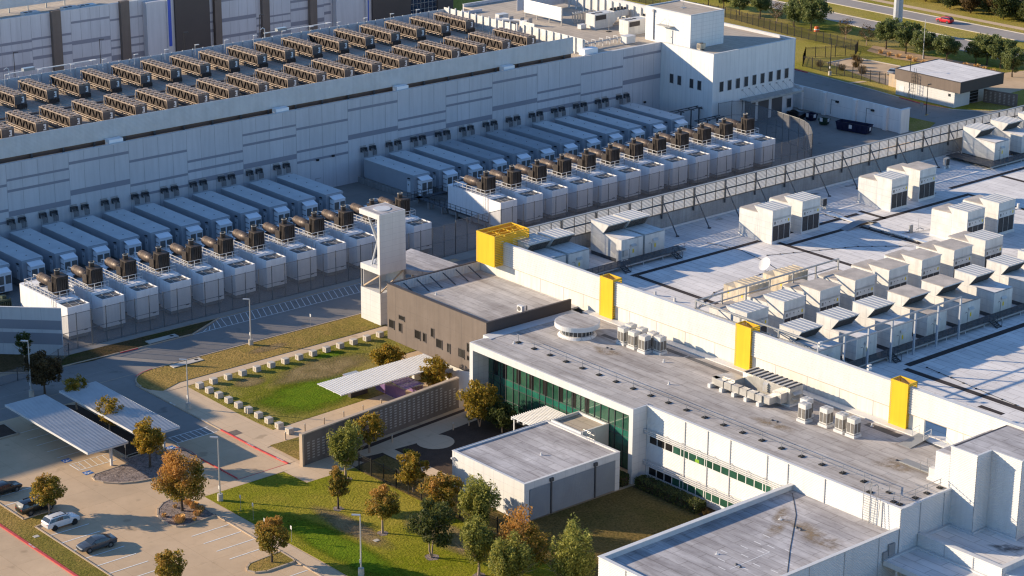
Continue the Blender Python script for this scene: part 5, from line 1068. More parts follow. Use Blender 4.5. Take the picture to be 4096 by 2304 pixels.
# cable brackets on the wall
B0 = thing('cable_bracket','x','cable bracket',(0,0,0),0,'dark cable brackets on the wall'); q=MB()
q.box(-0.75,0.75,-0.75,-0.02,0.75,0.85); q.box(-0.75,-0.65,-0.75,-0.02,-0.3,0.8); q.box(0.65,0.75,-0.75,-0.02,-0.3,0.8); q.beam((-0.7,-0.75,0.75),(-0.7,-0.05,-0.4),0.06,0.06); q.beam((0.7,-0.75,0.75),(0.7,-0.05,-0.4),0.06,0.06); q.build('rack','dsteel',B0)
q=MB()
for k in range(6): x=-0.55+0.22*k; q.tube([(x,-0.05,0.45),(x,-0.6,0.45),(x+0.1,-0.95,0.15),(x+0.15,-1.05,-0.5),(x+0.15,-1.05,-1.5)],0.06,5)
q.build('cables','dsteel',B0); q=MB(); q.box(-0.85,0.85,-0.1,-0.02,1.0,1.25); q.build('top_plate','steel',B0)
i = 0
for x0, n, nm in ((-65.5, 12, 'left'), (21.2, 12, 'right')):
    for k in range(n):
        for s_ in (0, 1):
            x = x0+6.06*k+1.1+s_*2.1; lab='%s wall bracket of bent cables from the left, above the %s-hand enclosures'%(orw(k*2+s_), nm)
            if i == 0: B0.location=(x,84.89,6.0); B0['label']=lab; B0.scale=(.82,.8,.75)
            else: dup(B0,(x,84.89,6.0),0,lab)
            i += 1

# ---- white gensets (origin: front-left bottom corner; -y is the radiator end)
def make_genset():
    t = thing('generator_set','x','generator',(0,0,0),0,'white generator sets'); W_, L = 3.85, 15.0
    q = MB(); q.prism([(0,3.4),(W_,3.4),(W_,L-0.3),(W_-0.3,L),(0.3,L),(0,L-0.3)],0,4.35)
    q.build('enclosure','genw',t)
    q = MB(); q.box(0,W_,0,3.15,-0.35,4.0,0); q.box(0,0.12,0,3.15,4.0,4.25,0); q.box(W_-0.12,W_,0,3.15,4.0,4.25,0); q.box(0.12,W_-0.12,0,0.12,4.0,4.25,0); q.box(0.12,W_-0.12,3.03,3.15,4.0,4.25,0); q.box(2.7,3.3,-0.02,-0.001,0.1,0.22,1); rd = q.build('radiator_box',['genw','coil'],t)
    q = MB(); q.box(0.14,W_-0.14,0.14,3.0,4.02,4.06); q.build('radiator_mesh','grille',rd)
    q = MB()
    for x in (1.2,2.5): q.beam((x,0.4,4.1),(x+0.25,2.8,4.14),0.09,0.04)
    q.beam((0.5,2.0,4.12),(3.3,1.2,4.12),0.12,0.04); q.build('fan_blades','duct',rd)
    q = MB(); q.box(0.2,W_-0.2,3.15,3.4,-0.2,3.9); q.build('duct_joint','genw',t)
    q = MB(); q.box(0.2,W_-0.2,0.4,L-0.3,-1.0,-0.35); q.build('concrete_pad','conc',t)
    q = MB(); q.box(0.3,W_-0.3,3.5,L-0.3,-0.35,0); q.build('base_frame','dsteel',t)
    # roof walkway, rails
    q = MB()
    for k in range(12): y = 3.9+0.85*k; q.box(0.25,1.0,y,y+0.35,4.36,4.42)
    q.box(1.2,3.2,5.0,5.2,4.36,4.5); q.box(1.2,3.2,11.2,11.4,4.36,4.5); q.build('roof_step','door',t)
    q = MB()
    def rail(x0,y0,x1,y1,zb=4.35):
        d=Vector((x1-x0,y1-y0)); L_=d.length; n_=max(1,round(L_/1.35))
        for z in (0.55,1.1): q.beam((x0,y0,zb+z),(x1,y1,zb+z),0.07,0.07)
        for k in range(n_+1): q.box(x0+d.x*k/n_-0.035,x0+d.x*k/n_+0.035,y0+d.y*k/n_-0.035,y0+d.y*k/n_+0.035,zb,zb+1.13)
    rail(0.1,4.4,0.1,13.2); rail(W_-0.1,4.4,W_-0.1,13.2); rail(0.1,4.4,W_-0.1,4.4); rail(0.1,13.2,W_-0.1,13.2)
    q.build('guard_rail','white',t)
    q = MB()
    for x in (-0.05,): q.tube([(x-0.15,3.9,0.2),(x-0.15,3.9,5.2)],0.035,5); q.tube([(x-0.15,4.35,0.2),(x-0.15,4.35,5.2)],0.035,5); [q.cyl((x-0.15,3.9,z*0.35+0.3),(x-0.15,4.35,z*0.35+0.3),0.025,4) for z in range(13)]
    q.build('ladder','white',t)
    q = MB(); q.tube([(1.9,13.6,5.3),(1.9,13.6,5.75),(2.6,9.4,5.95)],0.07,5); q.tube([(2.4,13.0,5.4),(2.4,13.0,5.7),(3.1,8.8,5.9)],0.05,5); q.build('lifting_bar','white',t); 
    # silencer and stack
    q = MB(); q.cyl((2.5,12.4,5.5),(2.5,7.6,5.5),0.76,18); s_ = q.build('silencer','silencer',t,False,True)
    q = MB(); [q.cyl((2.5,y,5.5),(2.5,y+0.08,5.5),0.79,18) for y in (11.6,10.1,8.6)]; q.build('strap','panelbr',s_); [MB().box(1.8,3.2,y,y+0.2,4.36,4.8).build('saddle','dsteel',s_) for y in (11.6,8.6)]
    q = MB(); q.prism([(1.55,5.5),(1.85,5.15),(3.2,5.15),(3.5,5.5),(3.5,7.2),(3.2,7.55),(1.85,7.55),(1.55,7.2)],4.4,7.35); k_ = q.build('exhaust_box','stack',t)
    q = MB(); [q.box(x,x+0.16,5.03,5.15,4.5,7.2) for x in (1.9,2.25,2.6,2.95)]; [q.box(1.43,1.55,y,y+0.16,4.5,7.2) for y in (5.6,6.0,6.4,6.8)]; q.box(1.6,3.45,5.2,7.5,7.35,7.4); q.box(1.25,1.55,6.7,8.0,4.5,6.3); q.build('box_rib','stack',k_)
    q = MB(); q.cyl((2.4,6.9,7.4),(2.4,6.9,8.05),0.42,14,None,0,False); q.cyl((2.4,6.9,8.05),(2.4,6.9,8.2),0.45,14,None,1,False); q.build('chimney',['stack','duct'],k_)
    return t
G0 = make_genset()
GTAG = ['leftmost, fully sunlit white','','']
for g_, x0, y0, z0, n, nm in ((0,-66.3,41.35,1.15,12,'left'),(1,20.0,41.7,1.5,12,'right')):
    for k in range(n):
        lab='%s white generator with brown silencer from the left in the %s-hand row'%(orw(k),nm)
        loc=(x0+6.06*k,y0,z0)
        if g_==0 and k==0: G0.location=loc; G0['label']=lab
        else: dup(G0,loc,0,lab)
# yard odds and ends
for i,(x,y,m_,lab) in enumerate(((-68.5,58.5,'greenbox','green oil-filled transformer at the left end of the generator yard'),(27.0,62.6,'black','black oil-filled transformer at the end of the first right-hand enclosure'),)):
    t_=thing('transformer',lab,'transformer',(x,y,0.4)); q=MB(); q.box(-1.3,1.3,-1.0,1.0,0,2.5); q.build('tank',m_,t_); q=MB(); [q.box(-1.25+0.32*k,-1.1+0.32*k,-1.45,-1.0,0.2,2.2) for k in range(8)]; q.build('cooling_fin',m_,t_); q=MB(); q.box(0.2,0.9,-0.3,0.4,2.5,2.9); q.build('cap_box','greenbox' if i==0 else 'ac' and 'steel',t_)
t_=thing('yard_catwalk','raised steel catwalk crossing the yard between the two generator rows','walkway',(20,60,0)); q=MB()
q.box(19.9,21.2,45.0,66.0,1.3,1.4); q.box(18.2,26.5,64.8,66.0,1.3,1.4); q.build('deck','dsteel',t_,True); q=MB()
for (x0,y0,x1,y1) in ((19.9,45,19.9,64.8),(21.2,45,21.2,64.8),(18.2,66,26.5,66),(18.2,64.8,19.9,64.8)):
    L_=math.hypot(x1-x0,y1-y0); n_=max(2,int(L_/1.5))
    for z in (1.95,2.5): q.beam((x0,y0,z),(x1,y1,z),0.05,0.05)
    for k in range(n_+1): q.box(x0+(x1-x0)*k/n_-0.03,x0+(x1-x0)*k/n_+0.03,y0+(y1-y0)*k/n_-0.03,y0+(y1-y0)*k/n_+0.03,1.4,2.53)
q.build('handrail','dsteel',t_,True); q=MB(); [q.box(x-0.15,x+0.15,y-0.15,y+0.15,0,1.3) for x in (20,21.1) for y in (46,50,54,58,62)]; q.build('leg','conc',t_,True)
t_=thing('yard_ledge','low concrete ledge beside the first right-hand enclosure','kerb wall',(21.2,70,0)); q=MB(); q.box(20.9,21.15,66.3,84.7,0,1.1); q.build('ledge','conc',t_,True)
t_=thing('pipe_rack','dark steel pipe rack on tall posts in front of the corner block','pipe rack',(97,73,0)); q=MB()
for y in (72.2,73.4): q.cyl((92,y,4.6),(101,y,4.6),0.12,6); q.cyl((95.5,y-4.6,3.2),(103,y-4.6,3.2),0.12,6)
for x in (92.5,95.5,98.5,100.8): q.box(x-0.1,x+0.1,71.9,73.7,4.3,4.45)
for x in (96,98.7,101.5): q.box(x-0.1,x+0.1,67.4,69.1,2.95,3.05)
q.build('pipes','dsteel',t_,True); q=MB(); [q.box(x-0.1,x+0.1,y-0.1,y+0.1,0,4.4) for x,y in ((92.5,72.8),(95.5,72.8),(98.5,72.8),(100.8,72.8))]; [q.box(x-0.1,x+0.1,y-0.1,y+0.1,0,3) for x,y in ((96,68.2),(98.7,68.2),(101.5,68.2))]; q.build('post','dsteel',t_,True)

# ---- rooftop air handlers. M type: coil end faces -y ; hood top, lower tan box behind
def rtu_common(t, W_):
    pass
def make_M(top, nm):
    t = thing('air_handler',nm,'rooftop air unit',(0,0,0),0,'white rooftop air handlers'); W_, L = 4.3, 7.2
    body = [(0,0.35),(0,5.45),(4.0,5.45),(3.1,4.55),(L,4.45),(L,0.35)]
    q = MB(); q.ex(body,'x',0,W_,0); 
    for z in (1.35,2.4,3.45): q.box(-0.012,0,0.02,L-0.02,z-0.03,z+0.03,1)
    q.box(-0.012,0,3.1,3.14,0.35,4.5,1); q.build('casing',['unitw','pjoint'],t)
    q = MB(); q.box(-0.06,W_+0.06,-0.06,L+0.06,0,0.35); q.build('kerb','white',t)
    if top == 'rib':
        q = MB(); q.box(-0.05,W_+0.05,-0.05,4.05,5.46,5.5,0); [q.box(k*0.85,k*0.85+0.08,-0.05,4.05,5.5,5.54,1) for k in range(6)]
    else:
        q = MB(); q.box(-0.1,W_+0.1,-0.1,4.1,5.46,5.52,0); q.box(-0.1,W_+0.1,-0.12,-0.1,5.4,5.56,1)
    q.build('hood_roof',['ribroof' if top=='rib' else 'roof_top','white'],t)
    q = MB(); q.box(0.05,W_-0.05,3.35,L-0.05,4.46 if False else 4.56,4.6); q.build('rear_deck','roof_top',t)
    q = MB()
    for k in range(3): q.box(0.2+k*1.33,1.42+k*1.33,-0.03,-0.001,0.45,2.9)
    q.build('coil_panel','coil',t)
    q = MB(); q.box(0.1,W_-0.1,-0.10,-0.001,2.95,3.9,0); q.box(0.1,W_-0.1,-0.14,-0.001,4.0,4.08,1); [q.box(0.35+k*0.2,0.47+k*0.2,-0.115,-0.1,3.2,3.65,2) for k in range(2)]; [q.box(x,x+0.12,-0.13,-0.1,3.45,3.6,2) for x in (1.1,1.9,2.9)]; q.build('service_panel',['unitw','duct','coil'],t)
    q = MB(); q.box(3.55,3.8,-0.12,-0.101,3.25,3.7); q.build('warning_sign','yellowtag',t)
    return t
def make_N(top, nm):
    t = thing('air_handler',nm,'rooftop air unit',(0,0,0),0,'white rooftop air handlers'); W_, L = 4.3, 8.9
    # +y is the back; hood over y 2.7..6.4 ; front box y 0..3.6 z..3.6
    body = [(0.0,0.6),(0.0,3.75),(4.6,3.85),(3.4,5.35),(3.4,5.45),(7.3,5.45),(7.3,0.6)]
    q = MB(); q.ex(body,'x',0,W_-0.05,0); [q.box(-0.012,0,0.02,7.28,z-0.03,z+0.03,1) for z in (1.6,2.6,3.6)]; q.box(-0.012,0,4.75,4.8,0.6,5.3,1); q.build('casing',['unitw','pjoint'],t)
    q = MB(); q.box(0.06,W_-.1,0.06,7.2,0,0.6); q.build('kerb','dsteel',t)
    if top == 'rib':
        q = MB(); q.box(-0.05,W_,3.3,7.35,5.46,5.5,0); [q.box(k*0.82,k*0.82+0.08,3.3,7.35,5.5,5.54,1) for k in range(6)]
    else:
        q = MB(); q.box(-0.1,W_+.05,3.2,7.4,5.46,5.52,0); q.box(-0.1,W_+.05,3.18,3.2,5.4,5.56,1)
    q.build('hood_roof',['ribroof' if top=='rib' else 'roof_top','white'],t)
    q = MB()
    for k in range(6): z = 3.98+k*0.23; y = 4.55-0.8*(z-3.85); q.box(0.15,W_-0.2,y-0.13,y,z,z+0.1,0)
    q.build('intake_louvre',['coil','coil'],t)
    q = MB(); q.box(0.04,W_-0.09,0.04,4.4,3.86,3.9); q.build('front_deck','roof_clean' if top=='rib' else 'roof_top',t)
    q = MB(); q.box(1.7,2.6,-0.05,-0.001,0.5,2.6); d = q.build('access_door','unitw',t); q=MB(); q.add([(1.6,-0.35,2.6),(2.7,-0.35,2.6),(2.7,-0.001,2.95),(1.6,-0.001,2.95)],[(0,1,2,3)]); q.build('door_hood','duct',d); q=MB(); q.box(2.0,2.3,-0.07,-0.051,1.5,2.1); q.build('warning_sign','yellowtag',d)
    q = MB(); q.cyl((0.9,-0.5,0.1),(0.9,-0.5,2.4),0.03,5); q.tube([(0.9,-0.5,2.4),(0.6,-0.5,2.6),(0.35,-0.5,2.5)],0.03,5); q.build('lamp_arm','dsteel',t)
    return t
MR = make_M('rib','x'); MF = make_M('flat','x'); NR = make_N('rib','x'); NF = make_N('flat','x')
def place(src, loc, lab):
    if src['label'] == 'x': src.location = loc; src['label'] = lab; return src
    return dup(src, loc, 0, lab)
for k in range(8):
    top = 'rib' if k in (0,1,7) else 'flat'
    place(MR if top=='rib' else MF,(-10.6+7.45*k,-46.3,10.2),'%s %s air handler from the left in the rear row of the big group'%(orw(k),'ribbed-roof' if top=='rib' else 'tan flat-topped'))
for k in range(10):
    top = 'flat' if k in (3,4) else 'rib'
    place(NR if top=='rib' else NF,(-10.6+7.45*k,-59.6,10.2),'%s %s air handler from the left in the front row behind the catwalk'%(orw(k),'ribbed-hood' if top=='rib' else 'tan flat-hood'))
place(MR,(28.3,-14.9,10.2),'left ribbed-roof air handler of the nearer pair by the louvre wall')
place(MR,(35.9,-14.3,10.2),'right ribbed-roof air handler of the nearer pair by the louvre wall')
place(MR,(57.1,-15.0,10.2),'left ribbed-roof air handler of the farther pair by the louvre wall')
place(MF,(65.3,-14.2,10.2),'right, tan flat-topped air handler of the farther pair by the louvre wall')
place(MR,(51.7,-35.0,10.2),'ribbed-roof air handler cut by the right edge, above the big plant group'); place(MR,(59.6,-35.0,10.2),'ribbed-roof air handler just outside the right edge, above the big group')
for i,(x,y) in enumerate(((-12.9,-7.1),(-8.1,-7.1))): place(NR,(x,y,10.2),'%s air handler of the pair half hidden beside the biggest yellow box'%('left','right')[i])
for i,(x,y) in enumerate(((2.9,-7.4),(7.6,-7.4))): place(NR,(x,y,10.2),'%s air handler of the pair between louvre wall and small steel stairs'%('left','right')[i])
place(NR,(94.4,-7.6,10.4),'left air handler of the far group on steel grating, top right'); place(NR,(102.3,-7.6,10.4),'second air handler of the far group at the top right edge'); place(NR,(110.5,-7.6,10.4),'third air handler of the far group at the top right edge')
t_=thing('tall_side_cabinet','tall pale cabinet left of the air handler by the steel stairs','cabinet',(2.0,-8.0,10.2)); q=MB(); q.box(0,1.5,0,1.1,0,4.2); q.build('casing','unitw',t_); q=MB(); q.box(0.3,1.2,-0.25,0,1.6,2.5); q.build('box','duct',t_)
# catwalks of the plant groups
def catwalk(lab, x0, x1, y0, y1, z, stairs):
    t=thing('steel_catwalk',lab,'catwalk',((x0+x1)/2,y0,10.2)); q=MB(); q.box(x0,x1,y0,y1,z-0.12,z); q.build('deck','dsteel',t,True); q=MB(); q.box(x0,x1,y0,y0+0.15,z-0.35,z-0.12); q.build('edge_beam','steel',t,True)
    q=MB(); 
    for zz in (0.45,0.9): q.box(x0,x1,y0-0.02,y0+0.03,z+zz,z+zz+0.05)
    x=x0
    while x<=x1: q.box(x-0.03,x+0.03,y0-0.03,y0+0.03,z,z+0.95); x+=1.3
    q.build('handrail','dsteel',t,True); q=MB(); x=x0+0.5
    while x<x1: q.cyl((x,y0+0.1,10.2),(x,y0+0.1,z),0.07,6); x+=4.2
    q.build('leg','white',t,True)
    for sx_ in stairs:
        q=MB(); [q.box(sx_,sx_+1.0,y0-0.3-0.3*k,y0-0.3*k,z-0.15-0.17*k,z-0.11-0.17*k) for k in range(int((z-10.2)/0.17)+6)] if False else None
        n_=5
        for k in range(n_): q.box(sx_,sx_+1.0,y0-0.28*(k+1),y0-0.28*k,z-(z-10.2)*(k+1)/n_-0.0,z-(z-10.2)*(k+1)/n_+0.05)
        for xx in (sx_,sx_+1.0): q.beam((xx,y0,z+0.95),(xx,y0-1.5,11.2),0.05,0.05); q.beam((xx,y0,z-0.05),(xx,y0-1.45,10.25),0.06,0.16); q.box(xx-0.03,xx+0.03,y0-1.5,y0-1.44,10.2,11.2); q.box(xx-.03,xx+.03,y0-.75,y0-.69,10.6,11.7)
        q.build('stair','dsteel',t,True)
    return t
catwalk('long grey steel catwalk with handrail along the front of the big plant group',-11.5,66,-61.3,-59.7,10.95,(1.6,23.6,45.5))
catwalk('short grey steel catwalk with two stairs in front of the left air handlers',-12,14.5,-9.6,-7.6,11.0,(0.2,11.2))
t_=catwalk('grey steel grating under the far air handlers at the top right',91,150,-9.6,-7.7,10.9,()); q=MB(); q.box(91,94.2,-7.7,0.5,10.78,10.9); q.box(91.0,91.08,-9.6,0.5,11.4,11.46); q.box(91.0,91.08,-9.6,0.5,11.85,11.9); q.build('side_deck','dsteel',t_,True)
t_=thing('steel_frame_gantry','open galvanised steel frame standing round the big group of air handlers','steel frame',(0,-52,10.2)); q=MB()
for y in (-39.5,-62.0): q.box(-13.8,15.9,y-0.1,y+0.1,16.3,16.5); q.box(-13.8,15.9,y-0.07,y+0.07,15.2,15.35)
q.box(-13.8,-13.6,-61.9,-39.6,16.3,16.5); q.box(-13.8,-13.65,-61.9,-39.6,15.2,15.35); q.build('beam','steel',t_,True)
for x in (-13.7,-8.5,-3.65,1.2,6.05,10.95,15.8):
    q=MB(); q.box(x-0.12,x+0.12,-62.12,-61.88,10.2,16.3); q.build('post','utility',t_,True); q=MB(); q.box(x-0.1,x+0.1,-39.6,-39.4,14.0 if x>-13 else 10.2,16.3); q.build('post','steel',t_,True)
for x in (-13.7,): 
    for y in (-48,-55): q=MB(); q.box(x-0.1,x+0.1,y-0.1,y+0.1,10.2,16.3); q.build('post','steel',t_,True)
q=MB(); q.beam((-14.3,-62.3,14.9),(-10.5,-50,14.9),0.12,0.12); q.build('brace','steel',t_,True)
# cream units with dish
for i,(x,lab) in enumerate(((-1.0,'weathered cream air unit, front one of the pair below the dish'),(7.2,'weathered cream air unit, rear one of the pair below the dish'))):
    t_=thing('cream_air_unit',lab,'rooftop air unit',(x,-37.6,10.2)); q=MB(); q.ex([(0,0.35),(0,4.9),(3.0,4.9),(2.4,4.1),(5.0,4.1),(5.0,0.35)],'x',0,4.2,0); q.build('casing','unitc',t_); q=MB(); q.box(-0.05,4.25,-0.05,5.05,0,0.35); q.build('kerb','white',t_)
    q=MB(); q.box(-0.05,4.25,-0.05,3.05,4.91,4.96,0); [q.box(k*0.84-0.02,k*0.84+0.08,-0.05,3.05,4.96,5.05,0) for k in range(6)]; q.box(0.02,4.18,2.45,4.98,4.12,4.16,0); q.build('roof_sheet','unitc',t_)
    q=MB(); q.box(0.3,3.9,-0.03,-0.001,0.5,1.9); q.build('coil_panel','coil',t_); q=MB(); q.box(-0.02,-0.001,1.2,1.45,3.0,3.5); q.box(-0.02,-0.001,3.9,4.15,3.0,3.5); q.build('warning_sign','yellowtag',t_)
    q=MB(); [q.box(-0.012,0,y,y+0.05,0.4,4.0) for y in (1.0,2.0,3.1,4.2)]; q.box(-0.012,0,0.0,5.0,2.3,2.36); q.build('seam','duct',t_)
t_=thing('satellite_dish','round white satellite dish behind the cream air units','satellite dish',(11.6,-29.0,10.2)); q=MB(); vs=[(0,0,0)]; 
rings=[(0.25*k) for k in range(1,6)]; fs=[]; vs=[(0,0,0)]
for r_ in rings:
    for j in range(20): a_=2*math.pi*j/20; vs.append((r_*math.cos(a_),r_*math.sin(a_),0.18*r_*r_))
for j in range(20): fs.append((0,1+j,1+(j+1)%20))
for k in range(4):
    for j in range(20): fs.append((1+k*20+j,21+k*20+j,21+k*20+(j+1)%20,1+k*20+(j+1)%20))
q.add(vs,fs); dsh=q.build('dish','white',t_); dsh.location=(0,0,3.6); dsh.rotation_euler=(rad(55),0,rad(-95)); dsh.scale=(.85,.85,.85)
q=MB(); q.cyl((0,0,0),(0,0,3.6),0.08,8); q.box(-0.6,0.6,-0.6,0.6,0,0.08); q.build('mast','steel',t_)
# condensers on office roof
def make_vrf():
    t=thing('condensing_unit','x','air conditioner',(0,0,0),0,'grey-white condensing units'); q=MB(); q.box(-0.6,0.6,-0.62,0.62,0.45,2.45); q.build('casing','unitw',t)
    q=MB(); [q.box(-0.63,-0.601,y,y+0.48,0.6,1.85) for y in (-0.55,0.07)]; [q.box(x,x+0.48,-0.65,-0.621,0.6,1.85) for x in (-0.55,0.07)]; q.build('coil','grille',t)
    q=MB(); [q.cyl((0,y,2.45),(0,y,2.5),0.27,12) for y in (-0.3,0.3)]; q.build('fan','duct',t); q=MB(); q.box(-0.7,0.7,-0.75,0.75,0,0.35,0); [q.box(x-.05,x+.05,y-.05,y+.05,0.35,0.45,1) for x in (-.5,.5) for y in (-.5,.5)]; q.build('plinth',['white','steel'],t); return t
VR=make_vrf(); vl=[(-21.5,-33.4),(-19.8,-33.1),(-21.5,-35.5),(-19.8,-35.3),(-21.6,-37.7),(-19.8,-37.5),(-20.2,-39.3),(-23.6,-68.9),(-22.2,-67.9),(-22.6,-71.6),(-22.6,-74.2),(-22.6,-76.1)]
vn=['front left','back left','front second','back second','front third','back third','single last']
for i,(x,y) in enumerate(vl):
    lab=('%s of the seven condensing units near the round lantern'%vn[i]) if i<7 else '%s from the left of the five condensing units near the steel ramp'%orw(i-7)
    if i==0: VR.location=(x,y,10.2); VR['label']=lab
    else: dup(VR,(x,y,10.2),0,lab)
# AHU with duct
t_=thing('duct_air_unit','long metal air unit with dark striped roof and wrapped U-shaped duct','rooftop air unit',(-20.3,-60,10.2)); q=MB(); q.box(-21.4,-18.9,-64.3,-56.0,10.45,12.6); q.build('casing','duct',t_,True)
q=MB(); q.box(-21.45,-18.85,-64.35,-55.95,12.6,12.66,0); [q.box(-21.45,-18.85,-64.2+k*0.85,-63.95+k*0.85,12.66,12.72,1) for k in range(10)]; q.build('roof_sheet',['duct','coil'],t_,True)
q=MB(); q.box(-21.6,-18.8,-64.5,-55.9,10.2,10.45); q.build('kerb','white',t_,True)
q=MB(); [q.ex([(-21.4,11.2+0.3*k),(-21.75,11.2+0.3*k),(-21.4,11.5+0.3*k)],'y',-60.6,-59.8) for k in range(4)]; q.ex([(-64.3,11.0),(-64.9,11.2),(-64.3,11.5)],'x',-21,-19.4); q.ex([(-64.3,11.6),(-64.9,11.8),(-64.3,12.1)],'x',-21,-19.4); q.build('vent_hood','duct',t_,True)
q=MB(); q.box(-24.2,-23.3,-62.0,-53.6,10.75,11.65); q.box(-24.1,-23.3,-53.9,-53.0,10.75,11.65) ; q.box(-24.0,-21.6,-53.9,-53.0,10.75,11.65); q.box(-23.2,-21.4,-56.3,-54.0,10.75,11.9); q.box(-24.0,-21.4,-63.2,-62.1,10.75,11.65); q.box(-22.6,-21.4,-63.9,-62.3,10.75,12.1)
q.build('duct','duct',t_,True); q=MB(); [q.box(-24.25,-23.25,y-0.04,y+0.04,10.7,11.7) for y in (-60.8,-59.4,-58,-56.6,-55.2)]; q.build('duct_band','grille',t_,True)
q=MB(); [q.box(-24.5,-23.1,y-0.25,y+0.25,10.2,10.75) for y in (-52.9,-55,-57.2,-59.4,-61.6)]; q.build('duct_support','white',t_,True)
t_=thing('small_dish','small white dish on the office roof beside the third yellow box','satellite dish',(-17.4,-54.2,10.2)); q=MB(); q.cyl((0,0,0),(0,0,0.9),0.05,6); q.build('mast','steel',t_); q=MB(); q.cyl((-0.1,-0.1,1.0),(0.05,0.05,0.9),0.42,16,0.1); q.build('dish','white',t_)
# ramps
t_=thing('steel_ramp','dark perforated steel ramp up to the small doorway in the screen wall','ramp',(-18,-82.3,10.2)); q=MB(); q.add([(-20.3,-83.3,10.25),(-20.3,-81.5,10.25),(-16.6,-81.5,10.75),(-16.6,-83.3,10.75),(-20.3,-83.3,10.2),(-20.3,-81.5,10.2),(-16.6,-81.5,10.65),(-16.6,-83.3,10.65)],[(0,3,2,1),(4,5,6,7),(0,1,5,4),(1,2,6,5),(2,3,7,6),(3,0,4,7)]); q.build('deck','door',t_,True)
q=MB(); 
for y in (-81.5,-83.3): q.tube([(-17.8,y,10.6),(-17.8,y,11.6),(-16.4,y,11.75),(-16.4,y,10.7)],0.04); q.tube([(-17.8,y,11.1),(-16.4,y,11.2)],0.03)
q.build('handrail','white',t_,True)
t_=thing('steel_ramp','grey steel step-over platform with railings beside the tall ribbed block','ramp',(-24,-88,10.2)); q=MB(); q.box(-24.9,-23.6,-90.5,-85.4,10.35,10.5); q.build('deck','door',t_,True); q=MB()
for x in (-24.9,-23.6): q.tube([(x,-88.6,10.3),(x,-88.6,11.5),(x,-91.2,11.5),(x,-91.2,10.3)],0.04); q.tube([(x,-88.6,10.95),(x,-91.2,10.95)],0.03); q.tube([(x,-89.9,10.3),(x,-89.9,11.5)],0.04)
q.build('handrail','steel',t_,True)
t_=thing('wall_condenser','small dark-grilled condenser on a white base at the right end of the office roof','air conditioner',(-25.6,-91.3,10.2)); q=MB(); q.box(-0.35,0.35,-0.6,0.6,0.3,1.5); q.build('casing','unitw',t_); q=MB(); q.box(-0.55,0.45,-0.7,0.7,0,0.3); q.build('base','white',t_); q=MB(); q.box(-0.3,0.3,-0.63,-0.601,0.45,1.4); q.build('grille','coil',t_)
# roof edge rail with weights
RL=thing('roof_edge_rail','thin galvanised guard rail on black weights running along the office roof edge','guard rail',(-32.45,-55,10.2)); ys=[-23.8-3.29*k for k in range(20)]
q=MB(); q.cyl((-32.4,-23.4,11.35),(-32.5,-87.4,11.35),0.04,5); q.cyl((-32.4,-23.4,10.85),(-32.5,-87.4,10.85),0.035,5); q.tube([(-32.5,-87.4,11.35),(-34.3,-88.8,11.35),(-34.3,-92.4,11.35)],0.04); q.tube([(-34.3,-93.3,11.35),(-26.8,-93.3,11.35)],0.04); q.tube([(-34.3,-93.3,10.85),(-26.8,-93.3,10.85)],0.035); q.tube([(-30.5,-88.0,11.3),(-30.5,-93,11.3)],0.03); q.build('rail','steel',RL,True)
for y in ys+[]:
    q=MB(); q.cyl((-32.45,y,10.25),(-32.45,y,11.35),0.04,5); p_=q.build('post','steel',RL,True); q=MB(); q.box(-32.8,-32.1,y-0.28,y+0.28,10.205,10.33); q.build('weight','rubber',p_,True)
for x,y in ((-34.3,-88.8),(-34.3,-92.4),(-34.3,-93.3),(-31.5,-93.3),(-29.4,-93.3),(-27,-93.3),(-32.6,-90.3)):
    q=MB(); q.cyl((x,y,10.25),(x,y,11.35),0.04,5); p_=q.build('post','steel',RL,True); q=MB(); q.box(x-0.3,x+0.3,y-0.3,y+0.3,10.205,10.33); q.build('weight','rubber',p_,True)
t_=thing('roof_ladder','galvanised ladder with a hooped top from the low wing up to the office roof','ladder',(-35.8,-90,7.2)); q=MB()
for y in (-89.3,-90.3): q.tube([(-35.95,y,7.2),(-35.95,y,11.6),(-35.6,y,11.9),(-34.9,y,11.9),(-34.6,y,11.6),(-34.6,y,10.25)],0.045)
for k in range(11): q.cyl((-35.95,-89.3,7.5+k*0.3),(-35.95,-90.3,7.5+k*0.3),0.03,5)
q.tube([(-36.3,-91.2,7.3),(-35.95,-91.2,10.9),(-35.95,-91.8,10.9),(-36.3,-91.8,7.3)],0.04); q.build('ladder_frame','steel',t_,True)
# roof vents, conduits
P0=thing('roof_vent','x','vent',(0,0,0),0,'small roof vents'); q=MB(); q.cyl((0,0,0),(0,0,0.45),0.13,8); q.build('pipe','white',P0); q=MB(); q.cyl((0,0,0),(0,0,0.05),0.3,10,0.2); q.build('flange','whitem',P0)
for i,(x,y,z,lab,s_) in enumerate(((-3.6,-21.3,10.2,'white vent just behind the screen wall, leftmost of three',1.5),(-3.4,-25.2,10.2,'white vent just behind the screen wall, middle of three',1.5),(-6.5,-29.3,10.2,'white vent just behind the screen wall, right of three',1.5),(-33.2,-23.7,10.2,'small vent on the office roof near the left end of the guard rail',0.8),(-27.7,-48.7,10.2,'small vent in the middle of the office roof',0.9),(-22.3,-42.2,10.2,'small vent on the office roof below the condensing units',0.9),(-18.3,-75.5,10.2,'small vent on the office roof before the ramp',0.9),(75.3,-27.4,10.2,'domed vent in the shadow on the far plant roof',1.8),(-28.3,-0.4,10.2,'small vent on the brown building roof by the braces',0.8),(-48.3,-46.7,5.06,'small vent in the middle of the garage roof',0.8))):
    if i==0: P0.location=(x,y,z); P0['label']=lab; P0.scale=(s_,)*3
    else: dup(P0,(x,y,z),0,lab,None,s_)
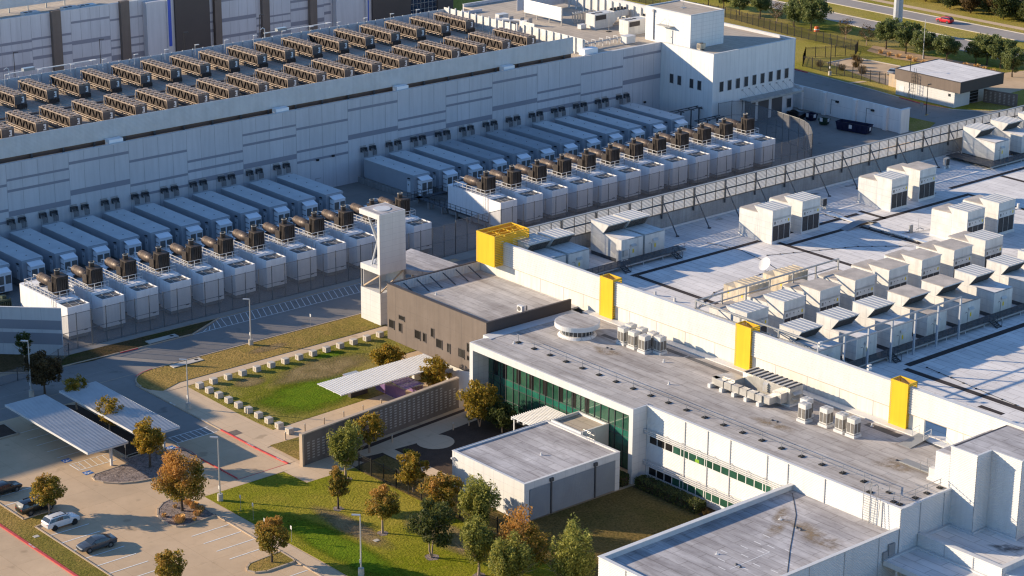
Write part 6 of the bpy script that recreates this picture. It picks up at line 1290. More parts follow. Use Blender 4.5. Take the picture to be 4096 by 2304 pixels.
q=MB(); q.tube([(45,-8.5,10.26),(49.5,-8.9,10.26),(49.5,-18,10.26)],0.04,4); q.tube([(45.5,-18.4,10.3),(45.9,-36,10.3)],0.05,4); q.tube([(45.9,-24,10.3),(58,-27,10.3),(61.6,-24.5,10.3),(62.4,-32.5,10.3)],0.045,4)
tag(q.build('roof_conduit','steel'),'thin conduit running over the plant roof between the air handlers','conduit')
q=MB(); q.tube([(21.0,-7.8,10.25),(22.3,-14,10.25),(21.0,-20,10.25),(17.8,-29,10.25)],0.04,4); tag(q.build('lightning_cable','rubber'),'dark beaded cable on the plant roof near the catwalk','cable')
t_=thing('foil_tray','bright foil-wrapped cable tray crossing the plant roof diagonally','cable tray',(47.6,-18,10.2)); q=MB(); q.box(47.3,48.1,-16.0,-9.0,10.3,10.45); q.box(47.3,48.1,-31.6,-18.2,10.3,10.45); q.build('cover','foil',t_,True); q=MB(); [q.box(47.1,48.3,y-0.12,y+0.12,10.2,10.3) for y in (-9.5,-11.5,-13.5,-15.5,-19,-21.5,-24,-26.5,-29,-31)]; q.build('foot','rubber',t_,True)
t_=thing('step_over_ramp','grey steel step-over ramp crossing the foil tray','ramp',(46.6,-17.1,10.2)); q=MB(); q.add([(43.0,-16.2,10.24),(43.0,-17.9,10.24),(46.2,-17.9,10.85),(46.2,-16.2,10.85),(48.3,-17.9,10.85),(48.3,-16.2,10.85),(50.6,-17.9,10.24),(50.6,-16.2,10.24)],[(0,1,2,3),(3,2,4,5),(5,4,6,7)]); q.build('deck','door',t_,True)
t_=thing('guy_wire_stand','small grey stand with a thin mast and anemometer on the plant roof','mast',(50.6,-25.0,10.2)); q=MB(); q.box(-0.7,0.1,-0.1,0.1,0,1.3); q.add([(-0.7,0.1,0),(0.1,0.1,0),(-0.7,1.2,0)],[(0,1,2)]); q.build('stand','door',t_); q=MB(); q.cyl((0.8,-0.6,0),(0.8,-0.6,2.4),0.03,5); q.tube([(0.4,-0.6,0.6),(1.2,-0.6,0.7),(1.6,-1.1,0.5)],0.08); q.build('mast','steel',t_)
for x,y,lab in ((85.9,-3.6,'small grey condenser between the louvre wall and the far air handlers'),(49.6,-6.8,'small grey condenser behind the nearer pair of air handlers')):
    t_=thing('condenser_unit',lab,'air conditioner',(x,y,10.2)); q=MB(); q.box(-0.5,0.5,-0.35,0.35,0.5,1.9); q.build('casing','duct',t_); q=MB(); q.box(-0.45,0.45,-0.38,-0.351,0.6,1.8); q.build('grille','coil',t_); q=MB(); q.box(-0.8,-0.4,-0.3,0.3,0,0.5); q.box(0.4,0.8,-0.3,0.3,0,0.5); q.build('foot','white',t_)
for x,y,lab,hh in ((-11.2,-62.6,'thin white weather mast with instruments behind the screen wall',3.6),(-12.0,-71.6,'thin pole with two small floodlights behind the screen wall',3.2)):
    t_=thing('weather_mast' if hh>3.3 else 'floodlight_post',lab,'mast',(x-3,y,10.2)); q=MB(); q.cyl((0,0,0),(0,0,hh+3.0),0.045,6); q.build('pole','steel',t_); q=MB(); q.box(-0.1,0.6,-0.15,0.15,hh+2.4,hh+2.65); q.box(-0.1,0.5,-0.15,0.15,hh+2.9,hh+3.1); q.build('instrument','white',t_)
# upper roof equipment on the data hall
for i,(x,y,lab) in enumerate(((100.9,105.4,'cream packaged air unit nearer the big white screen panel'),(101.9,95.8,'cream packaged air unit nearer the rooftop penthouse'))):
    t_=thing('packaged_air_unit',lab,'rooftop air unit',(x,y,15.6)); q=MB(); q.box(0,5.6,0,2.9,0.4,3.2,0); q.ex([(0.9,0),(0,0),(0,0)],'x',0,0.1) if False else None; q.build('casing','unitw',t_); q=MB(); q.ex([(5.6,0.6),(6.8,1.2),(6.8,2.6),(5.6,3.2)],'y',0.1,2.8); q.build('end_hood','unitw',t_)
    q=MB(); q.box(0.1,5.5,0.1,2.8,0,0.4); q.build('kerb','white',t_); q=MB(); q.box(0.3,3.4,-0.03,-0.001,1.9,2.95); q.build('coil_panel','coil',t_)
    q=MB(); [q.cyl((0.8+k*1.1,1.4,3.2),(0.8+k*1.1,1.4,3.26),0.45,12) for k in range(3)]; q.build('fan','coil',t_)
for i,(x,y,lab) in enumerate(((108.0,106.8,'raised fan condenser bank behind the left cream unit'),(109.2,97.8,'raised fan condenser bank behind the right cream unit'))):
    t_=thing('fan_condenser_bank',lab,'rooftop condenser',(x,y,15.6)); q=MB(); q.box(0,4.4,0,2.2,1.5,2.9); q.build('casing','unitw',t_); q=MB(); [q.box(x_,x_+.12,y_,y_+.12,0,1.5) for x_ in (0,4.2) for y_ in (0,2.0)]; q.build('leg','steel',t_)
    for k in range(8): q=MB(); q.cyl((0.6+(k%4)*1.05,0.55+(k//4)*1.05,2.9),(0.6+(k%4)*1.05,0.55+(k//4)*1.05,3.3),0.38,12,0.3); q.build('fan','black',t_)
t_=thing('pipe_manifold','tangle of grey pipes and valves on a steel frame behind the white screen panel','pipework',(103.5,112.5,15.6)); q=MB(); rr=random.Random(9)
for k in range(7): x_=-2+k*0.8; q.tube([(x_,0,0.3),(x_,0,2.0),(x_+0.5,1.2,2.3),(x_+0.5,1.2,0.4)],0.12,6)
q.tube([(-2,0.3,2.2),(4,0.3,2.2)],0.16,7); q.build('pipes','duct',t_); q=MB(); [q.box(x_,x_+.1,-.3,-.2,0,2.6) for x_ in (-2.3,0.5,3.4)]; q.box(-2.3,3.5,-.3,-.2,2.5,2.6); q.build('rack','steel',t_)
t_=thing('roof_pipe_rack','low white pipe rack with hooped supports along the sunlit roof','pipe rack',(90,92.4,15.6)); q=MB()
for k in range(7): x_=84.5+k*2.1; q.box(x_,x_+.12,91.9,92.0,15.6,17.1); q.box(x_,x_+.12,93.0,93.1,15.6,17.1); q.box(x_,x_+.12,91.9,93.1,17.1,17.2); q.box(x_,x_+.1,91.9,93.1,16.4,16.5)
q.build('hoop','white',t_,True); q=MB(); [q.cyl((82,y_,16.6),(98,y_,16.6),0.09,6) for y_ in (92.2,92.5,92.8)]; q.build('pipes','duct',t_,True)
for x,y,s_,lab in ((96.9,90.6,1.3,'white cube-shaped box at the right end of the low pipe rack'),(91.5,125.5,1.2,'white cube-shaped box at the head of the far white pipes'),(99.2,107.6,0.8,'small flat white box on the upper roof between the screens')):
    t_=thing('roof_box',lab,'box',(x,y,15.6)); q=MB(); q.box(-s_,s_,-s_*.7,s_*.7,0.1,1.5*s_/1.2); q.build('casing','white',t_); q=MB(); q.box(-s_-.05,s_+.05,-s_*.7-.05,s_*.7+.05,1.5*s_/1.2,1.5*s_/1.2+.06); q.build('lid','whitem',t_)
t_=thing('white_pipe_run','row of thick white jointed pipes on a small rack near the screen corner','pipework',(94,118,15.6)); q=MB()
for y_ in (117.8,118.7): q.cyl((88.6,y_+6,16.4),(93,y_,16.4),0.28,8)
q.cyl((89.5,125,16.6),(92,117.5,16.6),0.25,8); q.build('pipes','white',t_,True); q=MB(); [q.box(x_-.6,x_+.6,y_-.06,y_+.06,15.6,17.3) for x_,y_ in ((90,124),(90.8,121.5),(91.8,119),(92.6,117.2))]; q.build('rack','steel',t_,True)
for x,y,hh,lab in ((101.8,101.8,4.6,'thin lightning pole between the two cream units'),):
    t_=thing('lightning_pole',lab,'mast',(x,y,15.6)); q=MB(); q.cyl((0,0,0),(0,0,hh),0.06,6); q.build('pole','steel',t_); q=MB(); q.box(-.5,.5,-.4,.4,0,0.12); q.build('base','rubber',t_)

for i,(pts,lab) in enumerate((([(32.5,-9.0),(35.0,-11.5),(33.4,-12.0)],'short beaded cable on the plant roof beside the nearer pair of air handlers'),([(3.5,-66.5),(2.0,-78.0),(0.5,-92.0),(-2,-110)],'long beaded cable on the shaded plant roof below the steel catwalk'),([(23.5,-18.5),(38.0,-24.5),(45.0,-30.0)],'beaded cable on the sunlit plant roof before the foil tray'),([(-6.0,-31.0),(4.0,-26.0),(18.0,-24.0)],'beaded cable on the plant roof left of the cream units'),([(66.0,-20.0),(76.0,-29.0),(84.0,-33.0)],'beaded cable on the far plant roof beside the domed vent'))):
    q=MB(); q.tube([(x,y,10.26) for x,y in pts],.035,4); t_=tag(q.build('roof_cable','rubber'),lab,'cable'); q=MB()
    for (x0,y0),(x1,y1) in zip(pts,pts[1:]):
        n_=int(math.hypot(x1-x0,y1-y0)/2.2)
        for k in range(n_): MB().box(x0+(x1-x0)*k/n_-.12,x0+(x1-x0)*k/n_+.12,y0+(y1-y0)*k/n_-.12,y0+(y1-y0)*k/n_+.12,10.2,10.3).build('cable_block','rubber',t_)
# ================================================================ FENCES
def mesh_fence(name, lab, pts, z0, z1, posts=2.55, mids=(0.5,), group=None, fab='fabric', mat='fencesteel', thick=0.05):
    t = thing(name, lab, 'fence', (pts[0][0], pts[0][1], 0), 0, group)
    q = MB(); r = MB(); p_ = []
    for (x0, y0), (x1, y1) in zip(pts, pts[1:]):
        q.quad((x0,y0,z0+.05),(x1,y1,z0+.05),(x1,y1,z1-.02),(x0,y0,z1-.02))
        for f in (0.02,)+mids+(0.995,): z = z0+(z1-z0)*f; r.cyl((x0,y0,z),(x1,y1,z),thick,5)
        L = math.hypot(x1-x0, y1-y0); n = max(1, round(L/posts))
        for k in range(n): p_.append((x0+(x1-x0)*k/n, y0+(y1-y0)*k/n))
    p_.append(pts[-1]); q.build('mesh_panel', fab, t, True); r.build('rail', mat, t, True)
    for x, y in p_: q = MB(); q.cyl((x,y,z0),(x,y,z1+0.12),0.075,6); q.build('post', mat, t, True)
    return t
mesh_fence('mesh_fence', 'tall grey mesh security fence in front of the left-hand white generators', [(-69.3,37.9),(6.7,37.9)], 0, 5.6)
mesh_fence('mesh_fence', 'tall grey mesh security fence in front of the right-hand white generators, above the louvre wall', [(6.7,37.9),(91,38.1),(98.3,39.0)], 0, 6.0)
mesh_fence('mesh_fence', 'tall mesh fence curving round the right end of the generator yard', [(98.3,39.0),(101.3,42.1),(103.6,44.8),(104.8,47),(105.4,49.0),(105.8,52),(106.3,56),(106.8,61.5),(107.3,66.6)], 0, 6.0)
mesh_fence('mesh_fence', 'tall mesh fence in front of the pale corner block loading doors', [(107.3,66.6),(105.6,68.0),(101.8,68.2)], 0, 6.0)
mesh_fence('chain_link_fence', 'thin low chain link fence across the dark verge at the left', [(-69.4,36.0),(-77.0,31.8),(-87,31.0),(-120,31)], 0, 1.9, 3.0, (), None, 'fabric', 'dsteel', 0.02)
def iron_fence(lab, pts, h=2.4, zf=lambda x, y: 0.0, step=0.16, post=2.45):
    t = thing('iron_fence', lab, 'fence', (pts[0][0], pts[0][1], 0)); q = MB(); r = MB(); P_ = []
    for (x0,y0),(x1,y1) in zip(pts, pts[1:]):
        L = math.hypot(x1-x0,y1-y0); n = int(L/step)
        for k in range(n):
            x, y = x0+(x1-x0)*k/n, y0+(y1-y0)*k/n; q.box(x-0.013,x+0.013,y-0.013,y+0.013,0.1,h)
        for z in (0.25, h-0.35, h-0.1): r.beam((x0,y0,z),(x1,y1,z),0.045,0.05)
        m_ = max(1, round(L/post)); P_ += [(x0+(x1-x0)*k/m_, y0+(y1-y0)*k/m_) for k in range(m_)]
    q.build('pickets','black',t,True); r.build('rail','black',t,True)
    for x, y in P_+[pts[-1]]: q = MB(); q.box(x-0.06,x+0.06,y-0.06,y+0.06,0,h+0.15); q.build('post','black',t,True)
    return t
iron_fence('black picket fence running behind the row of lawn trees to the garage block', [(-62.2,-23.8),(-61.9,-34),(-61.5,-46.4),(-61.1,-58)])
iron_fence('black picket fence across the entrance of the shaded courtyard, by the pierced wall', [(-62.2,-23.8),(-59.5,-21.0)])
iron_fence('black iron fence along the driveway and the visitor bay up to the guardhouse', [(168.4,104.0),(161.3,98.4),(161.1,95.3),(160.7,89.9),(161.2,83.0),(161.6,75.4),(161.7,73.7)], 2.6)
iron_fence('black iron fence climbing from the driveway corner past the dry grass bank', [(161.3,98.4),(168.4,104.0),(179.6,98.2),(183.8,101.0)], 2.6)
iron_fence('long black iron fence beside the boulevard tree row', [(183.8,101.0),(184.6,112.8),(184.9,125),(186.0,134),(188.5,150),(185,176),(184,240)], 2.6)
t_ = thing('concrete_boundary_wall','pale concrete boundary wall below the long iron fence, behind the pale corner block','wall',(160,110,0)); q=MB(); q.beam((133.5,165,4),(133.5,122,4),0.4,8); q.beam((133.5,122,4),(134.5,88,4),0.4,8); q.build('panel','conclight',t_,True)

# yard wall at right
t_ = thing('buttressed_yard_wall','tall pale grey concrete wall with buttresses behind the skips','wall',(130.5,58,0)); q=MB(); q.box(130.2,130.6,43.4,77.0,0,5.0,0); q.box(130.19,130.2,43.4,77,2.55,2.6,1); q.box(129.9,132.6,42.8,43.4,0,5.0,0); q.box(130.15,133,42.75,43.45,5.0,5.06,0); q.build('panel',['wall2','joint2'],t_,True)
for y in (46.9,55.4,64.0,70.6): q=MB(); q.box(129.6,130.19,y-0.45,y+0.45,0,4.9); q.build('buttress','wall2',t_,True)
for y in (50.6,60.4): q=MB(); q.box(129.8,130.19,y-0.35,y+0.35,3.3,3.7); q.tube([(130.15,y+0.4,3.6),(130.15,y+1.8,3.6),(130.15,y+1.8,0.5)],0.04,5); q.build('wall_light','black',t_,True)
# skips and small vehicles in the yard
def skip(lab, x, y, rz, L, W_, H, mat, nm='skip'):
    t = thing(nm, lab, 'skip', (x,y,0), rz); q=MB(); a_=L/2; b_=W_/2
    v=[(-a_+.35,-b_+.1,0.15),(a_-.35,-b_+.1,0.15),(a_-.35,b_-.1,0.15),(-a_+.35,b_-.1,0.15),(-a_,-b_,H),(a_,-b_,H),(a_,b_,H),(-a_,b_,H),(-a_+.1,-b_+.1,H),(a_-.1,-b_+.1,H),(a_-.1,b_-.1,H),(-a_+.1,b_-.1,H),(-a_+.4,-b_+.2,.5),(a_-.4,-b_+.2,.5),(a_-.4,b_-.2,.5),(-a_+.4,b_-.2,.5)]
    q.add(v,[(0,3,2,1),(0,1,5,4),(1,2,6,5),(2,3,7,6),(3,0,4,7),(4,5,9,8),(5,6,10,9),(6,7,11,10),(7,4,8,11),(8,9,13,12),(9,10,14,13),(10,11,15,14),(11,8,12,15),(12,13,14,15)]); q.build('body',mat,t)
    q=MB(); [q.box(-a_+.5+k*(L-1)/6,-a_+.6+k*(L-1)/6,-b_-.02,-b_+.1,0.3,H-.05) for k in range(7)]; q.box(-a_-.05,a_+.05,-b_-.05,-b_+.02,H-.1,H+.03); q.box(-a_-.05,a_+.05,b_-.02,b_+.05,H-.1,H+.03); q.build('rib',mat,t)
    q=MB(); q.box(-a_+.6,a_-.6,-b_+.3,b_-.3,0.5,H*0.75); q.build('rubbish','mulch',t); q=MB(); q.box(-0.6,0.1,-b_-.06,-b_-.021,0.8,1.6); q.box(a_-.02,a_+.02,-.4,.3,0.8,1.5); q.build('label_plate','white',t); return t
skip('long dark blue open skip in front of the buttressed wall',123.9,50.2,rad(-78),7.6,2.3,1.9,'navy'); skip('small green bin with a pale lid in the loading yard',123.4,58.0,rad(-80),2.1,1.6,1.3,'greenskip','wheeled_bin'); skip('small blue bin beside the dark truck in the loading yard',124.1,62.3,rad(-95),2.3,1.7,1.5,'navy','wheeled_bin')
# ================================================================ CARS
def ring(sec, x): return [(x, y, z) for y, z in sec]
def make_car(lab, paint, kind, loc, rz, cat='car', nm='parked_car', plate=True):
    t = thing(nm, lab, cat, loc, rz)
    if kind == 'suv': L, Wd, H = 4.6, 1.86, 1.68; st = [(-2.3,.50,.98,.98,.80),(-2.2,.34,1.02,1.08,.90),(-1.75,.28,1.05,1.58,.93),(-1.2,.26,1.06,1.66,.93),(-.2,.25,1.05,1.68,.93),(.45,.25,1.04,1.58,.93),(1.15,.26,1.03,1.06,.93),(1.8,.28,.98,.98,.92),(2.2,.34,.86,.86,.86),(2.33,.45,.70,.70,.72)]
    elif kind == 'bigsuv': L, Wd, H = 5.0, 1.95, 1.75; st = [(-2.5,.55,1.02,1.02,.86),(-2.42,.36,1.06,1.25,.94),(-2.1,.30,1.1,1.66,.97),(-1.4,.28,1.1,1.74,.98),(-.2,.27,1.1,1.75,.98),(.5,.27,1.08,1.66,.98),(1.2,.27,1.07,1.12,.98),(1.9,.29,1.03,1.03,.96),(2.35,.34,.92,.92,.9),(2.5,.48,.74,.74,.75)]
    else: L, Wd, H = 4.85, 1.84, 1.44; st = [(-2.42,.50,.82,.82,.76),(-2.3,.32,.97,.97,.86),(-1.75,.26,.99,1.02,.90),(-1.05,.24,.97,1.36,.92),(-.3,.22,.95,1.44,.92),(.35,.22,.93,1.40,.92),(1.15,.23,.91,.95,.92),(1.8,.25,.84,.84,.90),(2.25,.30,.72,.72,.84),(2.42,.42,.60,.60,.70)]
    q = MB(); n = len(st); vs = []
    for x, zb, zs_, zt, hw in st:      # 10-vertex section from the underside round the shoulder to the roof
        gh = (zt-zs_); rw = hw*(0.98-0.24*min(1, gh/0.55)) if gh > 0.03 else hw*0.86
        sec = [(-hw*.8,zb),(-hw,zb+.12),(-hw*1.0,zb+(zs_-zb)*.55),(-hw*.965,zs_),(-rw,zt if gh > .03 else zs_+.04),(rw,zt if gh > .03 else zs_+.04),(hw*.965,zs_),(hw*1.0,zb+(zs_-zb)*.55),(hw,zb+.12),(hw*.8,zb)]
        vs += [(x, y, z) for y, z in sec]
    fs = [(i*10+j, i*10+(j+1) % 10, (i+1)*10+(j+1) % 10, (i+1)*10+j) for i in range(n-1) for j in range(10)]; fs += [tuple(range(9, -1, -1)), tuple(range((n-1)*10, n*10))]
    q.add(vs, [f[::-1] for f in fs]); b_ = q.build('body', paint, t, False, True)
    md = b_.modifiers.new('Bevel', 'BEVEL'); md.width = 0.05; md.segments = 2; md.limit_method = 'ANGLE'; md.angle_limit = rad(25)
    # glasshouse: slightly proud panes following the same sections
    def sec(x):
        for a_, c_ in zip(st, st[1:]):
            if a_[0] <= x <= c_[0]:
                f = (x-a_[0])/(c_[0]-a_[0]); s_ = [u+(v-u)*f for u, v in zip(a_, c_)]; gh = s_[3]-s_[2]
                rw = s_[4]*(0.98-0.24*min(1, gh/0.55)); return s_[4]*.965, s_[2], rw, s_[3]
    ks = [i for i in range(n) if st[i][3]-st[i][2] > .25]; xa, xb = st[ks[0]][0], st[ks[-1]][0]; e_ = 0.012
    for s_ in (-1, 1):
        q = MB(); xs = [xa+(xb-xa)*k/4 for k in range(5)]; xs = [xa-.25]+xs+[xb+.35]
        for x0, x1 in zip(xs, xs[1:]):
            a0, a1 = sec(x0), sec(x1); gap = 0.012
            def P(a_, f, x): y = a_[0]+(a_[2]-a_[0])*f; return (x, s_*(y+e_), a_[1]+(a_[3]-a_[1])*f)
            q.quad(P(a0,.12,x0+gap),P(a1,.12,x1-gap),P(a1,.82,x1-gap),P(a0,.82,x0+gap))
        q.build('side_window', 'carglass', t)
    def wind(i0, i1, nm_):
        a0, a1 = sec(i0), sec(i1); q = MB()
        lo, hi = (a1, a0) if a1[3] < a0[3] else (a0, a1); xl, xh = (i1, i0) if a1[3] < a0[3] else (i0, i1); dx = 0.03 if xl > xh else -0.03
        q.quad((xl-dx,-lo[2]*.93,lo[3]+.035),(xl-dx,lo[2]*.93,lo[3]+.035),(xh,hi[2]*.9,hi[3]+.0),(xh,-hi[2]*.9,hi[3]+.0)); q.v = [(x+dx, y, z+.012) for x, y, z in q.v]; q.build(nm_, 'carglass', t)
    wind(st[6][0]-.05, st[5][0]+.02, 'windscreen'); k0 = 2 if kind != 'sedan' else 3; wind(st[k0-1][0]+.03, st[k0][0]-.02, 'rear_window')
    wx = (-1.42, 1.42) if kind == 'sedan' else (-1.38, 1.40); wr = .33 if kind == 'sedan' else .37
    for x in wx:
        for s_ in (-1, 1):
            q = MB(); q.cyl((x, s_*(Wd/2-.20), wr), (x, s_*(Wd/2+.015), wr), wr, 18); w_ = q.build('wheel', 'rubber', t, False); q = MB(); q.cyl((x, s_*(Wd/2+.0), wr), (x, s_*(Wd/2+.025), wr), wr*.62, 12); q.build('rim', 'alloy' if paint not in ('paint_white',) else 'black', w_)
            q = MB(); q.cyl((x, s_*(Wd/2-.14), wr+.02), (x, s_*(Wd/2-.005), wr+.02), wr+.07, 18); q.build('wheel_arch', 'black', t)
    fx = st[-1][0]; rx = st[0][0]
    for s_ in (-1, 1):
        q = MB(); q.box(fx-.28, fx-.08, s_*.56-.18, s_*.56+.18, .62 if kind == 'sedan' else .74, .72 if kind == 'sedan' else .86); q.build('headlight', 'lampglass', t)
        q = MB(); q.box(rx-.01, rx+.14, s_*.66-.14, s_*.66+.14, .76 if kind == 'sedan' else .88, .86 if kind == 'sedan' else .98); q.build('tail_light', 'tailred', t)
        q = MB(); q.box(.55, .75, s_*(Wd/2+.02)-.1, s_*(Wd/2+.02)+.1, .98, 1.1) ; q.build('mirror', paint, t)
    q = MB(); q.box(fx-.06, fx+.01, -.45, .45, .36, .54); q.build('grille', 'black', t)
    if kind != 'sedan': q = MB(); [q.box(-1.5,.4,s_*.62-.03,s_*.62+.03,H-.02,H+.04) for s_ in (-1,1)]; q.build('roof_rail','black',t)
    return t
make_car('white sports utility car parked facing into the lot, beside the small verge tree','paint_white','suv',(-100.6,-16.5,0),rad(2))
make_car('dark grey saloon car parked nose to the grass verge','paint_grey','sedan',(-100.5,-24.9,0),rad(178))
make_car('large black sports utility car parked behind the small verge tree','paint_black','bigsuv',(-100.7,-10.6,0),rad(2))
make_car('black saloon car cut off by the left edge','paint_black','sedan',(-101.2,-3.0,0),rad(4))
make_car('bright red hatchback driving on the far carriageway','paint_red','suv',(227.6,109.6,0.01),rad(92),'car','moving_car')
make_car('silver car parked behind the black iron fence near the guardhouse','paint_silver','sedan',(171.6,79.5,0.01),rad(20))
make_car('dark pickup-like truck in the shade of the loading yard','paint_black','bigsuv',(123.6,66.2,0),rad(75),'truck','utility_truck')
# ================================================================ CAR PARK OBJECTS
def carport(lab, x0, x1, y0, y1, z):
    t = thing('carport', lab, 'carport', ((x0+x1)/2,(y0+y1)/2,0)); q = MB(); n = int((y1-y0)/0.42)
    pr = []
    for k in range(n):
        y = y0+k*(y1-y0)/n; p = (y1-y0)/n; pr += [(y,z),(y+p*.2,z+.09),(y+p*.5,z+.09),(y+p*.7,z)]
    pr += [(y1,z)]; vs = [(x0,a_,b_) for a_,b_ in pr]+[(x1,a_,b_+.0) for a_,b_ in pr]; k = len(pr); q.add(vs,[(i,k+i,k+i+1,i+1) for i in range(k-1)]); q.build('ribbed_roof','ribroof',t,True)
    q = MB(); q.box(x0-.05,x0,y0,y1,z-.22,z+.08); q.box(x1,x1+.05,y0,y1,z-.22,z+.08); q.box(x0,x1,y0-.05,y0,z-.22,z+.02); q.box(x0,x1,y1,y1+.05,z-.22,z+.02); q.build('fascia','whitem',t,True)
    yy = [y0+1.4+(y1-y0-2.8)*k/3 for k in range(4)]
    for y in yy: q = MB(); q.box((x0+x1)/2+1.0,(x0+x1)/2+1.3,y-.15,y+.15,0,z-.2); q.build('post','whitem',t,True); q = MB(); q.box(x0+.2,x1-.2,y-.12,y+.12,z-.45,z-.02); q.build('beam','whitem',t,True)
    return t
carport('large ribbed white carport roof, nearer the left edge, half in shadow',-90.2,-84.2,-5.5,16.6,3.25)
carport('ribbed white carport roof beside the turning road, half in shadow',-81.9,-76.2,-5.4,16.5,3.25)
def lamp_post(x, y, h, lab, base=True, arm=(-1,0), mat='polew', nm='street_lamp'):
    t = thing(nm, lab, 'street lamp', (x,y,0)); 
    if base: q = MB(); q.cyl((0,0,0),(0,0,0.95),0.38,16,0.36); q.build('concrete_base','conclight',t)
    q = MB(); q.cyl((0,0,0.9 if base else 0),(0,0,h),0.11,8,0.07); q.build('pole',mat,t)
    q = MB(); q.beam((0,0,h-.05),(arm[0]*1.0,arm[1]*1.0,h+.02),0.34,0.12); q.build('lamp_head',mat,t)
    if base: q = MB(); q.box(-.14,-.11,-.13,.13,1.6,2.1); q.build('sign_plate','white',t)
    return t
AR=(-0.78,0.62)
lamp_post(-81.4,-22.8,8.7,'tall lamp post on a concrete base at the corner of the big lawn',True,AR); lamp_post(-67.4,6.4,7.4,'tall lamp post on a concrete base on the paved forecourt by the cube stones',True,AR)
lamp_post(-46.0,22.4,7.4,'tall lamp post on a concrete base at the kerb below the hatched bay',True,AR); lamp_post(-80.6,-51.4,7.8,'tall lamp post on a concrete base on the big lawn at the bottom edge',True,AR)
lamp_post(-81.9,24.7,8.4,'lamp post in front of the striped wall at the left, rising behind the brown tree',True,AR)
for i,(x,y,h,lab) in enumerate(((-10.1,160,13.7,'leftmost of the thin black lamp posts before the distant hall'),(9.95,160,13.7,'second thin black lamp post from the left before the distant hall'),(30.7,160,12.4,'third thin black lamp post from the left, in front of the black block'),(50.4,160,13.7,'rightmost of the thin black lamp posts before the distant hall'))): lamp_post(x,y,h+3,lab,False,(0.7,-0.7),'black')
lamp_post(159.3,88.2,8.6,'black lamp post by the driveway beside the iron fence',True,(-.6,.3),'black'); lamp_post(156.5,62.6,8.6,'black lamp post beside the caged ladder of the guardhouse',True,(-.6,.3),'black'); lamp_post(146.6,49.6,6.8,'black lamp post standing in the driveway bend before the guardhouse',False,(.7,-.3),'black')
def sign_post(x, y, h, lab, w_=.32, hh=.45, mat='white'):
    t = thing('sign_post', lab, 'sign', (x,y,0)); q = MB(); q.cyl((0,0,0),(0,0,h),0.03,6); q.build('post','steel',t); q = MB(); q.box(-.05,-.035,-w_/2,w_/2,h-hh,h); s_ = q.build('sign_plate',mat,t); q = MB(); q.box(-.056,-.051,-w_/2+.05,w_/2-.05,h-hh*.45,h-hh*.3); q.box(-.056,-.051,-w_/2+.05,w_/2-.05,h-hh*.8,h-hh*.65); q.build('lettering','utility',s_); return t
for x,y,h,lab in ((-81.3,-27.3,2.3,'small parking sign on the lawn edge, nearest the lamp post'),(-81.6,-30.5,2.4,'small parking sign on the lawn edge, second from the lamp post'),(-82.8,-34.8,2.2,'small parking sign on the lawn edge just behind the round orange tree'),(-81.6,-38.7,2.2,'small parking sign on the lawn edge right of the round orange tree'),(-83.8,-4.0,2.3,'parking sign on the mulch island beside the carport post'),(-34.8,22.5,2.5,'small white sign on the strip lawn by the service road')): sign_post(x,y,h,lab)
t_=thing('sign_post','round grey sign on a pole in the driveway bend','sign',(144.1,49.0,0)); q=MB(); q.cyl((0,0,0),(0,0,2.6),.04,6); q.build('post','steel',t_); q=MB(); q.cyl((-.05,-.05,2.9),(0,0,2.9),.45,8); q.build('sign_plate','door',t_)
# cube stones
K0=thing('cube_stone','x','concrete cube',(0,0,0.05),0,'pale concrete cube seats'); q=MB(); q.box(-.46,.46,-.46,.46,0,.80); b_=q.build('block','conclight',K0); md=b_.modifiers.new('Bevel','BEVEL'); md.width=.03; md.segments=2
q=MB(); q.box(-.468,-.461,-.08,.10,.15,.65); q.tube([(-.47,.12,.6),(-.47,-.05,.4),(-.47,.1,.2)],.02,4); q.build('face_mark','cap',K0)
row=[(-28.4+0,13.1)]; lst=[(-61.75,12.2-2.48*k+0.0,'diagonal row along the forecourt, %s from the top corner'%orw(k)) for k in range(10)]+[(-59.35+2.545*k+0.1,12.45+0.06*k*.6,'long row along the path, %s from the forecourt corner'%orw(k)) for k in range(13)]
for i,(x,y,lab) in enumerate(lst):
    lab='concrete cube in the %s'%lab
    if i==0: K0.location=(x,y,.04); K0['label']=lab
    else: dup(K0,(x,y,.04),0,lab)
# bollards
O0=thing('light_bollard','x','bollard',(0,0,0),0,'short path bollards'); q=MB(); q.cyl((0,0,0),(0,0,1.0),.10,10); q.build('shaft','cap',O0); q=MB(); q.cyl((0,0,1.0),(0,0,1.12),.12,10,.03); q.build('cap','conclight',O0)
for i,(x,y,lab) in enumerate(((-63.5,-11.6,'bollard at the end of the pierced wall, leftmost'),(-59.7,-10.8,'second path bollard from the left in front of the pierced wall'),(-56.4,-10.7,'third path bollard from the left in front of the pierced wall'),(-52.9,-10.5,'fourth path bollard from the left in front of the pierced wall'),(-49.5,-10.4,'fifth path bollard from the left in front of the pierced wall'),(-46.1,-10.2,'sixth path bollard, nearest the glass tunnel on its left'),(-39.3,-9.7,'path bollard right of the purple glass tunnel'),(-43.9,-23.5,'left bollard in the shaded courtyard'),(-41.2,-23.6,'right bollard in the shaded courtyard'),(-53.0,-21.6,'dark bollard near the round paving in the shaded courtyard'))):
    if i==0: O0.location=(x,y,.04); O0['label']=lab
    else: dup(O0,(x,y,.04),0,lab)
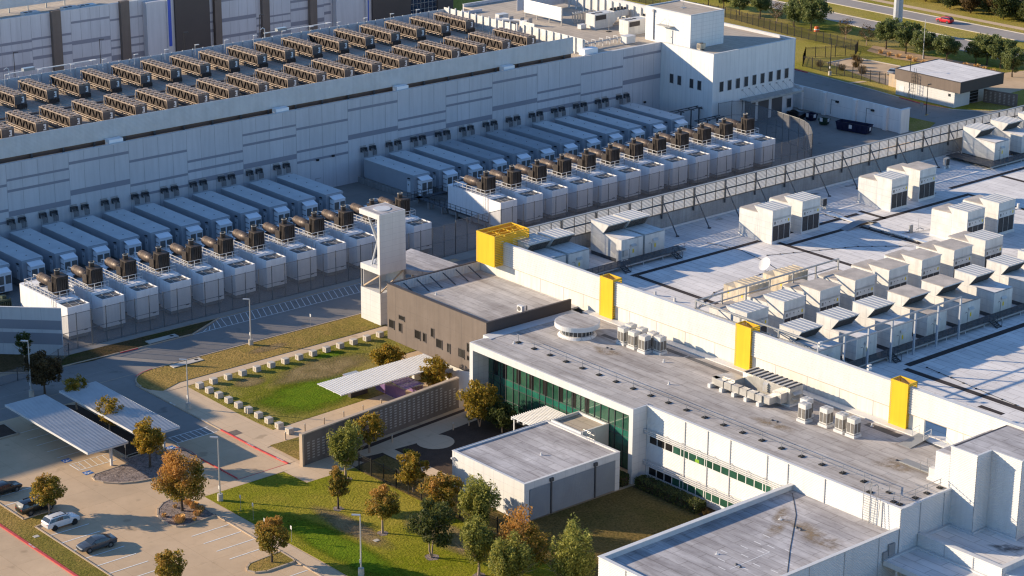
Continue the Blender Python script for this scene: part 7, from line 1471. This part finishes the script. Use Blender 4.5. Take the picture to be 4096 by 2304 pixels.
# pierced block wall
t_=thing('pierced_wall','long tan-capped block wall pierced with a grid of pale openings','wall',(-52,-19,0)); a_=Vector((-67.1,-20.4)); b2=Vector((-38.0,-17.3)); L=(b2-a_).length; u=(b2-a_)/L; nn=Vector((u.y,-u.x))
def wq(q,s0,s1,d0,d1,z0,z1,m_=0): q.prism([tuple(a_+u*s0+nn*d0),tuple(a_+u*s1+nn*d0),tuple(a_+u*s1+nn*d1),tuple(a_+u*s0+nn*d1)],z0,z1,m_)
q=MB(); wq(q,0,L,-.2,.2,0,4.4); q.build('masonry','cmu',t_,True); q=MB(); wq(q,-.05,L,-.28,.28,4.4,4.58); q.build('coping','cap',t_,True); q=MB(); wq(q,-.05,0.25,-.3,.3,0,4.4); q.build('end_pier','cap',t_,True)
q=MB()
for k in range(32):
    s0=0.9+k*0.88
    if 4.2<s0<7.0 and False: continue
    for j in range(9 if 8<s0<26 else 7): z=0.7+j*0.38; wq(q,s0,s0+.42,.2,.206,z,z+.19); wq(q,s0,s0+.42,-.206,-.2,z,z+.19)
q.build('opening_grid','cmulight',t_,True)
# louvred entrance canopy and glass tunnel
t_=thing('slatted_canopy','long white slatted canopy slab over the lawn in front of the brown building','canopy',(-44,-7,0)); q=MB(); cy0,cy1,cx0,cx1=-10.3,-4.6,-53.1,-33.9
n_=44
for k in range(n_): x=cx0+(cx1-cx0)*k/n_; q.box(x,x+.30,cy0,cy1,3.42,3.52)
q.build('slats','white',t_,True); q=MB(); [q.box(cx0+.2,cx1-.2,y-.1,y+.1,3.2,3.41) for y in (cy0+.4,cy0+2.1,cy0+3.8,cy1-.4)]; q.build('beam','white',t_,True); q=MB(); q.box(-47.5,-44.5,-4.9,-4.2,0,3.2); q.build('pier','brownside',t_,True); q=MB(); q.box(-36.5,-34,-5.5,-4.9,0,3.2); q.build('pier','white',t_,True)
t_=thing('glass_tunnel','low glass tunnel with a purple sheen leading to the pierced wall','glass tunnel',(-41,-9,0)); q=MB(); q.prism([(-42.6,-11.4),(-39.4,-11.0),(-39.0,-4.4),(-42.2,-4.4)],2.0,2.06); q.build('roof_pane','purple',t_,True); q=MB(); q.box(-42.7,-42.62,-11.3,-4.4,0,2.0); q.box(-39.3,-39.22,-11,-4.4,0,2.0); q.build('side_pane','tunnelglass',t_,True); q=MB(); [q.box(-42.72,-39.2,y,y+.08,1.95,2.09) for y in (-11.2,-9.6,-8,-6.4,-4.8)]; [q.box(x,x+.08,-11.3,-4.4,1.94,2.08) for x in (-42.72,-39.28)]; q.build('frame','steel',t_,True)
t_=thing('glass_box','small clear glass box kiosk behind the slatted canopy','glass box',(-44.6,-1.5,0)); q=MB(); [q.box(x,x+.03,-2.6,-.6,0,1.9) for x in (-45.7,-43.4)]; q.box(-45.7,-43.4,-2.6,-2.57,0,1.9); q.box(-45.7,-43.4,-.63,-.6,0,1.9); q.build('pane','tunnelglass',t_,True); q=MB(); q.box(-45.75,-43.33,-2.65,-.55,1.9,1.96) ; q.build('lid','duct',t_,True)
t_=thing('white_retaining_wall','low white sloping wall beside the end of the slatted canopy','wall',(-33,-11,0)); q=MB(); q.ex([(-5.5,0),(-16.9,0),(-16.9,3.9),(-12,3.0),(-7.5,.7)],'x',-33.9,-33.6); q.build('panel','white',t_,True)
for x,y,lab in ((-43.2,1.8,'left pale slab on the lawn behind the canopy'),(-42.3,1.4,'right pale slab on the lawn behind the canopy'),(-73.5,-45,'small pale cover on the big lawn'),(-104.6,-17.5,'round cover in the grass verge')):
    t_=tag(MB().box(-.35,.35,-.3,.3,0,.03).build('ground_cover','conclight'),lab,'cover'); t_.location=(x,y,.08)
# ================================================================ GUARDHOUSE
GH=thing('guardhouse','small white guardhouse with a wide dark brown overhanging flat roof','building',(160,58,0)); q=MB(); q.box(156.5,161.8,50.0,66.3,0,3.5,0); [q.box(156.49,156.5,50.0,66.3,z,z+.03,1) for z in (.45,.9,1.35,1.8,2.25,2.7,3.15)]; q.build('wall',['white','pjoint'],GH,True)
q=MB(); q.box(156.1,171.2,48.3,66.5,3.5,5.9); q.build('fascia','brownwall',GH,True); q=MB(); q.box(156.4,170.9,48.6,66.2,5.9,5.92); q.build('roof','roof_clean',GH,True); q=MB(); q.box(156.12,171.2,48.28,48.3,3.5,5.9); q.build('side_fascia','brownside',GH,True)
q=MB(); q.box(156.0,171.3,48.2,48.5,5.9,6.0); q.box(156.0,156.3,48.5,66.6,5.9,6.0); q.box(171,171.3,48.5,66.6,5.9,6.0); q.box(156.3,171,66.3,66.6,5.9,6.0); q.build('coping','brownside',GH,True)
q=MB(); q.box(156.44,156.495,64.0,65.2,0.05,2.2); q.build('door','wall2',GH,True); q=MB(); q.box(156.44,156.495,51.1,51.7,2.3,2.9); q.build('window','blinds',GH,True)
q=MB(); q.box(161.8,165,50.2,50.3,.1,3.4,0); q.build('glazed_side','darkglass',GH,True); q=MB(); [q.box(161.8,165,50.1,50.19,z,z+.06) for z in (.2,.9,1.6,2.3,3.0)]; q.build('window_bar','steel',GH,True)
t_=thing('caged_ladder','black caged ladder on the lit side of the guardhouse','ladder',(156,61,0)); q=MB(); 
for y in (60.4,61.0): q.tube([(155.9,y,.3),(155.9,y,7.0)],.04)
for z in (1.8,2.6,3.4,4.2,5.0,5.8): q.tube([(155.9,60.4,z),(155.2,60.3,z),(155.0,60.7,z),(155.2,61.1,z),(155.9,61.0,z)],.03)
[q.tube([(x,y,1.8),(x,y,5.8)],.025) for x,y in ((155.2,60.3),(155.0,60.7),(155.2,61.1))]; q.build('ladder_frame','black',t_,True)
for pts,lab in ((((161.7,72.6),(161.5,68.2)),'short pierced block wall left of the guardhouse'),(((166,49.4),(167.5,41.5)),'long pierced block wall right of the guardhouse')):
    t_=thing('pierced_wall',lab,'wall',(pts[0][0],pts[0][1],0)); p_=Vector(pts[0]); r_=Vector(pts[1]); u_=(r_-p_).normalized(); n2=Vector((-u_.y,u_.x)); L_=(r_-p_).length
    if n2.x>0: n2=-n2
    def wr(q,s0,s1,d0,d1,z0,z1): q.prism([tuple(p_+u_*s0+n2*d0),tuple(p_+u_*s1+n2*d0),tuple(p_+u_*s1+n2*d1),tuple(p_+u_*s0+n2*d1)],z0,z1)
    q=MB(); wr(q,0,L_,-.15,.15,0,2.9); q.build('masonry','cmu' if L_>6 else 'cap',t_,True); q=MB()
    for k in range(int(L_/1.1)):
        for j in range(7): wr(q,.4+k*1.1,.85+k*1.1,.15,.156,.4+j*.33,.55+j*.33)
    q.build('opening_grid','cmulight',t_,True)
for k,(x,y) in enumerate(((173,38.5),(176,38.0))):
    t_=thing('gate_machine','dark gate machine by the end of the right pierced wall, %s'%('left one','right one')[k],'gate machine',(168+k*2.2,38.8,0)); q=MB(); q.box(-.5,.5,-.5,.5,0,1.9); q.build('casing','black',t_); q=MB(); q.box(-.52,-.501,-.3,.3,.9,1.7); q.build('panel','white',t_)
t_=thing('hvac_cabinet','small white cabinet against the left wall of the guardhouse','cabinet',(158.6,67.0,0)); q=MB(); q.box(-.6,.6,-.4,.4,0,1.5); q.build('casing','unitw',t_); q=MB(); q.box(-.62,-.601,-.3,.3,.3,1.2); q.build('grille','grille',t_)
t_=thing('flag_pole','thin white flag pole behind the guardhouse','flag pole',(187.3,83.8,0)); q=MB(); q.cyl((0,0,0),(0,0,10.2),.09,8,.05); q.build('pole','white',t_); q=MB(); q.cyl((0,0,10.2),(0,0,10.4),.1,8); q.build('finial','steel',t_)
t_=thing('utility_pole','very thick faceted steel utility pole by the boulevard','utility pole',(205.5,107.0,0)); q=MB(); q.cyl((0,0,0),(0,0,34),1.25,10,.9); q.build('shaft','utility',t_); q=MB(); q.cyl((0,0,0),(0,0,.5),1.6,12); q.build('foundation','conclight',t_)
for k in range(4): q=MB(); pts=[(226-k*1.0+0.0*i,230-i*22.0,21.0-0.8*k+0.012*(i-6)**2) for i in range(14)]; q.tube([(243+k*.9,300-i*30.0,17.6+k*.75+.022*(i-6)**2) for i in range(14)],.055,4); tag(q.build('power_line','steel'),'thin power line crossing the top right corner, %s from the bottom'%orw(k),'power line')
t_=thing('traffic_barrel','orange plastic barrier piece between the two big boulevard trees','barrier',(193.6,123.0,0)); q=MB(); q.cyl((0,0,0),(0,0,1.3),.75,10,.5); q.build('body','orangepl',t_); q=MB(); q.cyl((0,0,.5),(0,0,.7),.74,10,.7); q.build('stripe','white',t_)
t_=thing('yellow_container','yellow open container in the distant lot at the top right','container',(262,116,0)); q=MB(); q.box(-3,3,-1.4,1.4,.2,2.4); q.build('body','yellow',t_); q=MB(); [q.box(-3+.8*k,-2.8+.8*k,-1.48,-1.4,.2,2.4) for k in range(8)]; q.build('rib','liney',t_)
for x,y,lab in ((258,103,'first orange cone in the distant lot'),(262,100,'second orange cone in the distant lot'),(268,104,'third orange cone in the distant lot')):
    t_=thing('traffic_cone',lab,'cone',(x,y,0)); q=MB(); q.cyl((0,0,0),(0,0,1.0),.3,8,.05); q.build('body','orangepl',t_); q=MB(); q.box(-.35,.35,-.35,.35,0,.06); q.build('base','rubber',t_)
# ================================================================ TREES AND PLANTS
def make_tree(nm, lab, H, R_, trunk_h, leafmat, trunkmat='trunk', n=2600, ls=0.26, seed=1, shape='round', multi=1, dens=1.0, loc=(0,0,0)):
    rr = random.Random(seed); t = thing(nm, lab, 'tree', loc)
    q = MB(); tips = []; cz = trunk_h+(H-trunk_h)*0.45
    for s_ in range(multi):
        bx = (rr.uniform(-.12,.12) if multi > 1 else 0); a_ = 2*math.pi*s_/max(1,multi)+rr.random(); top = (math.cos(a_)*R_*.22*(multi > 1), math.sin(a_)*R_*.22*(multi > 1), trunk_h)
        r0 = 0.028*H*(1 if multi == 1 else .62)
        mid=(top[0]*.5+bx+rr.uniform(-.08,.08), top[1]*.5+rr.uniform(-.08,.08), trunk_h*.5)
        q.cyl((bx,0,-.1),mid,r0,7,r0*.8); q.cyl(mid,top,r0*.8,7,r0*.62)
        for k in range(int(7/multi)+2):
            aa = rr.random()*6.28; el = rr.uniform(.5,1.25); L_ = (H-trunk_h)*rr.uniform(.45,.85); e1 = (top[0]+math.cos(aa)*math.cos(el)*L_*.5, top[1]+math.sin(aa)*math.cos(el)*L_*.5, top[2]+math.sin(el)*L_*.55)
            q.cyl(top,e1,r0*.5,5,r0*.25); e2 = (e1[0]+math.cos(aa)*L_*.3, e1[1]+math.sin(aa)*L_*.3, e1[2]+L_*.3); q.cyl(e1,e2,r0*.25,4,r0*.08); tips += [e1,e2]
            a3 = aa+rr.uniform(-.9,.9); e3 = (e1[0]+math.cos(a3)*L_*.33, e1[1]+math.sin(a3)*L_*.33, e1[2]+L_*.15); q.cyl(e1,e3,r0*.2,4,r0*.07); tips.append(e3)
    q.build('trunk', trunkmat, t)
    # crown: clumps scattered through an uneven ellipsoid, each a spray of small leaf faces
    cl = []; hz = (H-trunk_h*0.85)/2; c0 = trunk_h*0.85+hz
    while len(cl) < (70 if shape == 'vase' else 52):
        x,y,z = [rr.uniform(-1,1) for _ in range(3)]; d = x*x+y*y+z*z
        if d > 1 or d < .10 and rr.random() < .7: continue
        w_ = 1.0
        if shape == 'vase': w_ = .55+.45*(z+1)/2*1.0
        elif shape == 'cone': w_ = 1.05-.55*(z+1)/2
        elif shape == 'wide': w_ = 1.0 if z < .3 else .85
        k = rr.uniform(.82,1.1); cl.append((x*R_*w_*k, y*R_*w_*k, c0+z*hz*.92*k, rr.uniform(.16,.33)*R_))
    v = []; f = []; N = int(n*dens*2.0)
    for i in range(N):
        cx,cy,cz_,cr = cl[rr.randrange(len(cl))]
        while True:
            x,y,z = [rr.uniform(-1,1) for _ in range(3)]
            if x*x+y*y+z*z <= 1: break
        vz = shape == 'vase'; px,py,pz = cx+x*cr*(1.05 if vz else 1.25)*(1-.3*(z+1)/2 if vz else 1), cy+y*cr*(1.05 if vz else 1.25)*(1-.3*(z+1)/2 if vz else 1), cz_+z*cr*(1.8 if vz else 1.0)
        s_ = ls*.72*rr.uniform(.5,1.4); nx,ny,nz = rr.gauss(0,1),rr.gauss(0,1),rr.gauss(0,1)+.4; n_ = Vector((nx,ny,nz)).normalized(); a_ = n_.orthogonal().normalized(); b_ = n_.cross(a_); th = rr.random()*6.28; a2 = a_*math.cos(th)+b_*math.sin(th); b3 = n_.cross(a2)
        p = Vector((px,py,pz)); o = len(v); v += [tuple(p-a2*s_), tuple(p-b3*s_*.5), tuple(p+a2*s_), tuple(p+b3*s_*.5)]; f.append((o,o+1,o+2,o+3))
    me = bpy.data.meshes.new('crown'); me.from_pydata(v,[],f); me.materials.append(M[leafmat]); me.update(); o = bpy.data.objects.new('crown', me); COL.objects.link(o); o.parent = t
    q = MB(); 
    return t
def mulch_ring(x, y, r=.75):
    rr = random.Random(int(x*7+y*3)); q = MB(); q.sheet([(x+math.cos(i*.5236)*r*rr.uniform(.8,1.15), y+math.sin(i*.5236)*r*rr.uniform(.8,1.15)) for i in range(12)], .062); o = q.build('mulch_ring','gravel'); o['kind'] = 'structure'
def T_(nm, lab, x, y, H, R_, th, lm, **k): 
    t = make_tree(nm, lab, H, R_, th, lm, loc=(x,y,k.pop('z',0.05)), **k)
    return t
T_('broad_tree','big orange-topped tree on the mulch island with tufts of straw grass',-86.9,-22.6,7.6,3.0,1.9,'leaf_orange',n=5600,ls=.22,seed=11,trunkmat='trunkd',z=.12)
T_('broad_tree','olive and orange tree on the dark mulch island beside the carport',-82.6,-8.1,6.6,2.1,2.1,'leaf_yellow',n=3600,ls=.22,seed=12,trunkmat='trunkd',z=.12)
T_('small_tree','small orange-green tree on the verge between the black and white cars',-100.1,-12.7,5.1,2.0,1.5,'leaf_orange',n=2400,ls=.22,seed=13,z=.1)
T_('round_tree','round orange tree on the little grass island at the bottom',-86.7,-41.9,6.0,1.95,1.5,'leaf_orange',n=3600,ls=.2,seed=14,trunkmat='trunkd',z=.12); mulch_ring(-86.7,-41.9)
T_('small_tree','round green-orange tree cut by the bottom edge in the parking lot',-99.8,-40.4,5.2,1.7,1.4,'leaf_orange',n=2400,ls=.2,seed=15,trunkmat='trunkd',z=0)
T_('lawn_tree','slim dark orange-green tree on the big lawn, second row from the wall end',-71.5,-34.5,5.9,1.45,1.9,'leaf_orange',n=2400,ls=.2,seed=16,trunkmat='trunkd',shape='cone'); mulch_ring(-71.5,-34.5)
T_('lawn_tree','rust-topped lawn tree with a pale forked trunk',-71.6,-43.8,6.4,1.95,2.1,'leaf_orange',n=3400,ls=.2,seed=17); mulch_ring(-71.6,-43.8)
T_('lawn_tree','dark green lawn tree with a pale spreading trunk in the middle of the lawn',-71.2,-53.0,7.6,2.6,2.0,'leaf_dark',n=4400,ls=.22,seed=18,multi=2); mulch_ring(-71.2,-53.0,.95)
T_('lawn_tree','loose olive lawn tree at the bottom edge in front of the black fence',-70.0,-60.3,7.2,2.5,2.0,'leaf_green',n=3800,ls=.22,seed=19,shape='vase'); mulch_ring(-70,-60.3)
T_('tall_shrub_tree','tall pale-trunked olive tree in front of the pierced wall end',-65.3,-27.7,7.6,2.5,2.2,'leaf_green',n=3800,ls=.22,seed=20,shape='vase'); mulch_ring(-65.3,-27.7,.9)
T_('fence_tree','bushy yellow-green tree just behind the black fence, nearest the courtyard path',-61.0,-36.4,5.6,2.1,1.2,'leaf_yellow',n=3000,ls=.22,seed=21)
T_('fence_tree','bushy orange tree at the black fence in front of the garage corner',-62.9,-44.6,6.3,2.4,1.2,'leaf_orange',n=3600,ls=.22,seed=22)
T_('fence_tree','large upright olive tree in front of the white garage wall',-62.9,-51.6,7.2,2.9,1.2,'leaf_green',n=5000,ls=.22,seed=23,shape='vase',multi=2)
T_('fence_tree','orange-topped bushy tree at the bottom beside the low wing',-66.8,-63.6,8.2,3.3,1.0,'leaf_orange',n=5000,ls=.22,seed=24,multi=2)
T_('fence_tree','green bushy tree at the bottom right of the orange-topped one, beside the low wing',-64.6,-70.6,8.0,3.3,1.0,'leaf_green',n=5000,ls=.22,seed=25,shape='vase',multi=2)
T_('fence_tree','wide olive bush tree at the bottom edge left of the low wing corner',-69.8,-65.6,6.6,3.0,1.0,'leaf_green',n=5000,ls=.22,seed=26,shape='vase',multi=2)
T_('shaded_tree','dark brown tree in the shadow in front of the lamp at the left',-80.0,24.3,6.4,2.6,1.7,'leaf_brown',n=3800,ls=.24,seed=27,trunkmat='trunkd')
T_('autumn_tree','half-bare orange tree between the two carports, the farther one',-79.6,16.0,5.4,1.5,1.4,'leaf_yellow',n=1500,ls=.2,seed=28,dens=.9,z=.12)
T_('autumn_tree','half-bare orange tree between the two carports, the nearer one',-80.5,5.6,5.2,1.7,1.3,'leaf_yellow',n=1700,ls=.2,seed=29,z=.12)
T_('sapling','thin dark green sapling in front of the striped wall',-76.2,37.0,5.2,1.2,1.6,'leaf_dark',n=800,ls=.22,seed=30)
T_('courtyard_tree','yellow-green tree in front of the left portal pillar in the courtyard',-40.2,-24.8,6.8,2.7,1.6,'leaf_yellow',n=3600,ls=.26,seed=31,multi=2)
T_('courtyard_tree','small dark green tree beside the pergola in the courtyard',-39.3,-28.4,4.6,1.9,1.0,'leaf_dark',n=2200,ls=.24,seed=32)
T_('courtyard_tree','orange-tipped tree inside the pierced wall, behind the tall olive tree',-57.6,-22.6,6.2,2.1,1.6,'leaf_yellow',n=1300,ls=.26,seed=33,dens=.9)
T_('canopy_tree','orange leafed tree at the right end of the slatted canopy',-36.9,-10.8,5.2,2.1,1.1,'leaf_yellow',n=2200,ls=.26,seed=34,multi=2)
T_('canopy_tree','low wide autumn tree behind the slatted canopy by the brown wall',-36.2,1.0,3.6,2.4,.7,'leaf_yellow',n=2000,ls=.26,seed=35,multi=2,shape='wide')
# boulevard trees
OK=[make_tree('boulevard_tree','x',7.4,3.0,1.9,'leaf_oak','trunkd',2600,.34,40+k) for k in range(3)]
bt=[(195.6,163.2,0,6.2,'leftmost, at the top edge'),(196,157.9,1,7.2,'second from the left at the top'),(193.6,149.8,2,6.8,'third from the left at the top'),(194,142.8,0,7.6,'fourth from the left, near the penthouse'),(193.4,130.5,1,7.6,'left of the big pair by the orange barrier'),(193.2,124.6,2,9.0,'right of the big pair by the orange barrier'),(191.2,98.4,0,8.0,'left of the thick utility pole, tallest there'),(191.2,91.9,1,8.2,'directly below the thick utility pole'),(190.4,85.8,2,7.6,'left neighbour of the flag pole'),(192.5,80.2,0,7.6,'right behind the flag pole'),(196.2,83.9-13.5,1,6.2,'smallest, behind the left half of the guardhouse roof'),(196.6,64.6,2,8.0,'behind the middle of the guardhouse roof'),(195.8,57.8,0,8.2,'behind the right half of the guardhouse roof'),(190.8,50.0,1,8.0,'rightmost, at the right edge')]
bt=[(195.6,163.2,0,6.2,bt[0][4]),(196,157.9,1,7.2,bt[1][4]),(193.6,149.8,2,6.8,bt[2][4]),(194,142.8,0,8.0,bt[3][4]),(193.4,130.5,1,7.4,bt[4][4]),(193.1,124.5,2,9.2,bt[5][4]),(191.1,98.3,0,8.2,bt[6][4]),(190.9,92.0,1,8.4,bt[7][4]),(190.0,85.7,2,7.2,bt[8][4]),(190.6,79.3,0,7.4,bt[9][4]),(195.9,83.8-9.6,1,5.6,bt[10][4]),(196.3,77.5-10,2,7.6,bt[11][4]),(195.6,60.9,0,7.8,bt[12][4]),(190.6,53.5,1,7.2,bt[13][4])]
# positions measured at the trunk foot
feet=[(195.6,163.2),(196,157.9),(193.6,149.8),(194,142.8),(193.4,130.5),(193.1,124.5),(191.1,98.3),(190.9,92.0),(190.0,85.7),(190.0,79.0),(195.9,83.8-8.9),(196.3,77.5-5.5),(195.6,70.9-3.5),(190.6,60.3)]
for i,((x,y,k,h,lab),(fx_,fy_)) in enumerate(zip(bt,feet)):
    src=OK[k]; lab='dark green tree of the boulevard row, '+lab; s_=h/7.4
    if src['label']=='x': src.location=(fx_,fy_,0); src['label']=lab; src.scale=(s_,)*3; src.rotation_euler=(0,0,i*1.3); src['group']='trees along the boulevard'
    else: dup(src,(fx_,fy_,0),i*1.3,lab,'trees along the boulevard',s_)
BR=make_tree('bare_tree','x',6.0,2.2,1.4,'leaf_brown','trunk',420,.22,60)
for i,(x,y,lab) in enumerate(((193.2,136.3,'leafless tree in the boulevard row, left of the big pair'),(192.0,112.0,'leafless tree in the boulevard row, left one of two by the long iron fence'),(190.7,104.1,'leafless tree in the boulevard row, right one of two by the long iron fence'))):
    if i==0: BR.location=(x,y,0); BR['label']=lab
    else: dup(BR,(x,y,0),i*2.0,lab,None,.95)
TL=[make_tree('woodland_tree','x',6.2,3.0,.7,'leaf_dark' if k!=1 else 'leaf_brown','trunkd',1500,.36,70+k) for k in range(3)]
rr=random.Random(4); n_=0
for i in range(44):
    y=150-i*1.75; x=245+rr.uniform(-2.5,5.5)+ (0 if i%2 else 4); k=rr.choice((0,0,1,2)); src=TL[k]; lab='%s tree from the left in the dark line beyond the boulevard'%orw(i)
    s_=rr.uniform(.8,1.25)
    if src['label']=='x': src.location=(x,y,0); src['label']=lab; src.scale=(s_,)*3; src['group']='tree line beyond the boulevard'
    else: dup(src,(x,y,0),rr.random()*6,lab,'tree line beyond the boulevard',s_)
# shrubs, tufts
def tuft(nm, lab, cat, x, y, z, r, h, mat, n=160, seed=1, group=None):
    rr=random.Random(seed); v=[]; f=[]
    for i in range(n):
        a_=rr.random()*6.28; rad_=r*math.sqrt(rr.random())*.5; bx,by=math.cos(a_)*rad_,math.sin(a_)*rad_; o=len(v); ox,oy=bx*(1.9+rr.random()*.5),by*(1.9+rr.random()*.5); hh=h*rr.uniform(.55,1.0)*(1-.35*rad_/r); w_=.035
        px,py=-math.sin(a_)*w_,math.cos(a_)*w_; v+=[(bx-px,by-py,0),(bx+px,by+py,0),(ox*.8+px,oy*.8+py,hh),(ox*.8-px,oy*.8-py,hh)]; f.append((o,o+1,o+2,o+3))
    me=bpy.data.meshes.new(nm); me.from_pydata(v,[],f); me.materials.append(M[mat]); me.update(); o=bpy.data.objects.new(nm,me); COL.objects.link(o); o.location=(x,y,z); tag(o,lab,cat,group); return o
S_=[(-85.3,-20.0,.35,'smallest, nearest the lamp post'),(-85.3,-21.2,.6,'second from the lamp post'),(-85.3,-22.7,.75,'third from the lamp post'),(-85.4,-24.2,.75,'fourth, near the kerb corner'),(-86.2,-24.9,.6,'fifth, at the kerb corner'),(-89.0,-25.2,.9,'biggest, at the island front'),(-89.6,-22.6,.35,'at the left rim of the island'),(-88.4,-24.6,.6,'beside the biggest tuft'),(-87.3,-26.0,.3,'small one at the front kerb'),(-87.1,-21.2,.3,'small one beside the trunk')]
for i,(x,y,r_,lab) in enumerate(S_): tuft('straw_tuft','tuft of straw grass on the mulch island, '+lab,'ornamental grass',x,y,.12,r_*1.15,r_*.95+.15,'straw',240,i+1,'straw grass tufts')
for i in range(12): tuft('straw_tuft','reddish straw tuft on the bare bank behind the guardhouse, %s from the left'%orw(i),'ornamental grass',186.6+rr.uniform(-1,1)+ (0 if i<8 else 5),96-2.7*i,.03,1.1,1.0,'straw',70,i+20,'straw tufts on the bank')
def hedge(lab, x0, x1, y0, y1, z1, mat='leaf_dark', n=2600, seed=5, ls=.13, nm='clipped_hedge'):
    t=thing(nm,lab,'hedge',((x0+x1)/2,(y0+y1)/2,.04)); rr=random.Random(seed); hx,hy=(x1-x0)/2,(y1-y0)/2; q=MB(); q.box(-hx*.8,hx*.8,-hy*.97,hy*.97,0,z1*.85); q.build('branches','mulch',t); v=[]; f=[]
    for i in range(n):
        s_=rr.choice((0,0,1,2,3)); x=rr.uniform(-hx,hx); y=rr.uniform(-hy,hy); z=rr.uniform(0,z1)
        if s_==0: z=z1
        elif s_==1: x=-hx
        elif s_==2: x=hx
        else: y=rr.choice((-hy,hy))
        p=Vector((x+rr.uniform(-.09,.09),y+rr.uniform(-.09,.09),z+rr.uniform(-.09,.09))); a_=Vector((rr.gauss(0,1),rr.gauss(0,1),rr.gauss(0,1))).normalized()*ls; b_=a_.orthogonal().normalized()*ls*.7; o=len(v); v+=[tuple(p-a_),tuple(p-b_),tuple(p+a_),tuple(p+b_)]; f.append((o,o+1,o+2,o+3))
    me=bpy.data.meshes.new('foliage'); me.from_pydata(v,[],f); me.materials.append(M[mat]); me.update(); o=bpy.data.objects.new('foliage',me); COL.objects.link(o); o.parent=t; return t
hedge('long dark clipped hedge below the lower strip windows of the office',-38.2,-36.4,-64.5,-53.6,1.3,'leaf_dark',4200)
hedge('short dark clipped hedge between the garage block and the right portal pillar',-39.6,-38.2,-52.4,-50.6,1.4,'leaf_dark',1400,6)
for i in range(6): tuft('dry_shrub','dry brownish shrub below the office windows, %s from the hedge end'%orw(i),'shrub',-37.0+rr.uniform(-.3,.3),-65.6-2.0*i,.05,1.0,.9,'cap' if i in (1,2) else 'leaf_brown',150,60+i,'dry shrubs by the office')
tuft('dry_shrub','spiky grass clump at the edge of the round courtyard paving','shrub',-54.0,-26.2,.04,.8,.8,'leaf_green',120,80)
for i,(x,y) in enumerate(((176,95),(174.5,92.5),(170.5,90),(168.5,86.5),(166.5,84.5),(165.5,90),(164.5,96))): tuft('dry_shrub','dry reddish shrub between the iron fences near the visitor bay, %s one'%orw(i),'shrub',x,y,.02,1.5,1.6,'leaf_brown',110,90+i,'dry shrubs by the visitor bay')
